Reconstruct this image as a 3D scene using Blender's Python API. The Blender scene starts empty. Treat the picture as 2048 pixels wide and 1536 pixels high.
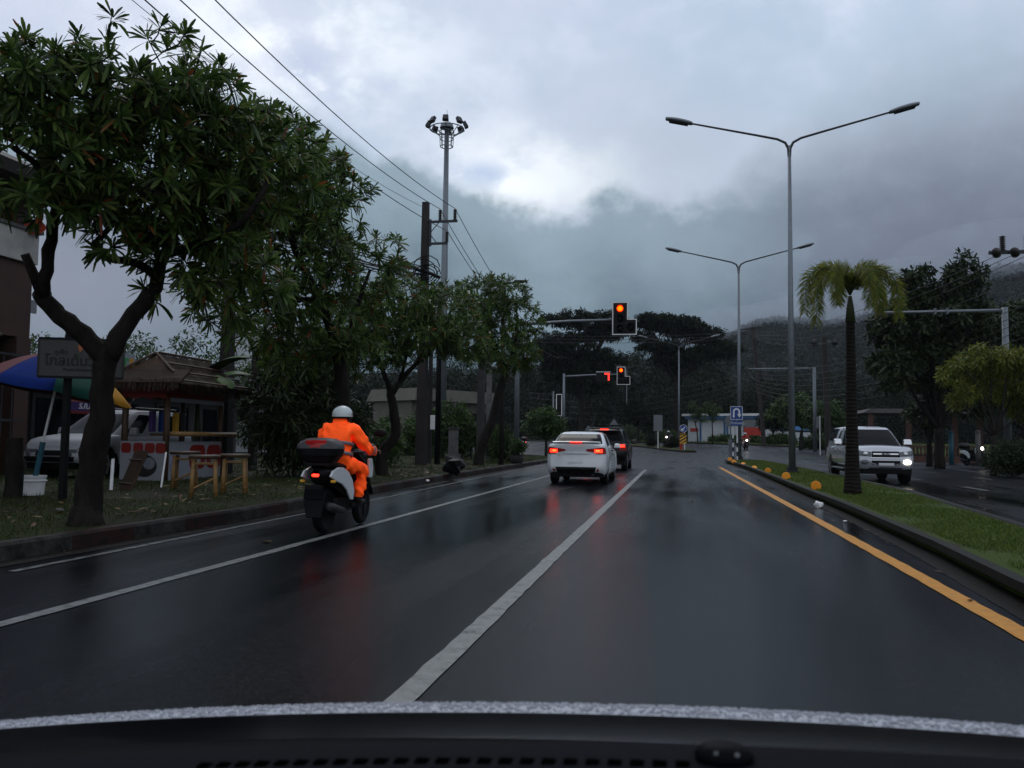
import bpy, bmesh, math, random
import numpy as np
from mathutils import Vector, Matrix, Euler, Quaternion
rnd = random.Random(11)
S = bpy.context.scene
COL = S.collection
R = math.radians

# ------------------------------------------------------------------ camera geometry (metres, road runs along +Y)
FPX, CAMH = 1716.0, 1.2
def _n(v):
    v = np.array(v, float); return v/np.linalg.norm(v)
_Y = _n((336/FPX, -116/FPX, 1)); _U = _n((0.0119, 1, 112/FPX)); _U = _n(_U-_Y*(_U@_Y))
_X = _n(np.cross(_Y, _U)); _X = _X if _X[0] > 0 else -_X
CM = np.array([_X, _Y, _U])
def ray(px, py): return Vector(CM@np.array([(px-1024)/FPX, (768-py)/FPX, 1.0]))
CAM0 = Vector((0, 0, CAMH))
def P(px, py, dep): return CAM0+ray(px, py)*dep
def G(px, py, z=0.0):
    d = ray(px, py); return CAM0+d*((z-CAMH)/d.z)
KN = [(-1e4, 0), (57, 0), (66, .12), (75, .3), (88, .58), (100, .84), (112, 1.02), (140, 1.1), (260, 1.1), (1e5, 1.1)]
def gz(y):
    for (a, za), (b, zb) in zip(KN, KN[1:]):
        if y <= b: return za+(zb-za)*(y-a)/(b-a)
    return KN[-1][1]
def D(px, dep, lift=0.0):                       # a spot on the ground seen at column px, dep metres ahead
    p = P(px, 880, dep); return Vector((p.x, p.y, gz(p.y)+lift))

# ------------------------------------------------------------------ mesh builder
class MB:
    def __init__(s): s.v = []; s.f = []; s.m = []
    def add(s, vs, fs, mi=0):
        o = len(s.v); s.v += [tuple(v) for v in vs]
        s.f += [tuple(i+o for i in f) for f in fs]; s.m += [mi]*len(fs)
    def box(s, c, d, rot=None, mi=0, taper=1.0):
        c = Vector(c); x, y, z = d[0]/2, d[1]/2, d[2]/2; t = taper
        vs = [Vector(p) for p in ((-x,-y,-z),(x,-y,-z),(x,y,-z),(-x,y,-z),(-x*t,-y*t,z),(x*t,-y*t,z),(x*t,y*t,z),(-x*t,y*t,z))]
        if rot is not None:
            q = Euler(rot).to_matrix() if not isinstance(rot, Matrix) else rot
            vs = [q@v for v in vs]
        s.add([v+c for v in vs], [(3,2,1,0),(4,5,6,7),(0,1,5,4),(1,2,6,5),(2,3,7,6),(3,0,4,7)], mi); return s
    def tube(s, pts, rad, n=8, cap=True, mi=0):
        pts = [Vector(p) for p in pts]
        if not hasattr(rad, '__len__'): rad = [rad]*len(pts)
        rings = []; up = None
        for i, p in enumerate(pts):
            a = pts[max(i-1, 0)]; b = pts[min(i+1, len(pts)-1)]; t = (b-a)
            if t.length < 1e-9: t = Vector((0, 0, 1))
            t.normalize()
            if up is None: up = Vector((0, 0, 1)) if abs(t.z) < .9 else Vector((1, 0, 0))
            u = up-t*up.dot(t)
            if u.length < 1e-6: u = t.orthogonal()
            u.normalize(); up = u; w = t.cross(u)
            rings.append([p+(u*math.cos(2*math.pi*k/n)+w*math.sin(2*math.pi*k/n))*rad[i] for k in range(n)])
        vs = [v for r in rings for v in r]; fs = []
        for i in range(len(rings)-1):
            for k in range(n):
                k2 = (k+1) % n; fs.append((i*n+k, i*n+k2, (i+1)*n+k2, (i+1)*n+k))
        if cap: fs += [tuple(range(n-1, -1, -1)), tuple((len(rings)-1)*n+k for k in range(n))]
        s.add(vs, fs, mi); return s
    def lathe(s, prof, n=16, c=(0,0,0), rot=None, mi=0, sx=1, sy=1):
        vs = []; fs = []; c = Vector(c); q = Euler(rot).to_matrix() if rot is not None else Matrix.Identity(3)
        for r, z in prof:
            for k in range(n):
                a = 2*math.pi*k/n; vs.append(c+q@Vector((r*math.cos(a)*sx, r*math.sin(a)*sy, z)))
        for i in range(len(prof)-1):
            for k in range(n):
                k2 = (k+1) % n; fs.append((i*n+k, i*n+k2, (i+1)*n+k2, (i+1)*n+k))
        fs += [tuple(range(n-1, -1, -1)), tuple((len(prof)-1)*n+k for k in range(n))]
        s.add(vs, fs, mi); return s
    def grid(s, rows, mi=0, closed=False):
        m = len(rows[0]); vs = [v for r in rows for v in r]; fs = []
        for i in range(len(rows)-1):
            for k in range(m if closed else m-1):
                k2 = (k+1) % m; fs.append((i*m+k, i*m+k2, (i+1)*m+k2, (i+1)*m+k))
        s.add(vs, fs, mi); return s
    def prism(s, poly, h0, h1, ax='y', mi=0):        # 2D outline given real depth
        def m3(a, b, h): return {'y': (a, h, b), 'x': (h, a, b), 'z': (a, b, h)}[ax]
        n = len(poly); vs = [m3(a, b, h0) for a, b in poly]+[m3(a, b, h1) for a, b in poly]
        fs = [tuple(range(n)), tuple(range(2*n-1, n-1, -1))]+[(i, n+i, n+(i+1) % n, (i+1) % n) for i in range(n)]
        s.add(vs, fs, mi); return s
    def build(s, name, mat, parent=None, smooth=False, bevel=0, loc=None, subsurf=0, auto=True):
        me = bpy.data.meshes.new(name); me.from_pydata(s.v, [], s.f)
        for m in (mat if isinstance(mat, (list, tuple)) else [mat]): me.materials.append(m)
        if any(s.m): me.polygons.foreach_set('material_index', s.m)
        bm = bmesh.new(); bm.from_mesh(me); bmesh.ops.recalc_face_normals(bm, faces=bm.faces[:]); bm.to_mesh(me); bm.free()
        if smooth: me.polygons.foreach_set('use_smooth', [True]*len(me.polygons))
        o = bpy.data.objects.new(name, me); COL.objects.link(o)
        if parent is not None: o.parent = parent
        if loc is not None: o.location = loc
        if bevel:
            b = o.modifiers.new('bevel', 'BEVEL'); b.width = bevel; b.segments = 2; b.limit_method = 'ANGLE'; b.angle_limit = R(35)
        if subsurf:
            b = o.modifiers.new('sub', 'SUBSURF'); b.levels = b.render_levels = subsurf
        return o

def tag(o, label=None, cat=None, group=None, kind=None):
    if label: o['label'] = label
    if cat: o['category'] = cat
    if group: o['group'] = group
    if kind: o['kind'] = kind
    return o
def thing(name, label, cat, loc=(0,0,0), rz=0, group=None):
    o = bpy.data.objects.new(name, None); COL.objects.link(o); o.empty_display_size = .2
    o.location = loc; o.rotation_euler = (0, 0, rz); return tag(o, label, cat, group)
def copy_tree(o, loc, rz, label, scale=None):
    c = o.copy(); COL.objects.link(c); c.location = loc; c.rotation_euler = (0, 0, rz); c['label'] = label
    if scale: c.scale = scale
    for ch in [k for k in bpy.data.objects if k.parent == o]:
        d = ch.copy(); COL.objects.link(d); d.parent = c
        for g in [k for k in bpy.data.objects if k.parent == ch]:
            e = g.copy(); COL.objects.link(e); e.parent = d
    return c

def fast_mesh(name, V, F, mat, parent=None, smooth=False, midx=None):
    # V (n,3) array, F (m,k) array of equal-sized faces
    V = np.asarray(V, np.float32); F = np.asarray(F, np.int32); k = F.shape[1]
    me = bpy.data.meshes.new(name); me.vertices.add(len(V)); me.vertices.foreach_set('co', V.ravel())
    me.loops.add(F.size); me.loops.foreach_set('vertex_index', F.ravel())
    me.polygons.add(len(F)); me.polygons.foreach_set('loop_start', np.arange(len(F), dtype=np.int32)*k)
    try: me.polygons.foreach_set('loop_total', np.full(len(F), k, np.int32))
    except Exception: pass
    for m in (mat if isinstance(mat, (list, tuple)) else [mat]): me.materials.append(m)
    if midx is not None: me.polygons.foreach_set('material_index', np.asarray(midx, np.int32))
    if smooth: me.polygons.foreach_set('use_smooth', np.ones(len(F), bool))
    me.update(calc_edges=True); me.validate()
    o = bpy.data.objects.new(name, me); COL.objects.link(o)
    if parent is not None: o.parent = parent
    return o

def text_mesh(name, body, size, mat, parent, mtx, depth=.002, align='CENTER', xscale=1.0, shear=0, space=1.0, bold=0.0):
    cu = bpy.data.curves.new(name, 'FONT'); cu.body = body; cu.size = size; cu.extrude = depth; cu.align_x = align; cu.align_y = 'CENTER'
    cu.shear = shear; cu.space_character = space; cu.offset = bold; cu.resolution_u = 4
    t = bpy.data.objects.new(name, cu); COL.objects.link(t)
    dg = bpy.context.evaluated_depsgraph_get(); me = bpy.data.meshes.new_from_object(t.evaluated_get(dg))
    bpy.data.objects.remove(t); me.name = name
    me.transform(mtx@Matrix.Diagonal((xscale, 1, 1, 1))); me.materials.clear(); me.materials.append(mat)
    o = bpy.data.objects.new(name, me); COL.objects.link(o); o.parent = parent
    return o
# text standing up and facing -Y / +X / +Y
def face_mtx(loc, rz=0.0): return Matrix.Translation(loc)@Matrix.Rotation(rz, 4, 'Z')@Matrix.Rotation(R(90), 4, 'X')

# ------------------------------------------------------------------ materials
def nmat(name):
    m = bpy.data.materials.new(name); m.use_nodes = True; nt = m.node_tree; nt.nodes.clear()
    out = nt.nodes.new('ShaderNodeOutputMaterial'); b = nt.nodes.new('ShaderNodeBsdfPrincipled'); nt.links.new(b.outputs[0], out.inputs[0])
    return m, nt, b, out
def N(nt, t, **kw):
    n = nt.nodes.new(t)
    for k, v in kw.items():
        if k.startswith('i_'):
            key = k[2:]; key = int(key) if key.isdigit() else key
            n.inputs[key].default_value = v
        else: setattr(n, k, v)
    return n
def ramp(nt, fac, stops, interp='LINEAR'):
    r = nt.nodes.new('ShaderNodeValToRGB'); r.color_ramp.interpolation = interp
    e = r.color_ramp.elements
    while len(e) < len(stops): e.new(.5)
    for el, (p, c) in zip(e, stops):
        el.position = p; el.color = (*c, 1) if len(c) == 3 else c
    nt.links.new(fac, r.inputs[0]); return r.outputs[0]
def noise(nt, scale, detail=4, rough=.55, coord='Object', scl=(1,1,1)):
    tc = N(nt, 'ShaderNodeTexCoord'); mp = N(nt, 'ShaderNodeMapping'); mp.inputs['Scale'].default_value = scl
    nt.links.new(tc.outputs[coord], mp.inputs[0])
    n = N(nt, 'ShaderNodeTexNoise'); n.inputs['Scale'].default_value = scale; n.inputs['Detail'].default_value = detail; n.inputs['Roughness'].default_value = rough
    nt.links.new(mp.outputs[0], n.inputs[0]); return n.outputs[0]
def add_bump(nt, b, h, strength=.3, dist=.02):
    bp = N(nt, 'ShaderNodeBump'); bp.inputs['Strength'].default_value = strength; bp.inputs['Distance'].default_value = dist
    nt.links.new(h, bp.inputs['Height']); nt.links.new(bp.outputs[0], b.inputs['Normal'])
def mix(c, k): return tuple(min(1, a*k) for a in c)
def mat(name, col, rough=.5, metal=0, var=.25, scale=6, bump=0, bscale=60, scl=(1,1,1), coat=0, spec=.3, col2=None):
    m, nt, b, _ = nmat(name)
    nz = noise(nt, scale, scl=scl); c2 = col2 or mix(col, 1+var)
    nt.links.new(ramp(nt, nz, [(.3, mix(col, 1-var)), (.7, c2)]), b.inputs['Base Color'])
    rr = N(nt, 'ShaderNodeMapRange'); rr.inputs['To Min'].default_value = max(0, rough*.75); rr.inputs['To Max'].default_value = min(1, rough*1.25)
    nt.links.new(nz, rr.inputs['Value']); nt.links.new(rr.outputs[0], b.inputs['Roughness'])
    b.inputs['Metallic'].default_value = metal; b.inputs['Coat Weight'].default_value = coat; b.inputs['Coat Roughness'].default_value = .06
    b.inputs['Specular IOR Level'].default_value = spec
    if bump: add_bump(nt, b, noise(nt, bscale, scl=scl), bump)
    return m
def emis(name, col, strength):
    m, nt, b, _ = nmat(name); b.inputs['Base Color'].default_value = (*mix(col, .5), 1); b.inputs['Roughness'].default_value = .2
    b.inputs['Emission Color'].default_value = (*col, 1); b.inputs['Emission Strength'].default_value = strength; return m
def leafmat(name, stops, trans=.25, rough=.5):
    m, nt, b, out = nmat(name)
    g = N(nt, 'ShaderNodeNewGeometry'); c = ramp(nt, g.outputs['Random Per Island'], stops)
    nt.links.new(c, b.inputs['Base Color']); b.inputs['Roughness'].default_value = max(rough, .42); b.inputs['Specular IOR Level'].default_value = .2
    t = N(nt, 'ShaderNodeBsdfTranslucent'); nt.links.new(c, t.inputs[0])
    x = N(nt, 'ShaderNodeMixShader'); x.inputs[0].default_value = trans
    nt.links.new(b.outputs[0], x.inputs[1]); nt.links.new(t.outputs[0], x.inputs[2]); nt.links.new(x.outputs[0], out.inputs[0])
    return m
def barkmat(name, c1, c2, scale=9):
    m, nt, b, _ = nmat(name); nz = noise(nt, scale, 6, .65, scl=(1,1,.35))
    nt.links.new(ramp(nt, nz, [(.3, c1), (.7, c2)]), b.inputs['Base Color']); b.inputs['Roughness'].default_value = .75; b.inputs['Specular IOR Level'].default_value = .12
    add_bump(nt, b, noise(nt, scale*4, 5, .7, scl=(1,1,.4)), .9, .04); return m

M = {}
M['steel'] = mat('galvanised_steel', (.15,.17,.19), .45, .5, .15, 8)
M['steel_dark'] = mat('weathered_steel', (.035,.038,.042), .5, .3, .3, 8, spec=.25)
M['black'] = mat('black_plastic', (.006,.006,.007), .45, 0, .3, spec=.12)
M['tyre'] = mat('tyre_rubber', (.006,.006,.0065), .65, 0, .3, 30, spec=.1)
M['white_paint'] = mat('white_car_paint', (.60,.64,.665), .22, 0, .03, 3, coat=.8)
M['silver_paint'] = mat('silver_car_paint', (.43,.455,.50), .25, .35, .04, 3, coat=.8)
M['black_paint'] = mat('black_car_paint', (.006,.0065,.008), .25, 0, .1, 3, coat=.15, spec=.2)
M['glass_dark'] = mat('tinted_glass', (.005,.006,.008), .06, 0, .1, 2, spec=.04)
M['chrome'] = mat('chrome', (.6,.62,.64), .12, 1, .05)
M['alloy'] = mat('alloy_wheel', (.35,.36,.38), .3, .8, .1)
M['white'] = mat('white_enamel', (.7,.71,.72), .45, 0, .08, 5)
M['concrete'] = mat('wet_concrete', (.09,.09,.088), .55, 0, .35, 4, .3, 50, spec=.2)
M['conc_dark'] = mat('dark_concrete', (.03,.03,.03), .6, 0, .4, 3, .3, 40, spec=.15)
M['plate'] = mat('blank_plate', (.55,.57,.6), .4, 0, .05)
M['lamp_clear'] = mat('clear_lamp', (.10,.11,.12), .12, .3, .6, 25)
M['red_lens'] = mat('red_lens', (.28,.012,.012), .12, 0, .1)
M['brake'] = emis('brake_light_on', (1,.022,.009), 5)
M['brake_amber'] = emis('brake_light_hot', (1,.06,.01), 9)
M['led_red'] = emis('led_red', (1,.03,.018), 2.2)
M['glow_red'] = emis('signal_rim_red', (1,.03,.01), .55)
M['sig_red'] = emis('signal_lamp_red', (1,.036,.0), 11)
M['head_on'] = emis('headlight_on', (1,.9,.72), 9)
# ------------------------------------------------------------------ camera, world, sun
cd = bpy.data.cameras.new('camera'); cam = bpy.data.objects.new('camera', cd); COL.objects.link(cam)
cd.sensor_width = 36; cd.lens = FPX/2048*36; cd.clip_start = .02; cd.clip_end = 6000
mw = Matrix(((CM[0][0], CM[0][1], -CM[0][2], 0), (CM[1][0], CM[1][1], -CM[1][2], 0), (CM[2][0], CM[2][1], -CM[2][2], CAMH), (0,0,0,1)))
cam.matrix_world = mw; S.camera = cam
cd.dof.use_dof = True; cd.dof.focus_distance = 18; cd.dof.aperture_fstop = 9
S.view_settings.view_transform = 'Standard'; S.view_settings.look = 'None'; S.view_settings.gamma = 1; S.view_settings.exposure = 0
S.cycles.use_denoising = True
S.cycles.max_bounces = 6; S.cycles.diffuse_bounces = 3; S.cycles.glossy_bounces = 3; S.cycles.transmission_bounces = 3; S.cycles.transparent_max_bounces = 4
S.cycles.volume_bounces = 0; S.cycles.sample_clamp_indirect = 4; S.cycles.caustics_reflective = False; S.cycles.caustics_refractive = False

W = bpy.data.worlds.new('World'); S.world = W; W.use_nodes = True
wt = W.node_tree; wt.nodes.clear(); L = wt.links.new
def wm(op, a, b=None, c=None, clamp=False):
    n = wt.nodes.new('ShaderNodeMath'); n.operation = op; n.use_clamp = clamp
    for i, v in enumerate((a, b, c)):
        if v is None: continue
        if isinstance(v, (int, float)): n.inputs[i].default_value = v
        else: L(v, n.inputs[i])
    return n.outputs[0]
def wmix(f, a, b):
    n = wt.nodes.new('ShaderNodeMix'); n.data_type = 'RGBA'; n.clamp_factor = True
    if isinstance(f, (int, float)): n.inputs[0].default_value = f
    else: L(f, n.inputs[0])
    for i, v in ((6, a), (7, b)):
        if isinstance(v, tuple): n.inputs[i].default_value = (*v, 1)
        else: L(v, n.inputs[i])
    return n.outputs[2]
def wsmooth(v, lo, hi):
    n = wt.nodes.new('ShaderNodeMapRange'); n.interpolation_type = 'SMOOTHSTEP'; L(v, n.inputs[0]) if not isinstance(v, float) else None
    for i, x in ((1, lo), (2, hi)):
        if isinstance(x, (int, float)): n.inputs[i].default_value = x
        else: L(x, n.inputs[i])
    return n.outputs[0]
tc = wt.nodes.new('ShaderNodeTexCoord'); sp = wt.nodes.new('ShaderNodeSeparateXYZ'); L(tc.outputs['Generated'], sp.inputs[0])
az = wm('ARCTAN2', sp.outputs[0], sp.outputs[1]); el = wm('ARCSINE', sp.outputs[2])
def wnoise(scale, det, rough=.55, scl=(1,1,1), off=(0,0,0), dist=0):
    mp = wt.nodes.new('ShaderNodeMapping'); mp.inputs['Scale'].default_value = scl; mp.inputs['Location'].default_value = off; L(tc.outputs['Generated'], mp.inputs[0])
    n = wt.nodes.new('ShaderNodeTexNoise'); n.inputs['Scale'].default_value = scale; n.inputs['Detail'].default_value = det; n.inputs['Roughness'].default_value = rough; n.inputs['Distortion'].default_value = dist
    L(mp.outputs[0], n.inputs[0]); return n.outputs[0]
def azel(px, py):
    d = ray(px, py).normalized(); return math.atan2(d.x, d.y), math.asin(d.z)
def spot(px, py, rx, ry):
    a, e = azel(px, py); rx /= FPX; ry /= FPX
    u = wm('DIVIDE', wm('SUBTRACT', az, a), rx); v = wm('DIVIDE', wm('SUBTRACT', el, e), ry)
    return wm('EXPONENT', wm('MULTIPLY', wm('ADD', wm('MULTIPLY', u, u), wm('MULTIPLY', v, v)), -1))
n_big = wnoise(3.2, 5, .55, (1,1,1.6)); n_mid = wnoise(8, 7, .58, (1,1,1.4), (3,1,0), .12); n_fine = wnoise(22, 6, .58, (1,1,1.2), (0,5,2), .1)
# upper edge of the low dark cloud bank, elevation against azimuth
curve_px = [(-900,330),(0,180),(400,190),(600,225),(690,265),(760,305),(860,335),(930,385),(1010,418),(1130,440),(1230,405),(1330,420),(1430,400),(1560,330),(1750,240),(2048,150),(2500,60)]
fc = wt.nodes.new('ShaderNodeFloatCurve'); cv = fc.mapping.curves[0]
pts = sorted([((azel(a, b)[0]+1.2)/2.4, azel(a, b)[1]/.8) for a, b in curve_px]); pts = [(0, .32)]+[p for p in pts if 0 < p[0] < 1]+[(1, .5)]
cv.points[0].location = pts[0]; cv.points[1].location = pts[-1]
for p in pts[1:-1]: cv.points.new(*p)
for p in cv.points: p.handle_type = 'AUTO'
fc.mapping.update()
L(wm('DIVIDE', wm('ADD', az, 1.2), 2.4), fc.inputs[1]); bank_top = wm('MULTIPLY', fc.outputs[0], .8)
wob = wm('ADD', wm('MULTIPLY', wm('SUBTRACT', n_mid, .5), .10), wm('MULTIPLY', wm('SUBTRACT', n_fine, .5), .05))
below = wm('SUBTRACT', wm('ADD', bank_top, wob), el)                      # >0 inside the bank
soft_r = wsmooth(az, -.02, .3); width = wm('ADD', wm('MULTIPLY', soft_r, .11), .017)
bank = wsmooth(below, wm('MULTIPLY', width, -1), width)
# upper deck
hi = wmix(wsmooth(n_big, .35, .68), (.51,.63,.78), (.66,.71,.88))
hi = wmix(wsmooth(n_mid, .42, .75), hi, (.71,.78,.95))
bright = wm('MAXIMUM', wm('MAXIMUM', wm('MULTIPLY', spot(1070, 350, 220, 90), .85), wm('MULTIPLY', spot(560, 80, 300, 130), .7)), wm('MULTIPLY', spot(40, 470, 160, 160), .5))
bright = wm('MULTIPLY', bright, wm('ADD', wsmooth(n_mid, .34, .6), .3))
hi = wmix(bright, hi, (1.12,1.17,1.22))
hi = wmix(wm('MULTIPLY', spot(1360, 330, 280, 170), .6), hi, (.40,.50,.61))
# gaps that show the sky itself
sky = wt.nodes.new('ShaderNodeTexSky'); sky.sky_type = 'NISHITA'; sky.sun_disc = False; sky.sun_elevation = R(48); sky.sun_rotation = R(-20)
gap = wm('MAXIMUM', wm('MAXIMUM', spot(615, 125, 75, 55), spot(965, 350, 75, 30)), wm('MULTIPLY', spot(700, 185, 120, 40), .8))
gap = wm('MULTIPLY', gap, wsmooth(n_fine, .36, .56))
low_a, low_b = (.30,.40,.48), (.10,.155,.195)
depth = wm('ADD', wsmooth(below, 0.0, .2), wm('MULTIPLY', wm('SUBTRACT', n_mid, .5), .5), clamp=True)
dark = wmix(depth, low_a, low_b)
dark = wmix(wm('MULTIPLY', spot(1950, 420, 420, 330), .8), dark, (.17,.18,.26))
dark = wmix(wm('MULTIPLY', spot(100, 560, 420, 170), .8), dark, (.30,.325,.41))
dark = wmix(wm('MULTIPLY', wsmooth(n_fine, .5, .75), .25), dark, low_a)
cloud = wmix(bank, hi, dark)
cloud10 = wt.nodes.new('ShaderNodeVectorMath'); cloud10.operation = 'SCALE'; cloud10.inputs['Scale'].default_value = 10; L(cloud, cloud10.inputs[0])
skyc = wmix(wm('MULTIPLY', gap, wm('SUBTRACT', 1, bank)), cloud10.outputs[0], sky.outputs[0])
# behind and overhead the deck is a plain bright grey
back = wsmooth(sp.outputs[1], .25, -.35); over = wsmooth(el, .62, .95)
skyc = wmix(wm('MAXIMUM', back, over), skyc, (7.0, 7.5, 8.5))
bg = wt.nodes.new('ShaderNodeBackground'); bg.inputs[1].default_value = .1; L(skyc, bg.inputs[0])
wo = wt.nodes.new('ShaderNodeOutputWorld'); L(bg.outputs[0], wo.inputs[0])
sd = bpy.data.lights.new('sun', 'SUN'); sd.energy = .55; sd.angle = R(25); sd.color = (1, .97, .93)
sun = bpy.data.objects.new('sun', sd); COL.objects.link(sun)
sdir = Vector((math.sin(R(-20))*math.cos(R(48)), math.cos(R(-20))*math.cos(R(48)), math.sin(R(48))))
sun.rotation_euler = sdir.to_track_quat('Z', 'Y').to_euler(); sun.location = (0, 0, 60)

# ------------------------------------------------------------------ ground, road, kerbs, markings
YC = [k[0] for k in KN[1:-1]]
def sheet(name, poly, lift, m, depth=0, kind='structure', mats=None):
    bm = bmesh.new(); vs = [bm.verts.new((x, y, 0)) for x, y in poly]; bm.faces.new(vs)
    for y in YC:
        bmesh.ops.bisect_plane(bm, geom=bm.verts[:]+bm.edges[:]+bm.faces[:], plane_co=(0, y, 0), plane_no=(0, 1, 0))
    bmesh.ops.triangulate(bm, faces=bm.faces[:])
    if depth:
        ret = bmesh.ops.extrude_face_region(bm, geom=bm.faces[:]); top = [v for v in ret['geom'] if isinstance(v, bmesh.types.BMVert)]
        tops = set(top)
        for v in bm.verts: v.co.z = gz(v.co.y)+(lift if v in tops else lift-depth)
    else:
        for v in bm.verts: v.co.z = gz(v.co.y)+lift
    bmesh.ops.recalc_face_normals(bm, faces=bm.faces[:])
    me = bpy.data.meshes.new(name); bm.to_mesh(me); bm.free(); me.materials.append(m)
    if not depth and len(me.polygons) and me.polygons[0].normal.z < 0: me.flip_normals()
    o = bpy.data.objects.new(name, me); COL.objects.link(o)
    if kind: o['kind'] = kind
    return o

# wet asphalt
m, nt, b, _ = nmat('wet_asphalt'); M['road'] = m
fine = noise(nt, 90, 6, .7, 'Object'); big = noise(nt, .35, 4, .55, 'Object', (1, .3, 1)); trk = noise(nt, 1.1, 3, .5, 'Object', (1, .04, 1)); grit = noise(nt, 380, 2, .5, 'Object')
vo = N(nt, 'ShaderNodeTexVoronoi'); vo.inputs['Scale'].default_value = 70; tcv = N(nt, 'ShaderNodeTexCoord'); nt.links.new(tcv.outputs['Object'], vo.inputs[0]); sepv = N(nt, 'ShaderNodeSeparateColor'); nt.links.new(vo.outputs['Color'], sepv.inputs[0])
st = N(nt, 'ShaderNodeMath', operation='ADD'); nt.links.new(fine, st.inputs[0]); sm_ = N(nt, 'ShaderNodeMath', operation='MULTIPLY_ADD'); nt.links.new(sepv.outputs[0], sm_.inputs[0]); sm_.inputs[1].default_value = .34; sm_.inputs[2].default_value = -.17; nt.links.new(sm_.outputs[0], st.inputs[1])
a = ramp(nt, st.outputs[0], [(.34, (.0010,.0013,.0020)), (.58, (.0034,.0042,.0064)), (.82, (.024,.027,.034))])
mx = N(nt, 'ShaderNodeMix', data_type='RGBA', blend_type='MULTIPLY'); mx.inputs[0].default_value = .75
nt.links.new(a, mx.inputs[6]); nt.links.new(ramp(nt, big, [(.3, (.5,.5,.52)), (.7, (1.25,1.25,1.25))]), mx.inputs[7]); nt.links.new(mx.outputs[2], b.inputs['Base Color'])
ad = N(nt, 'ShaderNodeMath', operation='ADD'); nt.links.new(big, ad.inputs[0]); nt.links.new(trk, ad.inputs[1])
rr = N(nt, 'ShaderNodeMapRange'); nt.links.new(ad.outputs[0], rr.inputs[0])
for i, v in ((1, .80), (2, 1.20), (3, .07), (4, .33)): rr.inputs[i].default_value = v
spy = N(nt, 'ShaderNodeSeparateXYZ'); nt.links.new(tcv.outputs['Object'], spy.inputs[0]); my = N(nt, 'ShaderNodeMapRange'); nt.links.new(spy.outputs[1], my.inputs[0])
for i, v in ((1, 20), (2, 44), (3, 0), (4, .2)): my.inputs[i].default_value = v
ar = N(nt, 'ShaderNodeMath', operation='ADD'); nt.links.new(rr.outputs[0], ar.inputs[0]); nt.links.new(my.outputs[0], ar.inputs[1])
mg = N(nt, 'ShaderNodeMix', data_type='RGBA', blend_type='ADD'); nt.links.new(my.outputs[0], mg.inputs[0]); nt.links.new(mx.outputs[2], mg.inputs[6]); mg.inputs[7].default_value = (.06,.068,.082,1); nt.links.new(mg.outputs[2], b.inputs['Base Color'])  # base colour lightened along Y, standing in for sky reflected off the far road
nt.links.new(ar.outputs[0], b.inputs['Roughness']); b.inputs['Specular IOR Level'].default_value = .075
hb = N(nt, 'ShaderNodeMath', operation='ADD'); nt.links.new(fine, hb.inputs[0]); nt.links.new(grit, hb.inputs[1])
add_bump(nt, b, hb.outputs[0], .085, .012)

def groundmat(name, g1, g2, d1, d2, lo, hi, sc=.8):
    m, nt, b, _ = nmat(name)
    n1 = noise(nt, 40, 6, .7); n2 = noise(nt, sc, 5, .6)
    g = ramp(nt, n1, [(.3, g1), (.7, g2)]); d = ramp(nt, n1, [(.3, d1), (.7, d2)])
    f = N(nt, 'ShaderNodeMapRange'); f.inputs[1].default_value = lo; f.inputs[2].default_value = hi; nt.links.new(n2, f.inputs[0])
    x = N(nt, 'ShaderNodeMix', data_type='RGBA'); nt.links.new(f.outputs[0], x.inputs[0]); nt.links.new(d, x.inputs[6]); nt.links.new(g, x.inputs[7]); nt.links.new(x.outputs[2], b.inputs['Base Color'])
    b.inputs['Roughness'].default_value = .8; b.inputs['Specular IOR Level'].default_value = .1; add_bump(nt, b, n1, .6, .04); return m
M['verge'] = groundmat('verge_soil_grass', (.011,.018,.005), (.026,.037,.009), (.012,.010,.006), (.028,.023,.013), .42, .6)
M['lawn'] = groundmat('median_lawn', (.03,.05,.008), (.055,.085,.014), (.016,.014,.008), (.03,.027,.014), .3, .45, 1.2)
M['wild'] = groundmat('rough_field', (.02,.038,.006), (.045,.07,.012), (.022,.022,.009), (.04,.04,.013), .35, .5, .2)

sheet('ground', [(-1150,-240),(1150,-240),(1150,780),(-1150,780)], -.06, M['wild'])
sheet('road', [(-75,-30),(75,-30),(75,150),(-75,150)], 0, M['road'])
LK = [(-6.5,-25),(-6.42,2),(-6.25,8),(-6.15,11.5),(-6.4,16),(-6.62,20),(-6.85,30),(-7.0,44),(-7.15,50),(-7.8,55),(-10,59),(-15,62),(-24,65),(-70,72)]
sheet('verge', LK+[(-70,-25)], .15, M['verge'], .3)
MK = [(2.45,-25),(2.55,4),(2.66,7.4),(2.80,10),(2.92,16),(2.92,20),(2.99,28),(3.04,39),(2.92,46),(2.72,51),(2.72,52.6),(3.0,54.2),(3.6,55),(4.3,54.6),(4.75,53)]
MR = [(5.05,48),(5.15,36),(5.0,20.5),(4.7,17),(4.32,12),(4.1,8),(4.0,4),(3.9,-25)]
sheet('median', MK+MR, .15, M['lawn'], .3)
RK = [(13.25,-25),(13.25,27),(13.7,34),(14.8,41),(16.6,52),(18.2,62),(19.2,70),(18.8,78),(16.5,87),(13,94.5),(7.5,104),(-4,116),(-30,128),(-75,138)]
sheet('far_verge', RK+[(-75,230),(300,230),(300,-25)], .15, M['wild'], .3)
IS = [(1.15,75.2),(1.35,76),(.9,79),(-1.5,88),(-6,101),(-14,115),(-19,121),(-20.5,118),(-15.5,111),(-8.5,99),(-3.6,88),(-1.1,79),(.3,75.6)]
sheet('traffic_island', IS, .15, M['wild'], .3)

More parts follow.
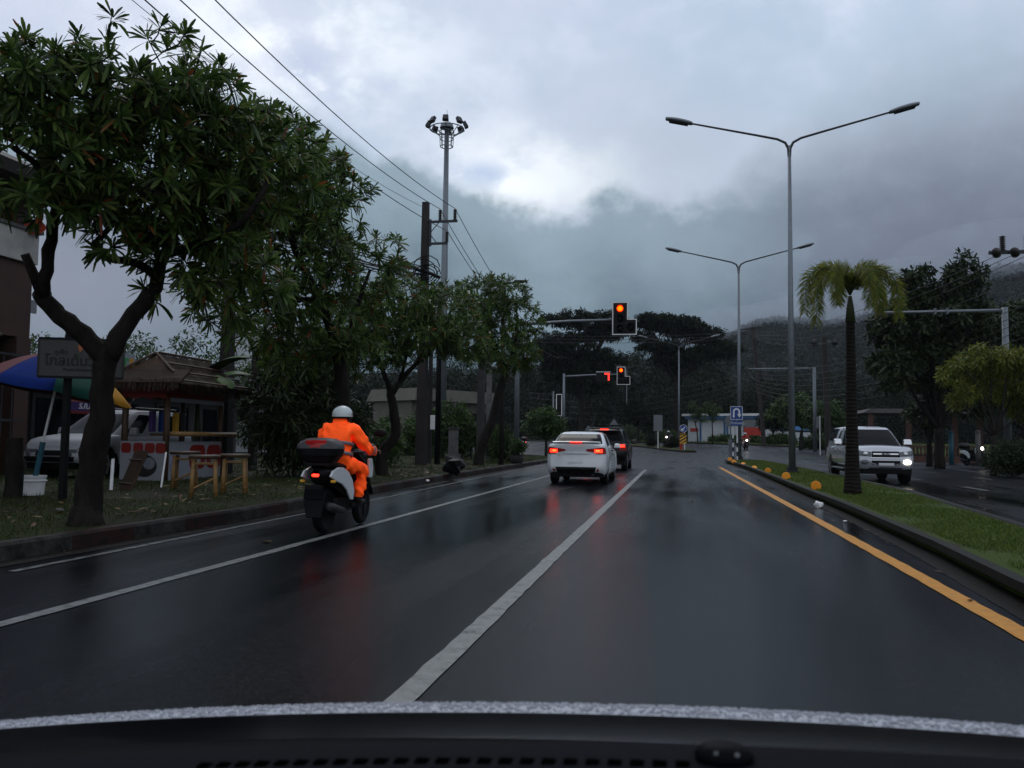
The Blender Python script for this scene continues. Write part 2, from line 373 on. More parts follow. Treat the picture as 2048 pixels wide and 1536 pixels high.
# kerbs: real stones along the raised edges
def kerb(name, line, m, w=.16, top=.175, side=1):
    mb = MB(); n = len(line); L_, T_ = [], []
    for i, (x, y) in enumerate(line):
        a = Vector(line[max(i-1, 0)]); c = Vector(line[min(i+1, n-1)]); t = (c-a).normalized(); nn = Vector((t.y, -t.x))*side
        o = Vector((x, y))+nn*.03; q = Vector((x, y))-nn*(w-.03); z = gz(y)
        L_.append([(o.x, o.y, z-.05), (o.x-nn.x*.012, o.y-nn.y*.012, z+top-.03), (o.x-nn.x*.04, o.y-nn.y*.04, z+top), (q.x, q.y, z+top), (q.x, q.y, z+.1)])
    mb.grid(L_); o = mb.build(name, m); o['kind'] = 'structure'; return o
def dense(line, step=.7):
    out = []
    for (a, b), (c, d) in zip(line, line[1:]):
        k = max(1, int(math.hypot(c-a, d-b)/step)); out += [(a+(c-a)*i/k, b+(d-b)*i/k) for i in range(k)]
    return out+[line[-1]]
def kerbmat(name, ca, cb, period):
    m, nt, b, _ = nmat(name); tcn = N(nt, 'ShaderNodeTexCoord'); s_ = N(nt, 'ShaderNodeSeparateXYZ'); nt.links.new(tcn.outputs['Object'], s_.inputs[0])
    d = N(nt, 'ShaderNodeMath', operation='DIVIDE'); nt.links.new(s_.outputs[1], d.inputs[0]); d.inputs[1].default_value = period
    f = N(nt, 'ShaderNodeMath', operation='FRACT'); nt.links.new(d.outputs[0], f.inputs[0])
    g = N(nt, 'ShaderNodeMath', operation='GREATER_THAN'); nt.links.new(f.outputs[0], g.inputs[0]); g.inputs[1].default_value = .5
    x = N(nt, 'ShaderNodeMix', data_type='RGBA'); nt.links.new(g.outputs[0], x.inputs[0]); x.inputs[6].default_value = (*ca, 1); x.inputs[7].default_value = (*cb, 1)
    nz = noise(nt, 5, 6, .7); w = N(nt, 'ShaderNodeMapRange'); w.inputs[1].default_value = .38; w.inputs[2].default_value = .62; nt.links.new(nz, w.inputs[0])
    y = N(nt, 'ShaderNodeMix', data_type='RGBA'); nt.links.new(w.outputs[0], y.inputs[0]); nt.links.new(x.outputs[2], y.inputs[6]); y.inputs[7].default_value = (.010,.010,.0095,1)
    nt.links.new(y.outputs[2], b.inputs['Base Color']); b.inputs['Roughness'].default_value = .6; b.inputs['Specular IOR Level'].default_value = .1; add_bump(nt, b, noise(nt, 60), .5); return m
M['kerb_rw'] = kerbmat('worn_red_white_kerb', (.030,.011,.009), (.042,.040,.037), 2.0)
M['kerb_dk'] = kerbmat('mossy_kerb', (.014,.014,.012), (.018,.0175,.014), 2.0)
kerb('kerb_left', dense(LK), M['kerb_rw'])
kerb('kerb_median', dense(MK+MR), M['kerb_dk'], side=1)
kerb('kerb_right', dense(RK[1:]), M['kerb_dk'], side=-1)
kerb('kerb_island', dense(IS+[IS[0]]), M['kerb_dk'])

def paint(name, col, wear):
    m, nt, b, _ = nmat(name); nz = noise(nt, 9, 8, .8); c = ramp(nt, nz, [(.36+wear, (.015,.015,.017)), (.44+wear, mix(col, .6)), (.52, mix(col, .85)), (.72, col)])
    nt.links.new(c, b.inputs['Base Color']); b.inputs['Roughness'].default_value = .45; b.inputs['Specular IOR Level'].default_value = .15; return m
M['line_white'] = paint('worn_white_paint', (.215,.225,.22), -.015); M['line_faint'] = paint('faint_white_paint', (.15,.16,.16), .06); M['line_yellow'] = paint('yellow_paint', (.58,.26,.034), -.06)
def strip(name, pts, w, m, lift=.006):
    mb = MB(); rows = []; pts = dense(pts, .18 if pts[-1][1] < 70 else 2.0); n = len(pts); jr = random.Random(n)
    for i, (x, y) in enumerate(pts):
        a = Vector(pts[max(i-1, 0)]); c = Vector(pts[min(i+1, n-1)]); t = (c-a).normalized(); nn = Vector((t.y, -t.x))*w/2
        j1, j2 = 1+jr.gauss(0, .05), 1+jr.gauss(0, .05); rows.append([(x-nn.x*j1, y-nn.y*j1, gz(y)+lift), (x+nn.x*j2, y+nn.y*j2, gz(y)+lift)])
    mb.grid(rows); o = mb.build(name, m); o['kind'] = 'structure'; return o
strip('lane_line', [(-1.25,-10),(-1.26,5),(-1.44,37)], .135, M['line_white'])
strip('lane_line', [(-4.2,-10),(-4.2,8),(-4.45,40)], .12, M['line_white'])
strip('edge_line', [(-5.72,6.6),(-5.76,10),(-5.8,13),(-5.88,17),(-6.2,27),(-6.5,42)], .09, M['line_faint'])
strip('median_line', [(2.16,-10),(2.15,6),(2.14,9),(2.09,16),(1.99,28),(1.88,42.6)], .16, M['line_yellow'])
strip('stop_line', [(-1.6,42.6),(1.75,42.9)], .25, M['line_faint'])
M['silt'] = mat('gutter_silt', (.010,.009,.008), .7, 0, .5, 6, .4, 60, spec=.1)
strip('gutter', [(x-.16, y) for x, y in MK[1:9]], .30, M['silt'], .004); strip('gutter', [(x+.15, y) for x, y in LK[1:9]], .26, M['silt'], .004)
M['tar'] = mat('tar_seam', (.004,.0042,.005), .35, 0, .4, 9, spec=.1)
strip('tar_seam', [(-6.6,44.6),(2.5,45.6)], .55, M['tar'], .003); strip('tar_seam', [(5.2,44.5),(13.5,46.5)], .5, M['tar'], .003)
def Gxy(px, py): g = G(px, py); return (g.x, g.y)
for k in range(9): strip('lane_dash', [(8.05, 12+k*6.5), (8.05, 14+k*6.5)], .1, M['line_white'])
for k in range(7): strip('lane_dash', [(10.75, 20+k*6.5), (10.75, 22+k*6.5)], .1, M['line_white'])
strip('edge_line', [(12.5,-10),(12.5,30),(12.7,38),(13.6,47),(15.4,58),(17,66)], .1, M['line_white'])
strip('edge_line', [(17.2,81),(13.6,89),(9.4,96.5),(4,104),(-6,113)], .12, M['line_faint'])
# ------------------------------------------------------------------ foliage
NR = np.random.default_rng(5)
def unit(v): return v/np.maximum(np.linalg.norm(v, axis=-1, keepdims=True), 1e-9)
def leaves(bases, dirs, ups, lens, wids, bend, rows=4):
    """many leaf blades at once: each a strip of rows+1 cross-lines, narrow at both ends, drooping along its length"""
    n = len(bases); t = np.linspace(0, 1, rows+1); prof = {1: [.8, .6], 2: [.35, 1, .12], 3: [.28, .72, 1, .5], 4: [.22, .6, .95, 1, .5]}[rows]
    side = unit(np.cross(dirs, ups)); nrm = unit(np.cross(side, dirs)); V = np.zeros((n, rows+1, 2, 3))
    for i, (tt, w) in enumerate(zip(t, prof)):
        c = bases+dirs*(lens*tt)[:, None]+np.array([0, 0, -1.0])*(bend*lens*tt*tt)[:, None]
        V[:, i, 0] = c-side*(wids*w/2)[:, None]; V[:, i, 1] = c+side*(wids*w/2)[:, None]
    k = (rows+1)*2; q = np.array([[2*i, 2*i+1, 2*i+3, 2*i+2] for i in range(rows)])
    F = (np.arange(n)*k)[:, None, None]+q[None]
    return V.reshape(-1, 3), F.reshape(-1, 4)
def rosettes(tips, dirs, nleaf, ln, wd, rows, spread=(25, 105), droop=(.05, .45)):
    B, Dv, U, Ls, Ws, Bd = [], [], [], [], [], []
    n = len(tips); d = unit(np.asarray(dirs)); ref = np.where(np.abs(d[:, 2:3]) < .9, np.array([[0, 0, 1.0]]), np.array([[1.0, 0, 0]]))
    u = unit(np.cross(d, ref)); w = np.cross(d, u)
    for k in range(nleaf):
        f = k/nleaf; a = 2.4*k+NR.uniform(0, 6.28, n); th = np.radians(spread[0]+(spread[1]-spread[0])*f+NR.normal(0, 8, n))
        r = u*np.cos(a)[:, None]+w*np.sin(a)[:, None]; v = d*np.cos(th)[:, None]+r*np.sin(th)[:, None]
        B.append(tips-d*(f*ln*.35)+v*.01); Dv.append(v); U.append(unit(d+NR.normal(0, .25, (n, 3))))
        Ls.append(ln*NR.uniform(.7, 1.15, n)*(.8+.2*f)); Ws.append(wd*NR.uniform(.8, 1.2, n)); Bd.append(NR.uniform(droop[0], droop[1], n)*(.5+f))
    c = np.concatenate
    return leaves(c(B), c(Dv), c(U), c(Ls), c(Ws), c(Bd), rows)
def clumps(cent, rad, per, ln, wd, rows=1, flat=.6):
    """leaf sprays: per leaves scattered round every centre"""
    n = len(cent)*per; off = unit(NR.normal(0, 1, (n, 3)))*(NR.uniform(.15, 1, n)**.5)[:, None]; off[:, 2] *= flat
    rr = np.repeat(np.asarray(rad)*np.ones(len(cent)), per); b = np.repeat(cent, per, 0)+off*rr[:, None]
    d = unit(off+NR.normal(0, .7, (n, 3))); d[:, 2] -= .1; d = unit(d); up = unit(NR.normal(0, .6, (n, 3))+np.array([0, 0, 1.0]))
    return leaves(b, d, up, ln*NR.uniform(.6, 1.3, n), wd*NR.uniform(.7, 1.3, n), NR.uniform(0, .4, n), rows)
def join(*vf):
    V = []; F = []; o = 0
    for v, f in vf: V.append(v); F.append(f+o); o += len(v)
    return np.concatenate(V), np.concatenate(F)
def in_ellipsoids(els, n, inner=.35, zmin=None):
    """points in a union of ellipsoids (cx,cy,cz,rx,ry,rz,weight), biased outwards"""
    w = np.array([e[6] if len(e) > 6 else e[3]*e[4]*e[5] for e in els]); idx = NR.choice(len(els), n, p=w/w.sum()); E = np.array([e[:6] for e in els])[idx]
    d = unit(NR.normal(0, 1, (n, 3))); r = inner+(1-inner)*NR.uniform(0, 1, n)**.45
    p = E[:, :3]+d*r[:, None]*E[:, 3:6]; return p, d
def branches(mb, skel, tips, r_tip=.006, r_in=.02, reach=.0, n=4, twist=.25):
    """joins every tip to the nearest node of the growing skeleton by a bent twig"""
    nodes = [Vector(p) for p in skel]; base = Vector(skel[0])
    order = sorted(range(len(tips)), key=lambda i: min((Vector(tips[i])-q).length for q in nodes[:40]))
    arr = np.array([list(q) for q in nodes]); ends = [None]*len(tips)
    for i in order:
        t = np.array(tips[i]); dd = np.linalg.norm(arr-t, axis=1)+.35*np.maximum(0, arr[:, 2]-t[2]); j = int(dd.argmin()); a = Vector(arr[j]); b = Vector(t); L_ = (b-a).length
        if L_ < .02: ends[i] = (b-a); continue
        mid = a.lerp(b, .5)+Vector((rnd.uniform(-1,1), rnd.uniform(-1,1), rnd.uniform(-.9,.3)))*L_*twist*.5
        r0 = min(r_in, r_tip+L_*.012); mb.tube([a, mid, b], [r0, (r0+r_tip)/2, r_tip], n, cap=False)
        ends[i] = b-mid; arr = np.vstack([arr, list(mid), list(a.lerp(b, .8))])
    return np.array([list(e) if e is not None else [0, 0, 1] for e in ends])
def limb(mb, pts, r0, r1, n=9, sub=3, wob=.02):
    """smooth tapered limb through points"""
    pts = [Vector(p) for p in pts]; out = []; k = len(pts)
    for i in range(k-1):
        p0 = pts[max(i-1, 0)]; p1 = pts[i]; p2 = pts[i+1]; p3 = pts[min(i+2, k-1)]
        for s in range(sub):
            t = s/sub; out.append(.5*((2*p1)+(p2-p0)*t+(2*p0-5*p1+4*p2-p3)*t*t+(3*p1-p0-3*p2+p3)*t**3))
    out.append(pts[-1]); m = len(out)
    out = [p+Vector((rnd.uniform(-wob, wob), rnd.uniform(-wob, wob), 0)) if 0 < i < m-1 else p for i, p in enumerate(out)]
    mb.tube(out, [(r0+(r1-r0)*(i/(m-1))**.8)*rnd.uniform(.93, 1.07) for i in range(m)], n); return out

M['bark'] = barkmat('dark_wet_bark', (.005,.0045,.004), (.022,.018,.0155)); M['bark_grey'] = barkmat('grey_bark', (.012,.0105,.009), (.045,.040,.034))
G1 = [(0, (.018,.038,.008)), (.3, (.036,.072,.014)), (.6, (.062,.11,.022)), (.86, (.10,.16,.034)), (.972, (.12,.16,.04)), (.985, (.22,.06,.018)), (1, (.15,.035,.012))]
M['leaf_rosette'] = leafmat('rosette_leaf', G1, .4, .45)
M['leaf_mid'] = leafmat('mid_leaf', [(0, (.014,.03,.008)), (.5, (.03,.062,.014)), (.9, (.055,.10,.022)), (1, (.09,.13,.03))], .3)
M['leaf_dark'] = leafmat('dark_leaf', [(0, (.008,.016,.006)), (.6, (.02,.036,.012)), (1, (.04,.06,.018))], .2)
M['leaf_yellow'] = leafmat('yellowish_leaf', [(0, (.05,.075,.010)), (.5, (.11,.135,.018)), (1, (.19,.18,.03))], .3)
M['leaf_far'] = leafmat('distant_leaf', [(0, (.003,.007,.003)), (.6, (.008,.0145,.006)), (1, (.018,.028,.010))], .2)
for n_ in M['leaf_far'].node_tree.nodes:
    if n_.type == 'BSDF_PRINCIPLED': n_.inputs['Specular IOR Level'].default_value = .03
M['flower'] = mat('white_flower', (.75,.75,.68), .6, 0, .05)

def rosette_tree(root, skel_mb, skel_nodes, els, ntips, nleaf, ln, wd, rows, leafm='leaf_rosette', barkm='bark', flowers=0, inner=.35, twig=.02):
    tips, od = in_ellipsoids(els, ntips, inner)
    ends = branches(skel_mb, skel_nodes, tips, .006, twig)
    skel_mb.build('trunk', M[barkm], root, smooth=True)
    dirs = unit(unit(ends)*.6+od*.7+np.array([0, 0, .45])+NR.normal(0, .2, tips.shape))
    V, F = rosettes(tips, dirs, nleaf, ln, wd, rows)
    fast_mesh('crown', V, F, M[leafm], root, smooth=False)
    if flowers:
        pick = NR.choice(ntips, flowers, replace=False); c = tips[pick]+dirs[pick]*ln*.7+NR.normal(0, .04, (flowers, 3))
        V, F = clumps(c, .03, 5, .05, .035, 1, 1); fast_mesh('blossom', V, F, M['flower'], root)

def rel(o, pts): return [Vector(p)-o for p in pts]
def crown_px(o, lst):
    """ellipsoids given as (px, py, depth, rx_m, ry_m, rz_m)"""
    out = []
    for px, py, dep, rx, ry, rz in lst:
        p = P(px, py, dep)-o; out.append((p.x, p.y, p.z, rx, ry, rz))
    return out

# --- the near tree with the forked trunk
o = D(178, 10.1, .13); t = thing('roadside_tree', 'nearest roadside tree, thick trunk forking in a V, large rosettes of long leaves', 'tree', o, 0, 'trees along the verge')
mb = MB(); sk = []
trunk = rel(o, [o+Vector((0,0,-.1)), P(180,960,10.1), P(197,860,10.1), P(208,770,10.1), P(213,705,10.1)])
limb(mb, trunk, .165, .125, 12, 4, .02); mb.lathe([(.25,-.05),(.2,.06),(.155,.25)], 12, (0,0,0))
a1 = limb(mb, rel(o, [P(213,720,10.1), P(165,668,10), P(110,622,9.9), P(82,585,9.8)]), .125, .095, 10, 4); 
mb.tube(rel(o, [P(86,592,9.8), P(70,555,9.7), P(50,508,9.6)]), [.07,.055,.048], 8)
a2 = limb(mb, rel(o, [P(83,590,9.8), P(92,540,9.7), P(103,480,9.6), P(120,400,9.5), P(158,338,9.4), P(178,285,9.3), P(190,190,9.2)]), .085, .035, 9, 3)
a3 = limb(mb, rel(o, [P(216,715,10.1), P(255,650,10.2), P(300,590,10.4), P(318,545,10.6), P(345,470,10.8), P(380,390,11), P(400,290,11)]), .12, .045, 10, 3)
a4 = limb(mb, rel(o, [P(315,555,10.6), P(270,525,10.3), P(210,515,10), P(190,490,9.9), P(240,440,9.8)]), .06, .03, 8, 3)
a5 = limb(mb, rel(o, [P(120,400,9.5), P(70,330,9.2), P(20,290,9.0)]), .045, .025, 7, 3)
a6 = limb(mb, rel(o, [P(330,510,10.6), P(420,480,10.2), P(500,430,10), P(540,350,10.2)]), .06, .03, 8, 3)
a7 = limb(mb, rel(o, [P(178,285,9.3), P(260,220,9.2), P(300,120,9.4)]), .04, .02, 7, 3)
sk = [tuple(p) for p in a2[8:]+a3[8:]+a4+a5+a6+a7]
els = crown_px(o, [(140,190,9.2,.95,.9,.62), (330,170,9.6,.85,1.0,.72), (60,330,9.0,.75,.8,.62), (250,330,9.9,1.05,1.1,.8), (420,300,10.4,.95,1.1,.95), (400,470,10.6,.85,1.0,.72), (530,330,10.8,.7,.9,.85), (330,600,10.6,.38,.4,.28), (250,470,9.9,.5,.5,.3), (20,140,8.8,.7,.8,.5), (480,560,11,.75,.8,.6), (300,420,10.2,.8,.8,.5)])
rosette_tree(t, mb, sk, els, 680, 23, .225, .037, 3)

# --- the second one, behind the scooter
o = D(690, 16.6, .13); t = thing('roadside_tree', 'tall dark roadside tree behind the scooter rider, crown merging with its larger neighbour', 'tree', o, 0, 'trees along the verge')
mb = MB(); b1 = limb(mb, rel(o, [o+Vector((0,0,-.1)), P(690,860,16.6), P(684,760,16.6), P(672,690,16.5)]), .16, .12, 10, 3)
b2 = limb(mb, rel(o, [P(675,700,16.5), P(640,600,16.2), P(590,500,15.8), P(560,380,15.6), P(560,300,15.6)]), .1, .035, 8, 3)
b3 = limb(mb, rel(o, [P(678,720,16.5), P(710,620,16.8), P(740,540,17)]), .08, .03, 8, 3)
b4 = limb(mb, rel(o, [P(640,600,16.2), P(560,600,15.6), P(480,620,15.2)]), .06, .03, 8, 3)
b5 = limb(mb, rel(o, [P(600,520,15.9), P(650,420,16.1), P(650,320,16.2)]), .05, .02, 8, 3)
els = crown_px(o, [(560,330,15.4,1.15,1.4,1.0), (640,400,16,.95,1.4,1.1), (730,540,16.8,.8,1.3,.75), (570,520,15.6,1.3,1.5,1.0), (650,640,16.5,1.1,1.3,.75), (510,640,15.4,.7,.9,.55), (770,500,16.8,.42,.7,.42), (580,710,16.5,.7,.8,.5), (470,420,15,1.0,1.2,1.0), (430,600,15.5,.6,.8,.45), (690,690,16.8,.7,.8,.4)])
rosette_tree(t, mb, [tuple(p) for p in b2+b3+b4+b5], els, 820, 20, .23, .036, 3)

# --- two further along, with small white flowers
o = D(768, 24.5, .13); t = thing('roadside_tree', 'crooked slender roadside tree with white flowers, between the rider and the concrete power pole', 'tree', o, 0, 'trees along the verge')
mb = MB(); c1 = limb(mb, rel(o, [o+Vector((0,0,-.1)), P(765,905,24.5), P(792,870,24.5), P(786,815,24.5), P(780,785,24.5)]), .2, .12, 9, 3)
c2 = limb(mb, rel(o, [P(780,790,24.5), P(770,750,24.4), P(740,690,24.2), P(720,640,24)]), .1, .04, 8, 3)
c3 = limb(mb, rel(o, [P(782,790,24.5), P(805,755,24.6), P(840,720,24.8), P(880,660,25)]), .1, .04, 8, 3)
c4 = limb(mb, rel(o, [P(800,760,24.6), P(815,690,24.4), P(810,620,24.4)]), .07, .03, 8, 3)
els = crown_px(o, [(710,640,24,1.2,1.3,.95), (790,605,24.4,1.4,1.5,.8), (885,625,25,1.3,1.5,.9), (840,670,24.6,1.4,1.5,.75), (750,700,24.2,1.1,1.2,.6), (930,680,25.2,.85,1,.65), (690,730,24.2,.7,.9,.45)])
rosette_tree(t, mb, [tuple(p) for p in c2+c3+c4], els, 1000, 14, .24, .044, 2, flowers=90)
o = D(958, 35, .13); t = thing('roadside_tree', 'leaning roadside tree with rounded dense crown, beside the first traffic light mast', 'tree', o, 0, 'trees along the verge')
mb = MB(); d1 = limb(mb, rel(o, [o+Vector((0,0,-.1)), P(962,895,35), P(985,840,35), P(1000,780,35), P(1012,740,35)]), .25, .15, 9, 3)
d2 = limb(mb, rel(o, [P(1012,745,35), P(990,690,35), P(965,640,35)]), .12, .05, 8, 3); d3 = limb(mb, rel(o, [P(1012,745,35), P(1030,690,35.2), P(1035,630,35.3)]), .12, .05, 8, 3)
els = crown_px(o, [(965,600,35,1.3,1.6,1.15), (1035,640,35.3,1.15,1.5,1.2), (1010,705,35,1.35,1.5,.9), (1010,588,35,1.1,1.3,.8), (945,680,35,1.1,1.3,1.1), (1045,700,35.3,.8,1.2,.8)])
rosette_tree(t, mb, [tuple(p) for p in d2+d3], els, 820, 14, .26, .048, 2, flowers=40)

# --- broadleaf kinds: trunk, forked limbs, sprays of leaves at the ends
def spray_tree(name, label, o, els, ntips, per, rad, ln, wd, leafm, barkm, trunk_h, r0, limbs=6, group=None, flat=.6, inner=.3, rows=1, lean=(0, 0), cat='tree'):
    t = thing(name, label, cat, o, rnd.uniform(0, 0), group); mb = MB(); top = Vector((lean[0], lean[1], trunk_h)); limb(mb, [(0,0,-.15), (lean[0]*.3, lean[1]*.3, trunk_h*.5), top], r0, r0*.7, 9, 3, r0*.1)
    nodes = []
    for i in range(limbs):
        e = els[i % len(els)]; g = Vector(e[:3])+Vector((rnd.uniform(-.5,.5)*e[3], rnd.uniform(-.5,.5)*e[4], rnd.uniform(-.4,.2)*e[5]))
        m_ = top.lerp(g, .5)+Vector((rnd.uniform(-1,1), rnd.uniform(-1,1), rnd.uniform(-.2,.6)))*(g-top).length*.12
        nodes += limb(mb, [top*.96, m_, g], r0*.5, r0*.14, 7, 4, r0*.1)[2:]
    tips, od = in_ellipsoids(els, ntips, inner); branches(mb, [tuple(p) for p in nodes], tips, r0*.03, r0*.12, n=3)
    mb.build('trunk', M[barkm], t, smooth=True)
    V, F = clumps(tips, rad, per, ln, wd, rows, flat); fast_mesh('crown', V, F, M[leafm], t); return t

# rain trees with flat layered crowns beyond the crossing
for i, (px, dep, lab, cl) in enumerate([
    (1163, 118, 'wide flat-crowned rain tree beyond the crossing, behind the first traffic light arm', [(1165,640,118,6.2,5,1.3), (1120,672,116,3.2,4,.9), (1205,668,120,4,4,1.0), (1150,700,117,4.6,5,1.0), (1100,715,118,2.5,3,.9), (1215,715,119,3,4,1.1), (1225,628,119,1.6,2.5,.6), (1160,745,119,5.2,5,3.0), (1110,700,118,3.5,4,1.8)]),
    (1352, 122, 'spreading rain tree with open umbrella-shaped boughs, beside the far lamp post', [(1300,645,122,2.6,4,1.0), (1345,650,122,4.2,5,1.4), (1398,668,124,3.4,5,1.3), (1440,690,124,2.2,3.5,1.0), (1320,690,121,3.2,4,.9), (1285,672,121,1.8,3,.8), (1410,705,123,3.2,4,1.0), (1350,715,122,4.4,4,1.5), (1440,700,124,3.2,3,1.3)])]):
    o = D(px, dep); els = crown_px(o, cl); spray_tree('rain_tree', lab, o, els, 420, 75, .85, .36, .18, 'leaf_far', 'bark', 9, .5, 16, 'rain trees beyond the crossing', .45, .15)

# big dark tree and the yellowish one on the far side of the road
o = D(1878, 44, .1); els = crown_px(o, [(1838,575,44,1.2,1.6,1.0), (1918,560,44,1.3,1.6,1.1), (1880,640,44,2.6,2.5,1.4), (1800,665,44,1.6,2,1.3), (1970,650,45,1.7,2,1.3), (1850,730,44,2.6,2.6,1.3), (1780,740,43,1.3,1.8,1.0), (1960,740,45,2,2.4,1.4), (1925,520,44,.5,.6,.5), (1835,545,44,.5,.6,.45)])
spray_tree('broadleaf_tree', 'tall dark broadleaf tree behind the white pickup, two pointed tops against the cloud', o, els, 300, 70, .42, .27, .14, 'leaf_dark', 'bark', 2.0, .3, 12, None, .8, .2)
o = D(2050, 52, .12); els = crown_px(o, [(2010,690,52,2.2,2.4,1.6), (2080,650,52,2.4,2.4,1.8), (2040,760,52,3.0,2.6,1.8), (1960,790,52,1.8,2,1.3), (2110,740,52,2.4,2.4,2)])
spray_tree('broadleaf_tree', 'dark leafy tree filling the right edge behind the yellow-green tree', o, els, 260, 70, .45, .27, .14, 'leaf_dark', 'bark', 2.2, .28, 10, None, .8, .2)
o = D(1985, 34.5, .13); els = crown_px(o, [(1985,720,34.5,1.5,1.4,.6), (1930,745,34,.9,1,.55), (2040,735,35,1.1,1.2,.65), (1925,790,34.2,.6,.8,.5), (2000,780,35,1.2,1.2,.55), (2060,800,35,1.0,1.2,.8)])
spray_tree('yellow_tree', 'low spreading tree with yellow-green foliage under the overhead arm at the right edge', o, els, 220, 60, .3, .17, .06, 'leaf_yellow', 'bark_grey', 1.5, .13, 9, None, .8, .2, lean=(.1, 0))
o = D(1858, 48, .12); els = crown_px(o, [(1850,830,48,1.0,1.2,.7), (1875,800,48,1.2,1.4,.8)])
spray_tree('small_tree', 'small dark twisted tree beside the pink wall, right of the pickup', o, els, 60, 50, .35, .22, .11, 'leaf_dark', 'bark', 1.2, .2, 6)
# wild trees near the white shed
for px, dep, hx, lab, lm in [(1425, 104, 0, 'thin young tree standing before the left half of the white shed', 'leaf_mid'), (1396, 108, 0, 'bare-limbed small tree next to the keep-left sign', 'leaf_mid'), (1600, 84, 3.2, 'bushy green roadside tree with dark bent trunk behind the near lamp post', 'leaf_mid'), (1548, 100, 2.4, 'grey-green tree hiding the right end of the white shed', 'leaf_far'), (1275, 118, 3.4, 'round dark tree behind the black car', 'leaf_far'), (1655, 78, 2.6, 'leafy tree left of the pickup roof', 'leaf_mid'), (1092, 62, 1.9, 'young verge tree with two thin stems behind the white sedan', 'leaf_mid')]:
    o = D(px, dep, .12); h = hx
    if not h:
        spray_tree('small_tree', lab, o, [(0,0,4.0,.9,.9,.8), (.5,0,3.0,.5,.5,.4), (-.4,0,4.7,.6,.6,.5)], 26, 26, .35, .3, .12, lm, 'bark', 2.6, .09, 5, 'small trees along the verge', .7, .2, lean=(rnd.uniform(-.5,.2), 0)); continue
    els = [(0, 0, h*1.25, h*.62, h*.62, h*.5), (h*.35, 0, h*1.0, h*.5, h*.5, h*.35), (-h*.38, .2, h*1.1, h*.5, h*.5, h*.4)]
    spray_tree('small_tree', lab, o, els, 90, 45, .2*h**.7+.1, .1+.06*h, .06+.03*h, lm, 'bark', h*.65, .05*h+.02, 7, 'small trees along the verge', .7, .2, lean=(rnd.uniform(-.3,.3), 0))

m, nt, b, _ = nmat('ringed_palm_bark'); M['palm_bark'] = m; wv = N(nt, 'ShaderNodeTexWave', bands_direction='Z'); wv.inputs['Scale'].default_value = 4.2; wv.inputs['Distortion'].default_value = 5; tcn = N(nt, 'ShaderNodeTexCoord'); nt.links.new(tcn.outputs['Object'], wv.inputs[0])
nt.links.new(ramp(nt, wv.outputs[1], [(.2, (.007,.006,.005)), (.6, (.013,.011,.009)), (.95, (.02,.0175,.014))]), b.inputs['Base Color']); b.inputs['Roughness'].default_value = .8; b.inputs['Specular IOR Level'].default_value = .1; add_bump(nt, b, wv.outputs[1], .5, .02)
# --- foxtail palm on the median
o = D(1704, 17.9, .14); t = thing('palm_tree', 'foxtail palm with drooping bushy fronds on the median, in front of the pickup', 'palm', o)
mb = MB(); hp = P(1700, 590, 17.9)-o; pr = []
for i in range(40):
    f = i/39; ring = .012 if i % 2 else 0; pr.append((.135-.05*f+.06*math.exp(-f*8)+ring*.25, f*(hp.z-.55)))
pts = [Vector((hp.x*(z/hp.z), hp.y*(z/hp.z), z)) for r, z in pr]; mb.tube(pts, [r for r, z in pr], 12); mb.build('trunk', M['palm_bark'], t, smooth=True)
M['palm_green'] = mat('palm_crownshaft', (.028,.042,.013), .5, 0, .3)
MB().tube([pts[-1]-Vector((0,0,.02)), pts[-1]+Vector((0,0,.3)), hp+Vector((0,0,-.02))], [.10,.075,.035], 12).build('crownshaft', M['palm_green'], t, smooth=True)
M['frond'] = leafmat('palm_frond', [(0, (.05,.08,.010)), (.35, (.11,.155,.020)), (.75, (.19,.215,.032)), (1, (.23,.17,.04))], .45, .4)
fr = [(178, 1.05, 2.15), (-150, .75, 2.0), (165, 1.36, 1.75), (-4, .95, 2.2), (12, 1.36, 1.75), (-70, 1.0, 1.8), (100, 1.3, 1.5), (-120, 1.1, 1.9), (-40, .8, 1.5)]
B, Dv, U, Ls, Ws, Bd = [], [], [], [], [], []; rb = MB()
for a, up, ln in fr:
    a = R(a); hd = Vector((math.cos(a), math.sin(a), 0)); pth = []
    for i in range(22):
        s = i/21; ang = max(-1.5, up+.22-s*4.3*(.32+.68*s)); 
        pth.append(hp if i == 0 else pth[-1]+(hd*.78*math.cos(ang)+Vector((0,0,math.sin(ang))))*ln/21)
    rb.tube(pth, [.022*(1-i/24) for i in range(22)], 5)
    for i in range(3, 22):
        p = pth[i]; tg = (pth[i]-pth[i-1]).normalized(); sd_ = tg.orthogonal().normalized(); s = i/21
        for k in range(34):
            q = Quaternion(tg, rnd.uniform(0, 6.283)); d_ = (q@sd_+tg*rnd.uniform(.5, 1.0)).normalized()
            B.append(list(p-tg*rnd.uniform(0, ln/21))); Dv.append(list(d_)); U.append(list(q@tg.cross(sd_))); Ls.append((.235 if 3 < i < 19 else .17)*rnd.uniform(.75, 1.15)); Ws.append(.0125); Bd.append(rnd.uniform(.1, .5))
rb.build('rachis', M['palm_green'], t, smooth=True)
V, F = leaves(*[np.array(x) for x in (B, Dv, U, Ls, Ws, Bd)], rows=2); fast_mesh('fronds', V, F, M['frond'], t)

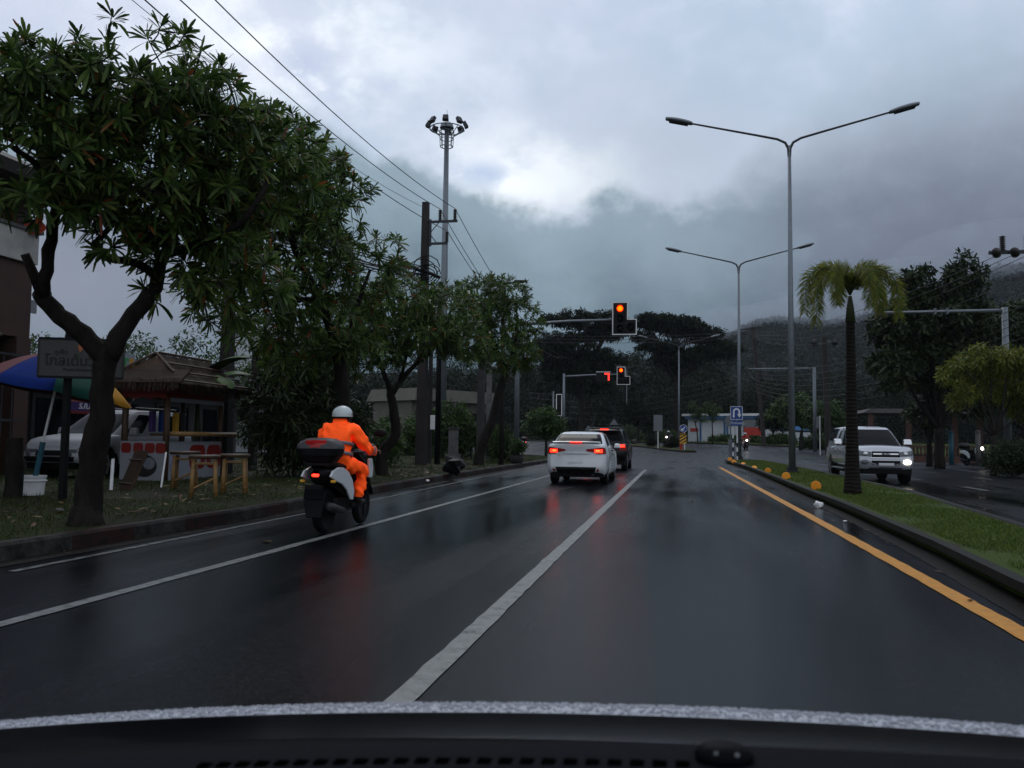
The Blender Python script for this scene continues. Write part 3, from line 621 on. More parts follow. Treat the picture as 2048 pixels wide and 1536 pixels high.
# --- shrubs, banana, hedge and undergrowth
def shrub(name, label, px, dep, w, h, n, per, ln, wd, lm, group=None, lift=.12, cat='shrub', d2=None):
    o = D(px, dep, lift); t = thing(name, label, cat, o, 0, group); mb = MB(); tips, od = in_ellipsoids([(0, 0, h*.55, w/2, (d2 or w)/2, h*.45, 1), (w*.2, 0, h*.4, w*.35, (d2 or w)*.35, h*.35, .5), (-w*.22, 0, h*.42, w*.32, (d2 or w)*.35, h*.4, .5)], n, .2)
    mb.tube([(w*.15,0,h*.3), (.05,0,h*.2), (0,0,-.05), (-.06,.03,h*.3), (-w*.15,0,h*.3)], .03, 5); branches(mb, [(0,0,0), (.05,0,h*.2), (-.06,.03,h*.3), (w*.15,0,h*.3), (-w*.15,0,h*.3)], tips, .006, .03, n=3); mb.build('stem', M['bark'], t)
    V, F = clumps(tips, .16*w**.5+.05, per, ln, wd, 1, .8); fast_mesh('foliage', V, F, M[lm], t); return t
shrub('tall_shrub', 'tall dark shrub filling the gap between the thatched kiosk and the rider', 588, 23, 2.5, 4.2, 220, 60, .2, .05, 'leaf_dark')
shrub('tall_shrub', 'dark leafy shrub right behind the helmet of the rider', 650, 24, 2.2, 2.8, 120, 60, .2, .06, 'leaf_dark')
shrub('bush', 'grass-green bush to the right of the rider, left of the crooked tree', 735, 32, 2.6, 1.7, 100, 60, .18, .05, 'leaf_mid')
shrub('bush', 'leafy bush between the dark pole and the stone pillar', 905, 47, 3.0, 3.2, 110, 60, .22, .08, 'leaf_mid')
shrub('bush', 'bushy plant with orange flowers beside the first traffic light mast', 1005, 41, 1.6, 1.9, 90, 50, .16, .06, 'leaf_mid')
shrub('bush', 'round green bush in front of the cream building', 815, 55, 4.5, 2.6, 120, 60, .25, .1, 'leaf_mid')
shrub('clipped_bush', 'dark rounded clipped bush at the far kerb near the right edge', 2035, 33, 2.2, 1.35, 260, 60, .07, .04, 'leaf_dark')
shrub('small_bush', 'low dark bush on the traffic island beside the sign back', 1345, 82, 1.7, 1.0, 60, 50, .14, .06, 'leaf_far')
shrub('small_bush', 'narrow dark bush on the traffic island, further from the keep-left sign', 1304, 86, 1.0, 1.0, 40, 50, .14, .06, 'leaf_far')
for i, (px, dep, w, h) in enumerate([(1335,119,3,1.7), (1450,113,4,1.0), (1500,109,4,.9), (1560,100,4,1.2), (1640,86,3.5,1.4), (1250,123,5,2.4)]):
    shrub('field_bush', 'weedy green bush in the rough field below the white shed', px, dep, w, h, 90, 45, .3, .1, 'leaf_mid', 'weedy bushes in the rough field')
o = D(392, 23, .12); t = thing('banana_plant', 'banana plant with broad torn leaves behind the thatched kiosk', 'banana plant', o)
MB().tube([(0,0,0), (.03,0,1.2), (0,.02,2.4)], [.13,.1,.06], 9).build('trunk', M['palm_green'], t, smooth=True)
mb = MB()
for k in range(8):
    a = k*2.4; up = 1.25-.1*k; ln = 1.9; rows = []; p = Vector((0,0,2.3))
    for i in range(13):
        s = i/12; ang = up-s*1.5; p = p+(Vector((math.cos(a)*math.cos(ang), math.sin(a)*math.cos(ang), math.sin(ang))))*ln/12; w = .32*math.sin(math.pi*min(1, s*.9+.08))**.6*(1 if i < 12 else .1)
        sd_ = Vector((-math.sin(a), math.cos(a), 0)); rows.append([p-sd_*w+Vector((0,0,-.3*w)), p, p+sd_*w+Vector((0,0,-.3*w))])
    mb.grid(rows)
M['banana'] = mat('banana_leaf', (.03,.065,.012), .5, 0, .4, 3, scl=(1,1,1), spec=.08); mb.build('leaf_blades', M['banana'], t, smooth=True)

# background tree line: reads as one mass
cen = []; rad = []
for px in range(560, 2300, 14):
    for r_ in range(3):
        dep = 150+r_*16+rnd.uniform(-6, 6); top = 748 if px < 1050 else (712 if px < 1300 else 722 if px < 1450 else 775); top += rnd.uniform(-14, 22)-r_*12
        base = D(px, dep); zt = P(px, top, dep).z
        for k in range(6): cen.append([base.x+rnd.uniform(-2,2), base.y+rnd.uniform(-3,3), base.z+.8+(zt-base.z-1.2)*(k+rnd.random())/6]); rad.append(rnd.uniform(1.2, 2.3))
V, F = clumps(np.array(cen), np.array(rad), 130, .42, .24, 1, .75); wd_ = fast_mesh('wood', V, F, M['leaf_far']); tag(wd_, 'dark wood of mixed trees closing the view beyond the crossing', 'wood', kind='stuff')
# low hill tops seen over the shop on the far side, as separate tree line near the houses
cen = []; rad = []
for px in range(-60, 560, 16):
    for k in range(5):
        dep = 58+rnd.uniform(-4, 4); base = D(px, dep); zt = P(px, 665+rnd.uniform(-10, 20)+(10 if px > 300 else 0), dep).z
        cen.append([base.x, base.y, 1+(zt-1.4)*(k+rnd.random())/5]); rad.append(rnd.uniform(.8, 1.3))
V, F = clumps(np.array(cen), np.array(rad), 120, .26, .13, 1, .8); wd_ = fast_mesh('thicket', V, F, M['leaf_mid']); tag(wd_, 'green thicket behind the shops at the left', 'thicket', kind='stuff')

# ------------------------------------------------------------------ hills
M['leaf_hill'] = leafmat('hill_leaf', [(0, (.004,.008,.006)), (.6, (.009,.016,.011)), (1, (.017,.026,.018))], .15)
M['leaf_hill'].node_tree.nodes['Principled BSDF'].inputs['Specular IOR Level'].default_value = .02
def hill(name, ridge, dep, foot, seed, rows=60, bump=5):
    rr_ = np.random.default_rng(seed); cols = []; pxs = np.linspace(ridge[0][0], ridge[-1][0], 260)
    for px in pxs:
        py = np.interp(px, [r[0] for r in ridge], [r[1] for r in ridge]); top = P(px, py, dep); ft = P(px, 880, foot); col = []
        for i in range(rows+14):
            f = i/rows
            if f <= 1: x = ft.x+(top.x-ft.x)*f; y = ft.y+(top.y-ft.y)*f; z = 1+(top.z-1)*(f**1.35)
            else: x = ft.x+(top.x-ft.x)*f; y = ft.y+(top.y-ft.y)*f; z = top.z-(f-1)*2.5*(top.z)
            col.append((x, y, z+rr_.uniform(-1, 1)*bump*min(1, f*3)*.5))
        cols.append(col)
    mb = MB(); mb.grid(cols); o = mb.build(name, M['hillside'], smooth=True); o['kind'] = 'structure'; return o
m, nt, b, _ = nmat('hillside_jungle'); M['hillside'] = m
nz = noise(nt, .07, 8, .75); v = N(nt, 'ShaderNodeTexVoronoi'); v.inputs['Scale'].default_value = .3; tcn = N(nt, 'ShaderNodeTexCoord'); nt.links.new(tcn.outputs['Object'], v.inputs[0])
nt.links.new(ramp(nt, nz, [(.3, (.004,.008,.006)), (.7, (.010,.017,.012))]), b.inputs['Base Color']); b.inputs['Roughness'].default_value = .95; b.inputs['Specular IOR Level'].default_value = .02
bp = N(nt, 'ShaderNodeBump'); bp.invert = True; bp.inputs['Strength'].default_value = 1; bp.inputs['Distance'].default_value = 3; nt.links.new(v.outputs[0], bp.inputs['Height']); nt.links.new(bp.outputs[0], b.inputs['Normal'])
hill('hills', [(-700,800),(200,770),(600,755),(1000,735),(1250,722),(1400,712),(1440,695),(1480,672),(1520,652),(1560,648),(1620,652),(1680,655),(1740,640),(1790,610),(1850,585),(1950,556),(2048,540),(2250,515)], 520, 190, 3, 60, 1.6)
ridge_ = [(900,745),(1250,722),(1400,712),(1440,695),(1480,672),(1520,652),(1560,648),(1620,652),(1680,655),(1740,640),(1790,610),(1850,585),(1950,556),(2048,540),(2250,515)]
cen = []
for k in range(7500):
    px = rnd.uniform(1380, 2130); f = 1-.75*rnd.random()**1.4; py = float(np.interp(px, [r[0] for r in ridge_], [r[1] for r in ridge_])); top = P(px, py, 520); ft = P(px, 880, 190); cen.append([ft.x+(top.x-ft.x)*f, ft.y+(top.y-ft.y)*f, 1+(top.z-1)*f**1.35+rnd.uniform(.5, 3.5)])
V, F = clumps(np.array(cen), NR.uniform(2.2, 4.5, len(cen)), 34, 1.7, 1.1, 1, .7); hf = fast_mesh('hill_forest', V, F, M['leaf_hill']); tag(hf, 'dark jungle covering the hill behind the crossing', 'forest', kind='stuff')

# ------------------------------------------------------------------ grass
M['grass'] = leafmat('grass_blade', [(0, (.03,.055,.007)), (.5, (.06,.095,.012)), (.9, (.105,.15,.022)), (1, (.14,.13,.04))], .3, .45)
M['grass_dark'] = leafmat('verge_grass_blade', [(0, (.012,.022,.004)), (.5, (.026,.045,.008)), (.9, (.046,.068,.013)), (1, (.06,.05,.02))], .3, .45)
M['dead_leaf'] = leafmat('dead_leaf', [(0, (.03,.018,.008)), (.5, (.09,.04,.012)), (1, (.16,.10,.03))], .1)
def inside(poly, x, y):
    c = np.zeros(len(x), bool); n = len(poly)
    for i in range(n):
        (x1, y1), (x2, y2) = poly[i], poly[(i+1) % n]
        if y1 == y2: continue
        k = ((y1 > y) != (y2 > y)) & (x < (x2-x1)*(y-y1)/(y2-y1)+x1); c ^= k
    return c
def grass(name, poly, y0, y1, n, m, ln, label, patch=.45, seed=1, near=1.0, xr=None):
    r_ = np.random.default_rng(seed); xs = [p[0] for p in poly]; x0, x1 = xr or (min(xs), max(xs))
    u = r_.uniform(0, 1, n); y = y0*(y1/y0)**(u**near) if y0 > 0 else y0+(y1-y0)*u; x = r_.uniform(x0, x1, n); k = inside(poly, x, y)
    ph = np.sin(x*2.1+np.sin(y*1.3)*1.5)+np.sin(y*1.7+x*.6)*.8+r_.normal(0, .5, n); k &= ph > patch*2-1.6; x = x[k]; y = y[k]; n = len(x)
    z = np.array([gz(a) for a in y])+.145; b = np.stack([x, y, z], 1); d = unit(np.stack([r_.normal(0, .45, n), r_.normal(0, .45, n), np.ones(n)], 1)); up = unit(r_.normal(0, 1, (n, 3)))
    far = 1+np.maximum(0, y-10)*.05
    V, F = leaves(b, d, up, ln*r_.uniform(.5, 1.3, n), .007*far*r_.uniform(.8, 1.4, n), r_.uniform(.1, .7, n), 2); o = fast_mesh(name, V, F, m); tag(o, label, 'grass', kind='stuff'); return o
shrink = [(x+.12, y) for x, y in MK]+[(x-.06, y) for x, y in MR]
grass('median_grass', shrink, 6.5, 54, 120000, M['grass'], .075, 'short green lawn grass on the median', .36, 1, 1.0)
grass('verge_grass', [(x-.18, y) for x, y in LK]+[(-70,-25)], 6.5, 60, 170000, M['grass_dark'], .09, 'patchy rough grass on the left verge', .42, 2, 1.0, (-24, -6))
grass('field_grass', RK+[(-75,230),(300,230),(300,-25)], 30, 140, 60000, M['grass'], .28, 'tall grass of the field across the road', .2, 3, 1.0, (-10, 40))
grass('island_grass', IS, 75, 121, 8000, M['grass'], .16, 'grass on the traffic island', .1, 4, 1.0)

_y = NR.uniform(7, 34, 420); _x = -6.7-NR.gamma(1.6, 1.1, 420); _b = np.stack([_x, _y, np.full(420, .21)], 1); _d = unit(np.stack([NR.normal(0, 1, 420), NR.normal(0, 1, 420), NR.uniform(-.1, .25, 420)], 1))
V, F = leaves(_b, _d, np.tile([[0, 0, 1.0]], (420, 1))+NR.normal(0, .2, (420, 3)), NR.uniform(.08, .2, 420), NR.uniform(.03, .05, 420), np.full(420, .1), 3); _o = fast_mesh('leaf_litter', V, F, M['dead_leaf']); tag(_o, 'brown and yellow fallen leaves scattered over the left verge', 'leaf litter', kind='stuff')
_y = np.concatenate([NR.uniform(7, 30, 60), NR.uniform(7, 40, 50)]); _x = np.concatenate([-6.05+NR.normal(0, .12, 60), 2.5+NR.normal(0, .12, 50)]); _n = len(_x); _b = np.stack([_x, _y, np.full(_n, .012)], 1); _d = unit(np.stack([NR.normal(0, 1, _n), NR.normal(0, 1, _n), NR.uniform(0, .15, _n)], 1))
V, F = leaves(_b, _d, np.tile([[0, 0, 1.0]], (_n, 1)), NR.uniform(.05, .14, _n), NR.uniform(.025, .045, _n), np.full(_n, .02), 3); _o = fast_mesh('leaf_litter', V, F, M['dead_leaf']); tag(_o, 'small wet leaves washed into the gutters along both kerbs', 'leaf litter', kind='stuff')
# ------------------------------------------------------------------ street furniture
def street_lamp(label, px, dep, ztop=12.0, lift=.15, simple=False):
    o = D(px, dep, lift); t = thing('street_lamp', label, 'street lamp', o, 0, 'twin-arm street lamps'); H_ = ztop-o.z
    MB().tube([(0,0,0), (0,0,H_*.5), (0,0,H_)], [.125, .095, .06], 12).build('pole', M['steel'], t, smooth=True)
    mb = MB().box((0,0,.04), (.42,.42,.08))
    for i in range(4): mb.lathe([(.03,.06),(.03,.2),(.012,.21)], 6, (.15*(1 if i % 2 else -1), .15*(1 if i > 1 else -1), 0))
    mb.build('base_plate', M['steel_dark'], t)
    for s in (-1, 1):
        MB().tube([(0,0,H_-.5), (s*.03,0,H_-.1), (s*.14,0,H_+.12), (s*.42,0,H_+.27), (s*1.2,0,H_+.47), (s*3.65,0,H_+1.08)], [.06,.055,.05,.045,.042,.035], 8).build('arm', M['steel_dark'], t, smooth=True)
        mb = MB(); rows = []
        for i in range(9):
            f = i/8; w = .19*math.sin(math.pi*(.12+.8*f))**.5; h = .115*math.sin(math.pi*(.15+.7*f))**.5; c = Vector((s*(3.5+f*1.0), 0, H_+1.04+f*.25))
            rows.append([c+Vector((0, w*math.cos(a), h*math.sin(a)*(1 if math.sin(a) > 0 else .6))) for a in [k*math.pi/6 for k in range(12)]])
        mb.grid(rows, closed=True); lh = mb.build('lamp_head', M['steel'], t, smooth=True)
        MB().box((s*4.02,0,H_+1.098), (.72,.26,.03), (0, -s*.245, 0)).build('lens', M['black'], lh)
    return t
street_lamp('nearest twin-arm street lamp on the median, tallest grey pole', 1584, 31.0, P(1580, 278, 31).z)
street_lamp('twin-arm street lamp directly behind the blue U-turn sign', 1479, 53, P(1479, 528, 53).z)
street_lamp('distant twin-arm street lamp in front of the open-crowned rain tree', 1358, 96, P(1357, 692, 96).z)
street_lamp('far twin-arm street lamp whose pole stands behind the second traffic light', 1253, 146, P(1253, 737, 146).z, 0)
street_lamp('farthest twin-arm street lamp behind the second traffic light mast', 1131, 178, P(1131, 760, 178).z, 0)

def signal_head(parent, c, s=1.0, lit=True):
    """L-shaped three-lamp head with a turn lamp beside the lowest one, facing -Y"""
    w, h, fw, fh = .62*s, 1.42*s, .40*s, .64*s; x0 = -w/2; z0 = -h/2
    Lp = lambda e: [(x0-e, z0-e), (x0+w+fw+e, z0-e), (x0+w+fw+e, z0+fh+e), (x0+w+e, z0+fh+e), (x0+w+e, z0+h+e), (x0-e, z0+h+e)]
    q = lambda pl: [(a+c[0], b+c[2]) for a, b in pl]
    bp = MB().prism(q(Lp(0)), c[1]-.10, c[1]+.08).build('backplate', M['black'], parent)
    mb = MB(); a = q(Lp(.045*s)); b = q(Lp(0.004))
    vs = [(x, c[1]-.115, z) for x, z in a]+[(x, c[1]-.115, z) for x, z in b]+[(x, c[1]-.06, z) for x, z in a]+[(x, c[1]-.06, z) for x, z in b]; n = 6; fs = []
    for i in range(n):
        j = (i+1) % n; fs += [(i, j, n+j, n+i), (2*n+i, 2*n+j, j, i), (3*n+i, 3*n+j, 2*n+j, 2*n+i), (n+i, n+j, 3*n+j, 3*n+i)]
    mb.add(vs, fs); mb.build('border', M['white'], bp)
    for i, (lx, lz, m_) in enumerate([(0, z0+h-.26*s, 'sig_red' if lit else 'black'), (0, z0+h-.71*s, 'black'), (0, z0+.25*s, 'black'), (.5*s, z0+.3*s, 'black')]):
        r = .165*s; MB().lathe([(.01,0), (r*.7,-.01), (r,-.03), (r*1.0,-.05)], 20, (c[0]+lx, c[1]-.13, c[2]+lz), (R(-90), 0, 0), 0, *((.72, .72) if m_ == 'sig_red' else (1, 1))).build('lamp', M[m_], parent, smooth=True)
        if m_ == 'sig_red': MB().lathe([(r*.7,-.012),(r,-.004),(r,-.03)], 20, (c[0]+lx, c[1]-.125, c[2]+lz), (R(-90), 0, 0)).build('lamp_rim', M['glow_red'], parent, smooth=True)
        mb = MB(); rows = []
        for k in range(11):
            a_ = math.pi*k/10; rows.append([(c[0]+lx+math.cos(a_)*r*1.1, c[1]-.11, c[2]+lz+math.sin(a_)*r*1.1), (c[0]+lx+math.cos(a_)*r*1.08, c[1]-.3*s, c[2]+lz+math.sin(a_)*r*1.08-.0), (c[0]+lx+math.cos(a_)*r*1.02, c[1]-.3*s, c[2]+lz+math.sin(a_)*r*1.02), (c[0]+lx+math.cos(a_)*r*1.02, c[1]-.11, c[2]+lz+math.sin(a_)*r*1.02)])
        mb.grid(rows); mb.build('visor', M['black'], parent)
def signal_mast(label, px, dep, arm_py, head_px, head_py, s):
    o = D(px, dep, .15); t = thing('traffic_light', label, 'traffic light', o, 0, 'overhead traffic lights on arms'); za = P(px, arm_py, dep).z-o.z; hx = P(head_px, head_py, dep); hd = Vector((hx.x-o.x, -.16, 0)); hz = hx.z-o.z
    # the arm runs square to the road
    xr = (P(head_px, head_py, dep).x-o.x)
    MB().tube([(0,0,0), (0,0,za*.6), (0,0,za+.15)], [.13,.11,.09], 12).build('mast', M['steel'], t, smooth=True)
    MB().tube([(0,0,za-.1), (xr*.5,0,za+.03), (xr+.3*s,0,za+.08)], [.075,.06,.05], 10).build('arm', M['steel'], t, smooth=True)
    MB().box((0,0,.05), (.5,.5,.1)).build('base_plate', M['steel_dark'], t)
    signal_head(t, (xr-.1*s, -.18, hz), s); return t, za, xr
t1, za, xr = signal_mast('nearest overhead traffic light, large L-shaped black head showing a glowing red lamp', 1033, 40, 643, 1247, 642, 1.0)
t2, za2, xr2 = signal_mast('smaller farther overhead traffic light, L-shaped head beside a red countdown display', 1127, 73, 750, 1246, 753, 1.0)
bx = (P(1209, 755, 73).x-t2.location.x); bz = P(1209, 755, 73).z-t2.location.z
cd_ = MB().box((bx-.05,-.2,bz), (1.15,.25,.78)).build('countdown_box', M['black'], t2, bevel=.01)
MB().box((bx-.05,-.24,bz+.43), (1.2,.34,.05)).build('hood', M['white'], cd_)
mb = MB(); mb.box((bx+.27,-.335,bz+.27), (.44,.03,.13)); mb.box((bx+.41,-.335,bz-.04), (.13,.03,.52)); mb.build('digit', M['led_red'], cd_)
sg = MB().box((-.38,0,P(1117,810,73).z-t2.location.z), (.42,.3,1.75)).build('side_signal', M['black'], t2, bevel=.02)
zz = P(1117,810,73).z-t2.location.z
mb = MB()
for x_, z_, w_, h_ in [(-.38, zz+.91, .5, .06), (-.38, zz-.91, .5, .06), (-.61, zz, .06, 1.88), (-.15, zz, .06, 1.88)]: mb.box((x_, -.16, z_), (w_, .03, h_))
mb.build('border', M['white'], sg); MB().tube([(-.2,0,zz+.5), (0,0,zz+.5)], .03).build('bracket', M['steel_dark'], t2)
def gantry(label, px, dep, top, px2, extra=False):
    o = D(px, dep, .15); t = thing('overhead_arm', label, 'signal mast', o, 0, 'empty-looking overhead arms seen from behind'); z = P(px, top, dep).z-o.z; x = P(px2, top, dep).x-o.x
    MB().tube([(0,0,0), (0,0,z+.12)], [.16,.13], 12).build('mast', M['steel'], t, smooth=True); MB().tube([(0,0,z), (x,0,z-.02)], [.075,.055], 10).build('arm', M['steel'], t, smooth=True)
    mb = MB(); [mb.box((x+q, -.02, z), (.05,.2,.24)) for q in (.4, .9)]
    for q in (.4, .9): MB().box((x*.32+q-1.6, 0, z), (.06,.22,.26)).build('clamp', M['steel'], t)
    return t
gantry('tall overhead mast arm reaching from the right edge towards the palm', 2016, 37, 618, 1776)
gantry('slim distant overhead mast arm beyond the nearest lamp post', 1630, 73, 736, 1500)

# high mast with ring of floodlights
o = D(883, 49, .13); t = thing('flood_mast', 'very tall grey mast carrying a ring of floodlights', 'light mast', o); zt = P(900, 238, 49).z-o.z; tip = P(900, 238, 49)-o; lean = Vector((tip.x, tip.y, 0))*.0
MB().tube([(0,0,0), (0,0,zt*.5), (0,0,zt)], [.26,.2,.13], 14).build('pole', M['steel'], t, smooth=True)
mb = MB(); ring = lambda r, z, th: mb.tube([(r*math.cos(k*math.pi/10), r*math.sin(k*math.pi/10), z) for k in range(21)], th, 6)
ring(1.0, zt-.15, .035); ring(.42, zt-.3, .03); ring(.36, zt-1.2, .03); ring(.38, zt-.75, .025)
for k in range(8):
    a = k*math.pi/4+.2; mb.tube([(.37*math.cos(a), .37*math.sin(a), zt-1.2), (.42*math.cos(a), .42*math.sin(a), zt-.3)], .02, 5); mb.tube([(.42*math.cos(a), .42*math.sin(a), zt-.55), (1.0*math.cos(a), 1.0*math.sin(a), zt-.15)], .025, 5)
mb.lathe([(.42,zt-.1), (.36,zt+.12), (.2,zt+.26), (.03,zt+.3)], 14); mb.build('cage', M['steel'], t)
for k in range(8):
    a = k*math.pi/4+.2; MB().box((1.08*math.cos(a), 1.08*math.sin(a), zt+.12), (.36,.22,.38), Euler((R(28), 0, a-math.pi/2)).to_matrix(), 0, .85).build('floodlight', M['steel_dark'], t, bevel=.02)
MB().tube([(0,0,zt+.28), (0,0,zt+1.0)], .012, 5).build('lightning_rod', M['steel_dark'], t)

# concrete power pole
M['pole'] = mat('weathered_pole_concrete', (.024,.021,.02), .6, 0, .35, 3, .4, 40, (1,1,.4), spec=.15); M['insulator'] = mat('insulator', (.02,.018,.018), .3, 0, .2)
def insulator(parent, x, y, z, h=.46, r=.09):
    pr = []
    for k in range(7): pr += [(r*.55, h*k/7), (r, h*(k+.25)/7), (r*.55, h*(k+.6)/7)]
    return MB().lathe(pr+[(.02, h)], 10, (x, y, z)).build('insulator', M['insulator'], parent, smooth=True)
o = D(843, 34.8, .13); t = thing('power_pole', 'square concrete power pole with two steel brackets and three black insulators', 'power pole', o); ztp = P(846, 396, 34.8).z-o.z; PP = o
MB().box((0,0,ztp/2-.1), (.42,.42,ztp+.2), None, 0, .62).build('pole', M['pole'], t, bevel=.02)
z1 = P(850,437,34.8).z-o.z; z2 = P(850,482,34.8).z-o.z
mb = MB(); mb.box((.75,0,z1), (1.2,.09,.09)); mb.box((.55,0,z2), (.8,.09,.09)); mb.box((.2,0,(z1+z2)/2), (.1,.1,z1-z2+.2)); mb.tube([(.2,0,z2+.45), (.6,0,z1)], .02, 5); mb.tube([(.2,0,z2+.4), (.5,0,z2)], .02, 5); mb.build('bracket', M['steel_dark'], t)
insulator(t, .62, 0, z1+.05); insulator(t, 1.25, 0, z1+.05); insulator(t, .92, 0, z2+.05)
mb = MB()
for k in range(7): 
    a = rnd.uniform(0, 6.28); zc = P(840, 545, 34.8).z-o.z; r_ = rnd.uniform(.3,.6); c = Vector((rnd.uniform(-.3,.35), -.25, zc+rnd.uniform(-.3,.3))); mb.tube([c+Vector((r_*math.cos(q*.6), .05*math.sin(q+a), r_*.8*math.sin(q*.6))) for q in range(11)], .022, 5)
mb.build('cable_coil', M['black'], t)
for s_ in (-1, 1): MB().tube([(s_*.08,-.3,zc+.1), (s_*.75,-.3,zc-.2+.3*(s_ < 0)*2)], .07, 8).build('splice_box', M['black'], t)
INS = [PP+Vector((.62,0,z1+.52)), PP+Vector((1.25,0,z1+.52)), PP+Vector((.92,0,z2+.52))]

def plain_pole(name, label, px, dep, top, r=.14, m='pole', square=True, lean=0, cat='pole'):
    o = D(px, dep, .12); t = thing(name, label, cat, o); z = P(px, top, dep).z-o.z
    if square: MB().box((0,0,z/2-.1), (r*2,r*2,z+.2), (0, lean, 0), 0, .7).build('pole', M[m], t, bevel=.01)
    else: MB().tube([(-math.sin(lean)*0,0,0), (math.sin(lean)*z,0,z)], [r, r*.75], 10).build('pole', M[m], t, smooth=True)
    return t, z
p_, z_ = plain_pole('utility_pole', 'thin brown pole with a grey meter box, right beside the concrete power pole', 859, 37.5, 560, .09)
mb_ = MB().box((.2,-.14,P(866,845,37.5).z-D(859,37.5,.12).z), (.24,.16,.62)).build('meter_box', M['white'], p_, bevel=.02)
plain_pole('utility_pole', 'near-black round pole right of the meter box pole', 875, 36, 560, .13, 'black', False)
plain_pole('utility_pole', 'grey concrete pole behind the leaning roadside tree, thicker of two', 961, 46, 600, .2, 'conc_dark')
plain_pole('utility_pole', 'pale concrete pole behind the leaning roadside tree, with cables running down', 977, 49, 600, .15, 'concrete')
plain_pole('utility_pole', 'dark pole behind the right end of the thatched kiosk', 449, 24.5, 560, .19, 'pole')
plain_pole('utility_pole', 'slender dark pole between the kiosk and the tall dark shrub', 506, 27, 700, .12, 'pole')
plain_pole('utility_pole', 'thin grey post left of the second traffic light mast', 1106, 66, 782, .07, 'steel', False)
p_, z_ = plain_pole('utility_pole', 'leaning dark wooden utility pole behind the U-turn sign', 1518, 98, 652, .24, 'pole', True, -.085)
MB().box((-.085*z_*.97+.1,0,z_*.985), (2.6,.12,.14), (0,-.1,0)).build('crossarm', M['pole'], p_); MB().lathe([(.3,0),(.33,.1),(.33,1.8),(.3,1.9)], 12, (-.05*z_*.6+.9, .2, z_*.56)).build('transformer', M['steel_dark'], p_, smooth=True)
p_, z_ = plain_pole('speaker_pole', 'dark pole with two horn loudspeakers, behind the palm', 1654, 72, 672, .26, 'pole', True, -.03)
for s_ in (-1, 1): MB().lathe([(.06,0),(.1,.2),(.3,.5),(.34,.52)], 14, (s_*.55-.2, -.1, z_-.5), (R(90), 0, R(s_*30))).build('horn', M['steel_dark'], p_, smooth=True)
# the pole at the right edge
o = D(2082, 30, .14); t = thing('power_pole', 'power pole at the right edge of the view, only its crossarm and insulators showing', 'power pole', o); zr = P(2082, 500, 30).z-o.z
MB().box((0,0,zr/2+.3), (.36,.36,zr+.8), None, 0, .65).build('pole', M['pole'], t, bevel=.02); MB().box((-.45,-.22,zr), (2.3,.1,.12)).build('crossarm', M['steel_dark'], t)
for x_ in (-1.15, -.35, .5): insulator(t, x_, -.22, zr+.06, .55, .12)
for x_ in (-1.35, -.75): MB().lathe([(.05,0),(.15,.06),(.15,.3),(.06,.42)], 10, (x_, -.3, zr-.12), (R(70), 0, R(-30))).build('strain_insulator', M['insulator'], t, smooth=True)
MB().box((-.35,-.3,P(2048,552,30).z-o.z), (1.0,.12,.14), (0,-.25,0)).build('lower_arm', M['steel_dark'], t)
RP = o+Vector((-1.1,-.25,zr)); 
# street lamp stub poking out over the round-crowned tree
o = D(1003, 36.5, .13); t = thing('street_light', 'short single-arm street light poking out above the round-crowned tree', 'street light', o); zz = P(1003, 560, 36.5).z-o.z
MB().tube([(0,0,0), (0,0,zz)], [.11,.08], 8).build('pole', M['pole'], t, smooth=True); MB().tube([(0,0,zz-.1), (.75,0,zz+.02)], .05, 6).build('arm', M['black'], t); MB().box((.75,0,zz+.0), (.62,.22,.12), (0,.03,0), 0, .8).build('lamp_head', M['black'], t, bevel=.03)

# ---- cables
def cable(label, a, b, sag, r, group, name='power_line', n=24):
    a = Vector(a); b = Vector(b); pts = []
    for i in range(n+1):
        f = i/n; p = a.lerp(b, f); p.z -= sag*4*f*(1-f); pts.append(p)
    o = MB().tube(pts, r, 5).build(name, M['cable'], None); return tag(o, label, 'cable', group)
M['cable'] = mat('cable_sheath', (.01,.01,.011), .5, 0, .2)
g_ = 'high-voltage lines running from the concrete power pole towards the viewer'
for p, dx, zz in zip(INS, (0, 0, 0), (11.1, 11.2, 10.3)): cable('black high-voltage line sloping from an insulator on the concrete pole up out of view', p, (p.x+.3, -6, zz+.3), 1.35, .014, g_)
cable('thin line from the top of the concrete pole out of view overhead', PP+Vector((.1,0,ztp-.3)), (PP.x-.1, -6, 11.4), 1.5, .008, None)
g_ = 'high-voltage lines running on from the concrete power pole behind the trees'
for p in INS: cable('line sagging from the concrete pole down behind the round-crowned tree', p, (p.x+.4, 66, 7.6), 1.2, .014, g_)
g_ = 'bundled telecom cables behind the nearest tree'
for k in range(11):
    z0_ = P(840, 545, 34.8).z; cable('black telecom cable in the sagging bundle behind the nearest tree', (PP.x-.2+rnd.uniform(-.15,.15), PP.y, z0_+rnd.uniform(-.5,.4)), (-11.3+rnd.uniform(-.35,.35), 3.0, 6.3+rnd.uniform(-.45,.75)), .55+rnd.uniform(-.1,.25), .016+.012*rnd.random(), g_)
g_ = 'overhead lines from the right edge pole to the leaning pole'
LPz = D(1500, 98).z
for k in range(4): cable('overhead line from the right edge pole towards the leaning wooden pole', RP+Vector((-.2+.5*k,0,-.1-.5*(k == 3))), P(1490+8*k, 662+5*k, 98), 1.0+.2*k, .012, g_)
g_ = 'low telecom cables sagging across the crossing'
for k in range(7): cable('low telecom cable sagging across the far crossing', (P(2080, 600+16*k, 34)), P(1512, 740+7*k, 97), 1.0+.12*k, .014, g_)
for k in range(5): cable('low telecom cable sagging across the far crossing', P(1512, 742+8*k, 97), P(1060, 785+10*k, 130), 1.4+.2*k, .02, g_)
g_ = 'lines crossing the sky behind the nearest traffic light'
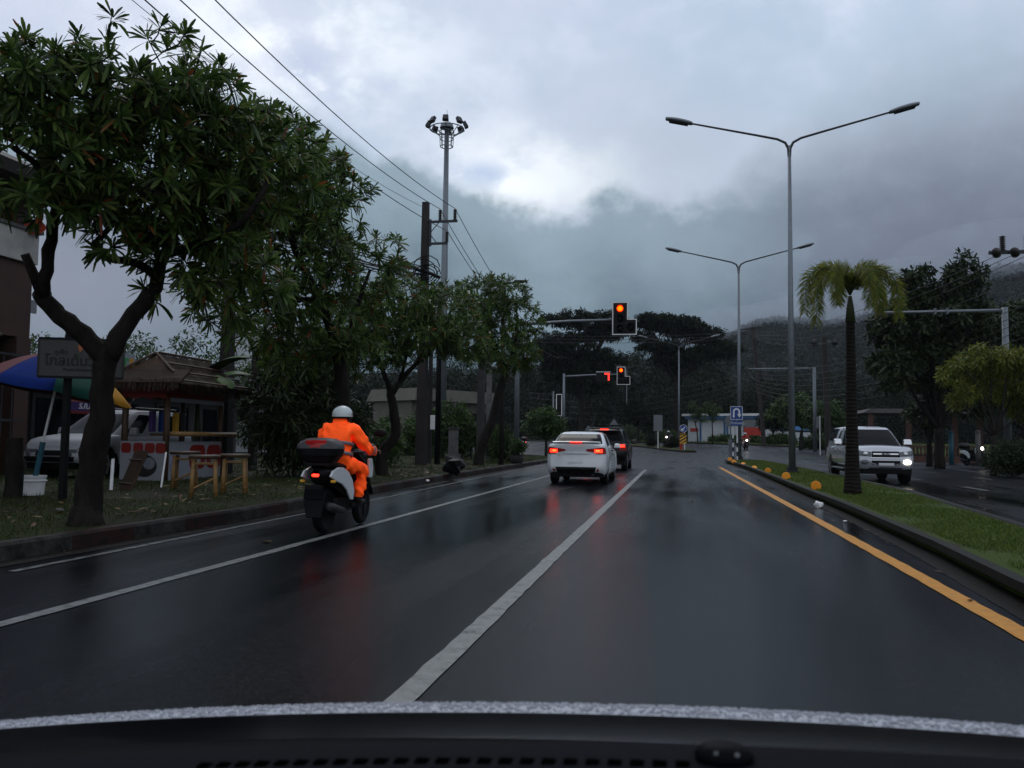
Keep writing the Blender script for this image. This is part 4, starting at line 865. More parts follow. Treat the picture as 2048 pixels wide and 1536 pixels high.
for k in range(3): cable('dark line crossing behind the nearest traffic light head', P(1490, 664+6*k, 98), P(940, 664+7*k, 92), .5, .022, g_)

# ---- signs
M['sign_blue'] = mat('sign_blue', (.008,.045,.22), .35, 0, .1, 3); M['sign_grey'] = mat('sign_back_grey', (.13,.145,.155), .45, .4, .1); M['sign_white'] = mat('sign_white', (.62,.63,.64), .45, 0, .05); M['bw_black'] = mat('post_black', (.012,.012,.012), .5)
M['sign_yellow'] = mat('sign_yellow', (.60,.33,.03), .45, 0, .1); M['orange'] = mat('orange_reflector', (.75,.27,.015), .35, 0, .08); M['sign_red'] = mat('sign_red', (.35,.03,.02), .45, 0, .15)
dep = 50.5; c = P(1473, 826, dep); s_ = dep/FPX; o = D(1469, dep, .15); t = thing('traffic_sign', 'square blue U-turn arrow sign with Thai plate below on black and white posts', 'road sign', o)
lc = c-o; w = 24*s_
bd = MB().box(lc, (w,.03,27*s_)).build('sign_board', M['sign_blue'], t, bevel=.01)
mb = MB(); w2, h2, b_ = w/2-.02, 27*s_/2-.02, .025
for x_, z_, a_, d_ in [(0,h2,w-.04,b_), (0,-h2,w-.04,b_), (w2,0,b_,2*h2), (-w2,0,b_,2*h2)]: mb.box(lc+Vector((x_,-.018,z_)), (a_,.012,d_))
mb.build('border', M['sign_white'], bd)
mb = MB(); aw = .07; pts = [(-.16,-.27), (-.16,.08)]+[(-.16*math.cos(q), .08+.16*math.sin(q)) for q in [k*math.pi/10 for k in range(1, 10)]]+[(.16,.08), (.16,-.08)]
rows = []
for i, (x_, z_) in enumerate(pts):
    a_ = Vector(pts[max(i-1,0)]); b2 = Vector(pts[min(i+1,len(pts)-1)]); tt = (b2-a_).normalized(); nn = Vector((tt.y,-tt.x))*.045; rows.append([lc+Vector((x_-nn.x,-.02,z_-nn.y)), lc+Vector((x_+nn.x,-.02,z_+nn.y))])
mb.grid(rows); mb.add([lc+Vector((.03,-.021,-.06)), lc+Vector((.29,-.021,-.06)), lc+Vector((.16,-.021,-.27))], [(0,1,2)]); mb.build('arrow', M['sign_white'], bd)
c2 = P(1473, 846, dep)-o; pl = MB().box(c2, (w*.95,.03,11*s_)).build('name_plate', M['sign_blue'], t, bevel=.01); text_mesh('lettering', 'ที่กลับรถ', .2, M['sign_white'], pl, face_mtx(c2+Vector((0,-.02,-.01))), .002)
for x_, k0 in ((-.08, 0), (.16, 1)):
    for k in range(5):
        z0_ = k*.26; MB().tube([(x_,.04,z0_), (x_,.04,z0_+.26)], .045, 8).build('post', M['sign_white' if (k+k0) % 2 else 'bw_black'], t)
    MB().tube([(x_,.04,1.3), (x_,.04,c2.z+.9)], .04, 8).build('post', M['sign_white'], t)
o = D(1461, 54, .15); t = thing('traffic_sign', 'back of a round grey sign half hidden by the U-turn sign', 'road sign', o); z0_ = P(1462, 842, 54).z-o.z
MB().lathe([(.36,0),(.36,.02)], 24, (0,0,z0_), (R(90),0,0)).build('sign_disc', M['sign_grey'], t); MB().tube([(0,.06,0), (0,.06,z0_+.3)], .035, 8).build('post', M['steel'], t)
o = D(1463, 56, .15); t = thing('control_box', 'narrow grey-blue control cabinet beside the U-turn sign posts', 'cabinet', o); MB().box((0,0,.62), (.38,.34,1.2)).build('cabinet', M['steel'], t, bevel=.02); MB().box((0,-.178,.6), (.3,.012,1.0)).build('door', M['sign_grey'], t)
# keep-left sign and hazard board at the island nose
dep = 76; o = D(1368, dep, .15); t = thing('traffic_sign', 'round blue keep-left sign above a yellow and black hazard board', 'road sign', o); c = P(1367, 857, dep)-o
ds = MB().lathe([(.345,0),(.345,.03)], 28, c, (R(90),0,0)).build('sign_disc', M['sign_blue'], t)
mb = MB(); mb.lathe([(.345,-.001),(.345,.01),(.31,.01),(.31,-.001)], 28, c+Vector((0,-.03,0)), (R(90),0,0)); 
MB().tube([c+Vector((.3*math.cos(k*.262)*1.08,-.035,.3*math.sin(k*.262)*1.08)) for k in range(25)], .018, 5).build('border', M['sign_white'], ds)
mb = MB(); mb.box(c+Vector((.04,-.045,.04)), (.3,.012,.075), (0,R(-45),0)); mb.add([c+Vector((-.2,-.046,-.2)), c+Vector((-.19,-.046,.06)), c+Vector((.06,-.046,-.19))], [(0,1,2)]); mb.build('arrow', M['sign_white'], ds)
c2 = P(1366, 877, dep)-o; hb = MB().box(c2, (.58,.03,.9)).build('hazard_board', M['sign_yellow'], t)
for k in range(5):
    z0_ = -.62+k*.29; pl = [(-.285,z0_), (.285,z0_+.35), (.285,z0_+.49), (-.285,z0_+.14)]; cl = [(x_, max(-.445, min(.445, z_))) for x_, z_ in pl]
    if abs(cl[0][1]-cl[3][1])+abs(cl[1][1]-cl[2][1]) > .02: MB().prism([(c2.x+x_, c2.z+z_) for x_, z_ in cl], c2.y-.026, c2.y-.016).build('stripe', M['bw_black'], hb)
MB().tube([(.05,.05,0), (.05,.05,c.z+.2)], .04, 8).build('post', M['sign_white'], t); MB().tube([(-.25,.3,0), (-.25,.3,1.0)], .13, 10).build('bollard', M['sign_red'], t)
dep = 80; o = D(1316, dep, .15); t = thing('traffic_sign', 'back of a large upright grey sign on a white post, on the traffic island', 'road sign', o); c = P(1316, 846, dep)-o
MB().box(c, (.82,.03,1.5)).build('sign_board', M['sign_grey'], t); MB().tube([(0,-.05,0), (0,-.05,c.z+.7)], .04, 8).build('post', M['sign_white'], t)
for px, py, dp, lab in [(1228, 847, 92, 'grey back of a triangular sign above the black car'), (1177, 857, 88, 'small pale back of a triangular sign over the roof of the white sedan')]:
    o = D(px, dp, .0); t = thing('traffic_sign', lab, 'road sign', o); c = P(px, py, dp)-o; r_ = .62 if px > 1200 else .42
    MB().prism([(c.x-r_, c.z-r_*.55), (c.x+r_, c.z-r_*.55), (c.x, c.z+r_*.85)], c.y-.015, c.y+.015).build('sign_board', M['sign_grey'], t); MB().tube([(0,.05,0), (0,.05,c.z+.2)], .04, 6).build('post', M['steel'], t)
o = D(1640, 66, .14); t = thing('traffic_sign', 'slim sign seen edge-on by the field, left of the pickup', 'road sign', o); MB().tube([(0,0,0), (0,0,3.0)], .035, 6).build('post', M['sign_white'], t); MB().box((-.1,0,2.5), (.35,.03,.9)).build('sign_board', M['sign_grey'], t)
# orange reflector discs along the median
for px, py, dp, dia, tilt in [(1632,972,19.6,.235,0), (1572,953,25.2,.255,0), (1536,942,30.8,.235,0), (1509,936,36,.22,55), (1487,931,42,.24,62), (1468,924,45.5,.26,25), (1460,919,49.5,.26,10)]:
    c = P(px, py, dp); o = Vector((c.x, c.y, .15)); lab = {1632:'nearest orange reflector disc on the median grass, left of the palm', 1572:'orange reflector disc just left of the near lamp post foot', 1536:'orange reflector disc between the lamp post and the tilted ones', 1509:'tilted flat orange reflector disc, nearer of the two lying low', 1487:'tilted flat orange reflector disc, farther of the two lying low', 1468:'small orange reflector disc at the foot of the U-turn sign', 1460:'small orange reflector disc at the very nose of the median'}[px]
    t = thing('reflector', lab, 'reflector', o, 0, 'orange reflector discs along the median edge'); zc = max(c.z-.15, .03)
    MB().lathe([(dia/2-.01,-.012),(dia/2,0),(dia/2-.01,.012)], 22, (0,0,zc), (R(90-tilt),0,R(8))).build('disc', M['orange'], t); MB().box((0,.02,zc/2-.03), (.03,.02,zc+.06)).build('stake', M['steel_dark'], t)
# litter
def crumple(name, label, p, r, m, cat, seed, flat=.6):
    rr_ = random.Random(seed); bm = bmesh.new(); bmesh.ops.create_icosphere(bm, subdivisions=2, radius=r)
    for v in bm.verts: v.co *= rr_.uniform(.6, 1.15); v.co.z = v.co.z*flat+r*flat*.8
    me = bpy.data.meshes.new(name); bm.to_mesh(me); bm.free(); me.materials.append(m); o = bpy.data.objects.new(name, me); COL.objects.link(o); o.location = p; return tag(o, label, cat)
crumple('crumpled_paper', 'crumpled white paper lying by the median kerb', G(1637,1016), .085, M['white'], 'litter', 3, .9); crumple('paper_scrap', 'tiny white scrap on the road below the crumpled paper', G(1690,1045), .035, M['white'], 'litter', 4)
crumple('paper_scrap', 'small pale scrap on the verge grass near the crooked tree', G(855,963,.15), .05, M['white'], 'litter', 5)
crumple('rubbish_bag', 'black lumpy rubbish bag on the verge below the stone pillar', G(905,950,.15), .36, M['black'], 'rubbish bag', 8, .9)
crumple('stone', 'pale stone on the verge at the foot of the nearest tree', G(118,1025,.15), .06, M['concrete'], 'stone', 9)
for i, (px, py) in enumerate([(525,1085), (1380,1003)]):
    g = G(px, py); V = MB(); V.grid([[(0,-.05,.012), (.0,.06,.02)], [(.05,-.05,.03), (.05,.05,.012)], [(.11,-.01,.014), (.11,.015,.025)]]); o = V.build('fallen_leaf', M['dead_leaf'] if 'dead_leaf' in M else M.setdefault('dead_leaf', mat('dead_leaf', (.2,.07,.02), .5)), None, loc=g); tag(o, ['orange fallen leaf on the road near the scooter', 'small dark fallen leaf in the empty lane'][i], 'leaf')
# pillar, cabinet, pot on the left verge
o = D(907, 42, .13); t = thing('stone_pillar', 'grey square pillar on a stepped base, left verge', 'pillar', o); MB().box((0,0,.14), (.62,.62,.42)).build('base', M['concrete'], t, bevel=.01); MB().box((0,0,.95), (.4,.4,1.2)).build('shaft', M['concrete'], t, bevel=.01); MB().box((0,0,1.6), (.5,.5,.1)).build('cap', M['conc_dark'], t, bevel=.01)
o = D(933, 47, .13); t = thing('electric_cabinet', 'pale grey metal cabinet on legs behind the stone pillar', 'cabinet', o); MB().box((0,0,1.35), (.7,.45,1.05)).build('cabinet', M['sign_grey'], t, bevel=.02)
for s_ in (-1, 1): MB().box((s_*.28,0,.42), (.07,.3,.84)).build('leg', M['steel_dark'], t)
o = D(1034, 38.3, .13); t = thing('plant_pot', 'dark round planter at the foot of the first traffic light mast', 'planter', o); MB().lathe([(.22,0),(.3,.15),(.32,.35),(.27,.42),(.24,.36)], 16).build('pot', M['conc_dark'], t, smooth=True)
tips, od = in_ellipsoids([(0,0,.75,.35,.35,.35)], 30, .2); V, F = clumps(tips, .15, 30, .16, .05); fast_mesh('plant', V, F, M['leaf_mid'], t)
o = D(992, 58, .1); t = thing('small_sign', 'small blue and white roadside notice board', 'notice board', o); MB().box((0,0,1.25), (.9,.05,.55)).build('board', M['sign_blue'], t); MB().tube([(0,.05,0), (0,.05,1.3)], .04, 6).build('post', M['steel'], t)

# ---- buildings beyond
M['wall_white'] = mat('white_shed_wall', (.46,.49,.52), .6, 0, .12, 1.2, .1, 30); M['wall_cream'] = mat('cream_wall', (.085,.08,.062), .6, 0, .2, 1); M['blue_trim'] = mat('blue_trim', (.02,.10,.24), .5); M['roof_sheet'] = mat('white_roof_sheet', (.62,.64,.66), .4, 0, .1, 2)
dep = 126; a_ = D(1376, dep+1); b_ = D(1566, dep-6); o = (a_+b_)/2; u = (b_-a_); wL = Vector((u.x,u.y,0)).length; t = thing('shed', 'long low white shed with blue posts and a pale roof edge', 'building', (o.x,o.y,o.z), math.atan2(u.y,u.x)); hh = P(1470, 828, dep).z-o.z
MB().box((0,2.5,hh*.42), (wL,5,hh*.84)).build('wall', M['wall_white'], t); MB().box((.3,2.2,hh-.1), (wL+1.6,7,.34), (R(2),0,0)).build('roof', M['roof_sheet'], t); MB().box((.3,-.6,hh*.84+.08), (wL+.8,.9,.34)).build('eave', M['blue_trim'], t)
for k in (-.36, -.1, -.07, .3): MB().box((wL*k,-.06,hh*.42), (.24,.12,hh*.83)).build('post', M['blue_trim'], t)
MB().box((wL*.16,-.05,hh*.5), (1.8,.06,1.0)).build('notice', M['sign_grey'], t); MB().box((wL*-.43,-.05,hh*.45), (1.2,.06,.5)).build('notice', M['sign_red'], t)
o = D(1507, 108, .12); t = thing('notice_board', 'red and white banner board on posts before the white shed', 'banner board', o); MB().box((0,0,1.5), (2.3,.05,1.0)).build('board', M['sign_red'], t); MB().box((-.05,0,2.5), (2.0,.05,.9)).build('upper_board', M['sign_grey'], t)
for s_ in (-1,1): MB().tube([(s_*1.0,.06,0), (s_*1.0,.06,2.9)], .04, 6).build('post', M['steel'], t)
o = D(1592, 108, .1); t = thing('stall', 'small stall with a blue canopy behind the lamp post', 'stall', o); MB().box((0,0,.8), (3.2,2,1.4)).build('counter', M['wall_white'], t); MB().box((0,0,1.95), (4.2,2.6,.5), None, 0, .7).build('canopy', M['blue_trim'], t); 
for s_ in (-1,1): MB().tube([(s_*1.6,-.9,0), (s_*1.6,-.9,1.8)], .05, 6).build('post', M['steel'], t)
# cream house behind the verge trees
a_ = D(822, 86); b_ = D(985, 95); o = (a_+b_)/2; u = b_-a_; wL = Vector((u.x,u.y,0)).length; t = thing('house', 'cream single-storey building with dark windows beyond the verge trees', 'building', (o.x,o.y,o.z), math.atan2(u.y,u.x)); hh = P(900, 782, 90).z-o.z
MB().box((0,3,hh*.4), (wL,6,hh*.8)).build('wall', M['wall_cream'], t); MB().box((0,2.8,hh*.9), (wL+1,7.6,hh*.22), None, 0, .93).build('roof', M['wall_cream'], t)
for k in range(7):
    f_ = MB().box((-wL*.42+k*wL*.14,-.03,hh*.5), (1.0,.1,1.3)).build('window', M['conc_dark'], t); MB().box((-wL*.42+k*wL*.14,-.09,hh*.5), (.8,.04,1.1)).build('pane', M['glass_dark'], f_)
# white gable behind the dark shrub
o = D(540, 62, 0); t = thing('house', 'white-walled house glimpsed through leaves left of the rider', 'building', o, .4); MB().box((0,0,4.2), (6.5,5,8.4)).build('wall', M['wall_white'], t); MB().box((0,0,8.7), (7.4,6,.6), None, 0, .5).build('roof', M['conc_dark'], t)
for k in (-1.6, 1.6):
    f_ = MB().box((k,-2.52,3), (1.3,.1,1.5)).build('window', M['conc_dark'], t); MB().box((k,-2.58,3), (1.1,.04,1.3)).build('pane', M['glass_dark'], f_)
# pavilion and pink wall on the right
M['pink'] = mat('pink_render', (.075,.038,.03), .65, 0, .25, 2); M['bluepost'] = mat('blue_post', (.02,.09,.13), .5)
o = D(1845, 56, .12); t = thing('pavilion', 'dim open pavilion with pink posts behind the trees at the right', 'pavilion', o); zr_ = P(1845, 822, 56).z-o.z
MB().box((0,2,zr_), (7.5,5,.3), None, 0, .85).build('roof', M['conc_dark'], t)
for x_ in (-3.2,-.9,1.9,3.4): MB().box((x_,-.2,zr_/2), (.3,.3,zr_)).build('post', M['pink'], t)
o = D(1890, 52, .12); t = thing('low_wall', 'low pink balustrade wall at the right, between pickup and round bush', 'wall', o); MB().box((0,0,.2), (4.6,.2,.4)).build('plinth', M['pink'], t); MB().box((0,0,.98), (4.6,.22,.12)).build('rail', M['pink'], t)
mb = MB()
for k in range(22): mb.lathe([(.05,.4),(.085,.52),(.045,.7),(.08,.85),(.05,.93)], 8, (-2.2+k*.21,0,0))
mb.build('balusters', M['pink'], t, smooth=True)
for px, dp, lab, m_ in [(1902, 47, 'blue-green post at the far kerb beside the yellow tree', 'bluepost'), (1956, 44, 'pale grey post below the yellow-green tree', 'concrete')]:
    o = D(px, dp, .13); t = thing('post', lab, 'post', o); MB().tube([(0,0,0), (0,0,1.75)], [.13,.12], 10).build('shaft', M[m_], t, smooth=True); MB().lathe([(.15,0),(.14,.06),(.05,.12)], 10, (0,0,1.75)).build('cap', M[m_], t, smooth=True)
# ------------------------------------------------------------------ cars: lofted shells, rear end at y=0, nose at y=L
TS = [0, .1, .25, .45, .65, .8, .9, .96, 1.0]; PF = [.90, .965, .99, 1, .99, .975, .955, .93, .885]
def ip(y, tab): return float(np.interp(y, [a for a, b in tab], [b for a, b in tab]))
class Body:
    def __init__(s, L_, hw, zb, zt, wheels, wr, dyr=None, dyf=None, bulge=.07, crown=.03, arch=1.17):
        s.L, s.hw_, s.zb_, s.zt_, s.wh, s.wr, s.bulge, s.crown, s.arch = L_, hw, zb, zt, wheels, wr, bulge, crown, wr*arch
        s.dyr = dyr or [(0,.05),(.3,0),(.6,.02),(1,.0)]; s.dyf = dyf or [(0,.06),(.3,0),(.6,.03),(1,.1)]
    def zb(s, y):
        z = ip(y, s.zb_)
        for w in s.wh:
            d = abs(y-w)
            if d < s.arch: z = max(z, s.wr+math.sqrt(s.arch**2-d*d)*.96)
        return z
    def pos(s, y, i_t, side=1, t=None):
        t = TS[i_t] if t is None else t; pf = float(np.interp(t, TS, PF)); zb, zt = s.zb(y), ip(y, s.zt_)
        yy = y+max(0, 1-y/.35)*ip(t, s.dyr)-max(0, 1-(s.L-y)/.35)*ip(t, s.dyf)
        return Vector((side*ip(y, s.hw_)*pf, yy, zb+(zt-zb)*t))
    def section(s, y):
        l = [s.pos(y, i, -1) for i in range(len(TS))]; r = [s.pos(y, i, 1) for i in range(len(TS))][::-1]; xe = r[0].x; z = r[0].z; yy = r[0].y
        return l+[Vector((xe*f, yy, z+s.crown*(1-f*f))) for f in (-.7, -.35, 0, .35, .7)]+r
    def shell(s, name, m, parent):
        ys = sorted(set([0, .03, .08, .16, .3, s.L-.3, s.L-.16, s.L-.08, s.L-.03, s.L]+[w+s.arch*math.cos(k*math.pi/14)*.999 for w in s.wh for k in range(15)]+[w+e*s.arch*1.002 for w in s.wh for e in (-1, 1)]+list(np.linspace(.3, s.L-.3, 16))))
        mb = MB(); mb.grid([s.section(y) for y in ys])
        for y, sg in ((0, -1), (s.L, 1)):
            rows = []
            for i in range(len(TS)):
                p = s.pos(y, i, 1); rows.append([Vector((p.x*f, p.y+sg*s.bulge*(1-f*f), p.z+(s.crown*(1-f*f) if i == len(TS)-1 else 0))) for f in np.linspace(-1, 1, 13)])
            mb.grid(rows)
        b = mb.build(name, m, parent, smooth=True); return b
    def wrap(s, u, t, side, off, front=False):
        y0 = s.L if front else 0; sg = 1 if front else -1
        if u <= 1: p = s.pos(y0, 0, side, t); return Vector((p.x*u+side*off*.4*u, p.y+sg*(s.bulge*(1-u*u)+off), p.z))
        y = y0-sg*(u-1)*.5; p = s.pos(y, 0, side, t); k = min(1, (u-1)*6); return Vector((p.x+side*off, p.y+sg*off*(1-k), p.z))
    def patch(s, name, m, parent, us, tlo, thi, side, off=.008, front=False, nt=4, smooth=True):
        """curved panel over the end of the shell; tlo / thi are functions of u or numbers; given real thickness"""
        f = lambda v, u: v(u) if callable(v) else v
        mb = MB(); rows = []
        for u in us:
            a, b = f(tlo, u), f(thi, u); rows.append([s.wrap(u, a, side, -.02, front)]+[s.wrap(u, a+(b-a)*k/nt, side, off, front) for k in range(nt+1)]+[s.wrap(u, b, side, -.02, front)])
        mb.grid(rows); return mb.build(name, m, parent, smooth=False)
def across(b, name, m, parent, u, tlo, thi, off=.008, front=False, nt=3):
    mb = MB(); rows = []
    for k in range(17):
        f = -u+2*u*k/16; sd = 1 if f >= 0 else -1; rows.append([b.wrap(abs(f), tlo, sd, -.02, front)]+[b.wrap(abs(f), tlo+(thi-tlo)*j/nt, sd, off, front) for j in range(nt+1)]+[b.wrap(abs(f), thi, sd, -.02, front)])
    mb.grid(rows); return mb.build(name, m, parent)
def house(rings, name, m, parent, e=.3, n=40):
    """greenhouse: rings of (z, y_rear, y_front, half_width)"""
    def pt(a, v, off=0):
        k = v*(len(rings)-1); i = min(int(k), len(rings)-2); f = k-i; r = [rings[i][j]+(rings[i+1][j]-rings[i][j])*f for j in range(4)]
        c, s_ = math.cos(a), math.sin(a); x = (r[3]+off)*math.copysign(abs(c)**e, c); hy = (r[2]-r[1])/2+off; return Vector((x, (r[1]+r[2])/2+hy*math.copysign(abs(s_)**e, s_), r[0]+off*.3))
    rows = [[pt(2*math.pi*k/n, v/(4*(len(rings)-1))) for k in range(n)] for v in range(4*(len(rings)-1)+1)]
    mb = MB(); mb.grid(rows, closed=True); mb.f.append(tuple(range(len(mb.v)-n, len(mb.v)))); mb.m.append(0); mb.build(name, m, parent, smooth=True); return pt
def pane(pt, name, m, parent, a0, a1, v0, v1, off=.012, n=24, nv=20):
    n = 24
    mb = MB(); rows = []
    for i in range(n+1):
        a = R(a0+(a1-a0)*i/n); rows.append([pt(a, v0, -.01)]+[pt(a, v0+(v1-v0)*j/nv, off) for j in range(nv+1)]+[pt(a, v1, -.01)])
    mb.grid(rows); return mb.build(name, m, parent, smooth=False)
def wheels(b, root, track, wid=.2, rim_r=.72):
    for y in b.wh:
        for s_ in (-1, 1):
            r = b.wr; x = s_*(track-wid/2); tp = [(r*.55,-wid/2), (r*.93,-wid/2), (r,-wid*.36), (r,wid*.36), (r*.93,wid/2), (r*.55,wid/2)]
            w = MB().lathe(tp, 28, (x, y, r), (0, R(90), 0)).build('wheel', M['tyre'], root, smooth=False)
            mb = MB(); xo = x+s_*wid*.44; mb.lathe([(r*rim_r,-.01),(r*rim_r,.01),(r*(rim_r-.06),.0)], 28, (xo, y, r), (0, R(90), 0))
            for k in range(5): a = k*2*math.pi/5; mb.box((xo+s_*.012, y+r*.36*math.cos(a), r+r*.36*math.sin(a)), (.03, r*.62, .05), (a, 0, 0))
            mb.lathe([(r*.14,-.02),(r*.14,.03)], 10, (xo, y, r), (0, R(90), 0)); mb.build('rim', M['alloy'], w)
def under(b, root, hw, z0=.2, z1=.55):
    MB().box((0, b.L/2, (z0+z1)/2), (hw*2, b.L-.5, z1-z0)).build('underbody', M['black'], root)
    

M['shaded_paint'] = mat('shaded_white_paint', (.26,.27,.29), .4, 0, .06, 3)  # white car paint darkened: shade under the trees put into the colour
# --- white sedan, waiting with its brake lights on
def sedan(label, loc, rz=0):
    t = thing('car', label, 'car', loc, rz); b = Body(4.42, [(0,.70),(.06,.775),(.16,.82),(.4,.852),(1,.866),(3.3,.866),(4,.83),(4.25,.76),(4.42,.62)], [(0,.34),(.12,.30),(.3,.26),(4.1,.25),(4.42,.3)], [(0,1.07),(.05,1.10),(.2,1.12),(.5,1.09),(1.2,1.03),(3.1,.97),(3.3,.95),(4.0,.84),(4.3,.74),(4.42,.62)], (.88,3.42), .315, dyr=[(0,.05),(.12,-.02),(.35,0),(.55,.05),(.8,.03),(1,.0)])
    b.shell('body', M['white_paint'], t); under(b, t, .74)
    pt = house([(1.0,.40,3.5,.80), (1.12,.58,3.25,.765), (1.28,.86,2.85,.70), (1.385,1.12,2.5,.635), (1.445,1.4,2.3,.56), (1.475,1.7,2.05,.36)], 'cabin', M['white_paint'], t)
    pane(pt, 'rear_window', M['glass_dark'], t, -90-38, -90+38, .2, .62); pane(pt, 'windscreen', M['glass_dark'], t, 52, 128, .1, .62)
    for a in (0, 180):
        pane(pt, 'side_window', M['glass_dark'], t, a-15, a-1.5, .14, .58, n=6); pane(pt, 'side_window', M['glass_dark'], t, a+1.5, a+16, .14, .58, n=6)
    for s_ in (-1, 1):
        us = [.42,.5,.6,.7,.8,.9,1.0,1.05,1.12,1.2,1.28]
        tl = b.patch('tail_light', M['red_lens'], t, us, lambda u: .80-(u-.4)*.14 if u < .78 else .695-(u-.78)*.05, lambda u: .86+(u-.4)*.11 if u < 1 else .93-(u-1)*.25, s_, .012)
        b.patch('brake_lamp', M['brake'], tl, [.74,.80,.87,.94,1.0,1.04], .735, .86, s_, .018); b.patch('lamp_core', M['brake_amber'], tl, [.80,.85,.90,.94], .785, .835, s_, .024)
        b.patch('reflector', M['red_lens'], t, [.86,.9,.94], .03, .13, s_, .012)
        MB().box((s_*.93,2.75,1.06), (.2,.13,.13), None, 0, .8).build('mirror', M['white_paint'], t, bevel=.03)
        for y in (1.62, 2.55): MB().box((s_*.868,y,.93), (.03,.2,.035)).build('door_handle', M['black'], t, bevel=.008)
        for yy in (.88, 3.42):
            mb = MB(); rows = []
            for k in range(15):
                a = math.pi*k/14; rr = b.arch; rows.append([(s_*.80, yy+rr*math.cos(a), .315+rr*math.sin(a)*.96), (s_*.60, yy+rr*math.cos(a), .315+rr*math.sin(a)*.96)])
            mb.grid(rows); mb.build('arch_liner', M['black'], t)
    across(b, 'plate', M['plate'], t, .27, .36, .54, .012); across(b, 'boot_garnish', M['white_paint'], t, .5, .69, .73, .02)
    mb = MB(); rows = []
    for k in range(17):
        f = -1+k/8; x = .66*f; y0 = .10-.10*(1-f*f); rows.append([(x,y0+.22,1.135+.015*(1-f*f)), (x,y0,1.18+.01*(1-f*f)), (x,y0-.03,1.165+.01*(1-f*f)), (x,y0+.03,1.14), (x,y0+.22,1.125)])
    mb.grid(rows); mb.build('boot_spoiler', M['white_paint'], t, smooth=False); MB().box((0,-.03,1.163), (.32,.04,.04)).build('high_brake_light', M['led_red'], t, bevel=.006)
    # dark lower bumper with fins and exhaust
    df = across(b, 'diffuser', M['black'], t, .80, -.04, .20, .016); mb = MB(); [mb.box((x_,-.035,.37), (.02,.08,.13)) for x_ in (-.3,-.1,.1,.3)]; mb.build('fin', M['black'], df)
    MB().box((0,-.055,.43), (.7,.012,.012)).build('red_trim', M['sign_red'], df); MB().tube([(.46,.45,.27), (.46,.05,.27)], .035, 12).build('exhaust', M['steel_dark'], t)
    MB().tube([(0,1.35,1.47), (0,1.22,1.56)], .006, 5).build('aerial', M['black'], t)
    mb = MB(); mb.box((-.47,-.052,.86), (.14,.008,.018)); mb.box((-.45,-.052,.82), (.1,.008,.016)); mb.build('badge', M['chrome'], t)
    wheels(b, t, .80); return t
sedan('white sedan braking at the lights, seen from behind with glowing tail lights', (-2.80, 23.5, 0))

# --- black SUV in front of it
def suv(label, loc, rz, paint, lit, dark_front=False, cat='car'):
    t = thing('car', label, cat, loc, rz); b = Body(4.7, [(0,.80),(.06,.87),(.2,.905),(1,.92),(3.6,.92),(4.3,.88),(4.6,.8),(4.7,.7)], [(0,.52),(.15,.42),(.4,.36),(4.3,.36),(4.7,.42)], [(0,1.08),(.1,1.12),(3.3,1.10),(3.6,1.08),(4.3,1.0),(4.6,.9),(4.7,.78)], (.92,3.72), .37, crown=.03)
    b.shell('body', M[paint], t); under(b, t, .8, .26, .62)
    pt = house([(1.05,.03,3.75,.87), (1.2,.06,3.45,.84), (1.45,.14,3.0,.77), (1.62,.24,2.7,.71), (1.72,.42,2.5,.62), (1.75,.8,2.2,.4)], 'cabin', M[paint], t)
    pane(pt, 'rear_window', M['glass_dark'], t, -90-36, -90+36, .2, .6); pane(pt, 'windscreen', M['glass_dark'], t, 52, 128, .1, .62)
    for a in (0, 180):
        pane(pt, 'side_window', M['glass_dark'], t, a-20, a-1.5, .12, .6, n=6); pane(pt, 'side_window', M['glass_dark'], t, a+1.5, a+17, .12, .6, n=6)
    for s_ in (-1, 1):
        tl = b.patch('tail_light', M['red_lens'], t, [.74,.8,.9,1.0,1.06,1.14], .58, 1.0, s_, .014)
        if lit: b.patch('brake_lamp', M['brake'], tl, [.76,.84,.92,1.0,1.05], .80, .98, s_, .02)
        b.patch('headlight', M['lamp_clear'], t, [.5,.7,.85,1.0,1.1,1.2], .66, .88, s_, .012, True)
        MB().box((s_*1.03,3.0,1.18), (.24,.14,.18), None, 0, .8).build('mirror', M[paint], t, bevel=.03)
        MB().tube([(s_*.62,.55,1.80), (s_*.62,2.4,1.80)], .022, 6).build('roof_rail', M['steel_dark'], t)
    mb = MB(); mb.box((0,.12,1.715), (1.2,.3,.05), (R(4),0,0)); sp_ = mb.build('roof_spoiler', M['black' if lit else paint], t, bevel=.02)
    if lit:
        MB().box((0,-.02,1.67), (.34,.04,.035)).build('high_brake_light', M['brake'], sp_)
        mb = MB(); [mb.tube([(x_,.5,1.87), (x_,2.2,1.87)], .018, 5) for x_ in (-.6,-.3,0,.3,.6)]; [mb.box((0,y_,1.845), (1.3,.05,.03)) for y_ in (.5,1.3,2.2)]; mb.build('roof_rack', M['black'], t)
        mb = MB(); mb.lathe([(.2,0),(.36,.02),(.37,.16),(.2,.18)], 24, (0,-.06,.86), (R(90),0,0)); 
    across(b, 'plate', M['plate'] if not lit else M['conc_dark'], t, .26, .32, .5, .012); across(b, 'rear_bumper', M['black'], t, .99, .02, .2, .03); across(b, 'grille', M['black'], t, .5, .45, .8, .012, True); across(b, 'front_bumper', M['black'], t, .95, .04, .4, .02, True)
    if dark_front:
        for x_ in (-.55,.55): MB().lathe([(.06,0),(.06,.03)], 14, (x_,4.72,.62), (R(-90),0,0)).build('fog_lamp', M['lamp_clear'], t)
    wheels(b, t, .87, .24); return t
suv('black sport utility car with roof rack and red brake lights, ahead of the white sedan', (-2.98, 34.6, 0), 0, 'black_paint', True)
suv('white parked vehicle behind the signboard post and the nearest tree', (-14.65, 22.6, .12), math.pi, 'shaded_paint', False, True)

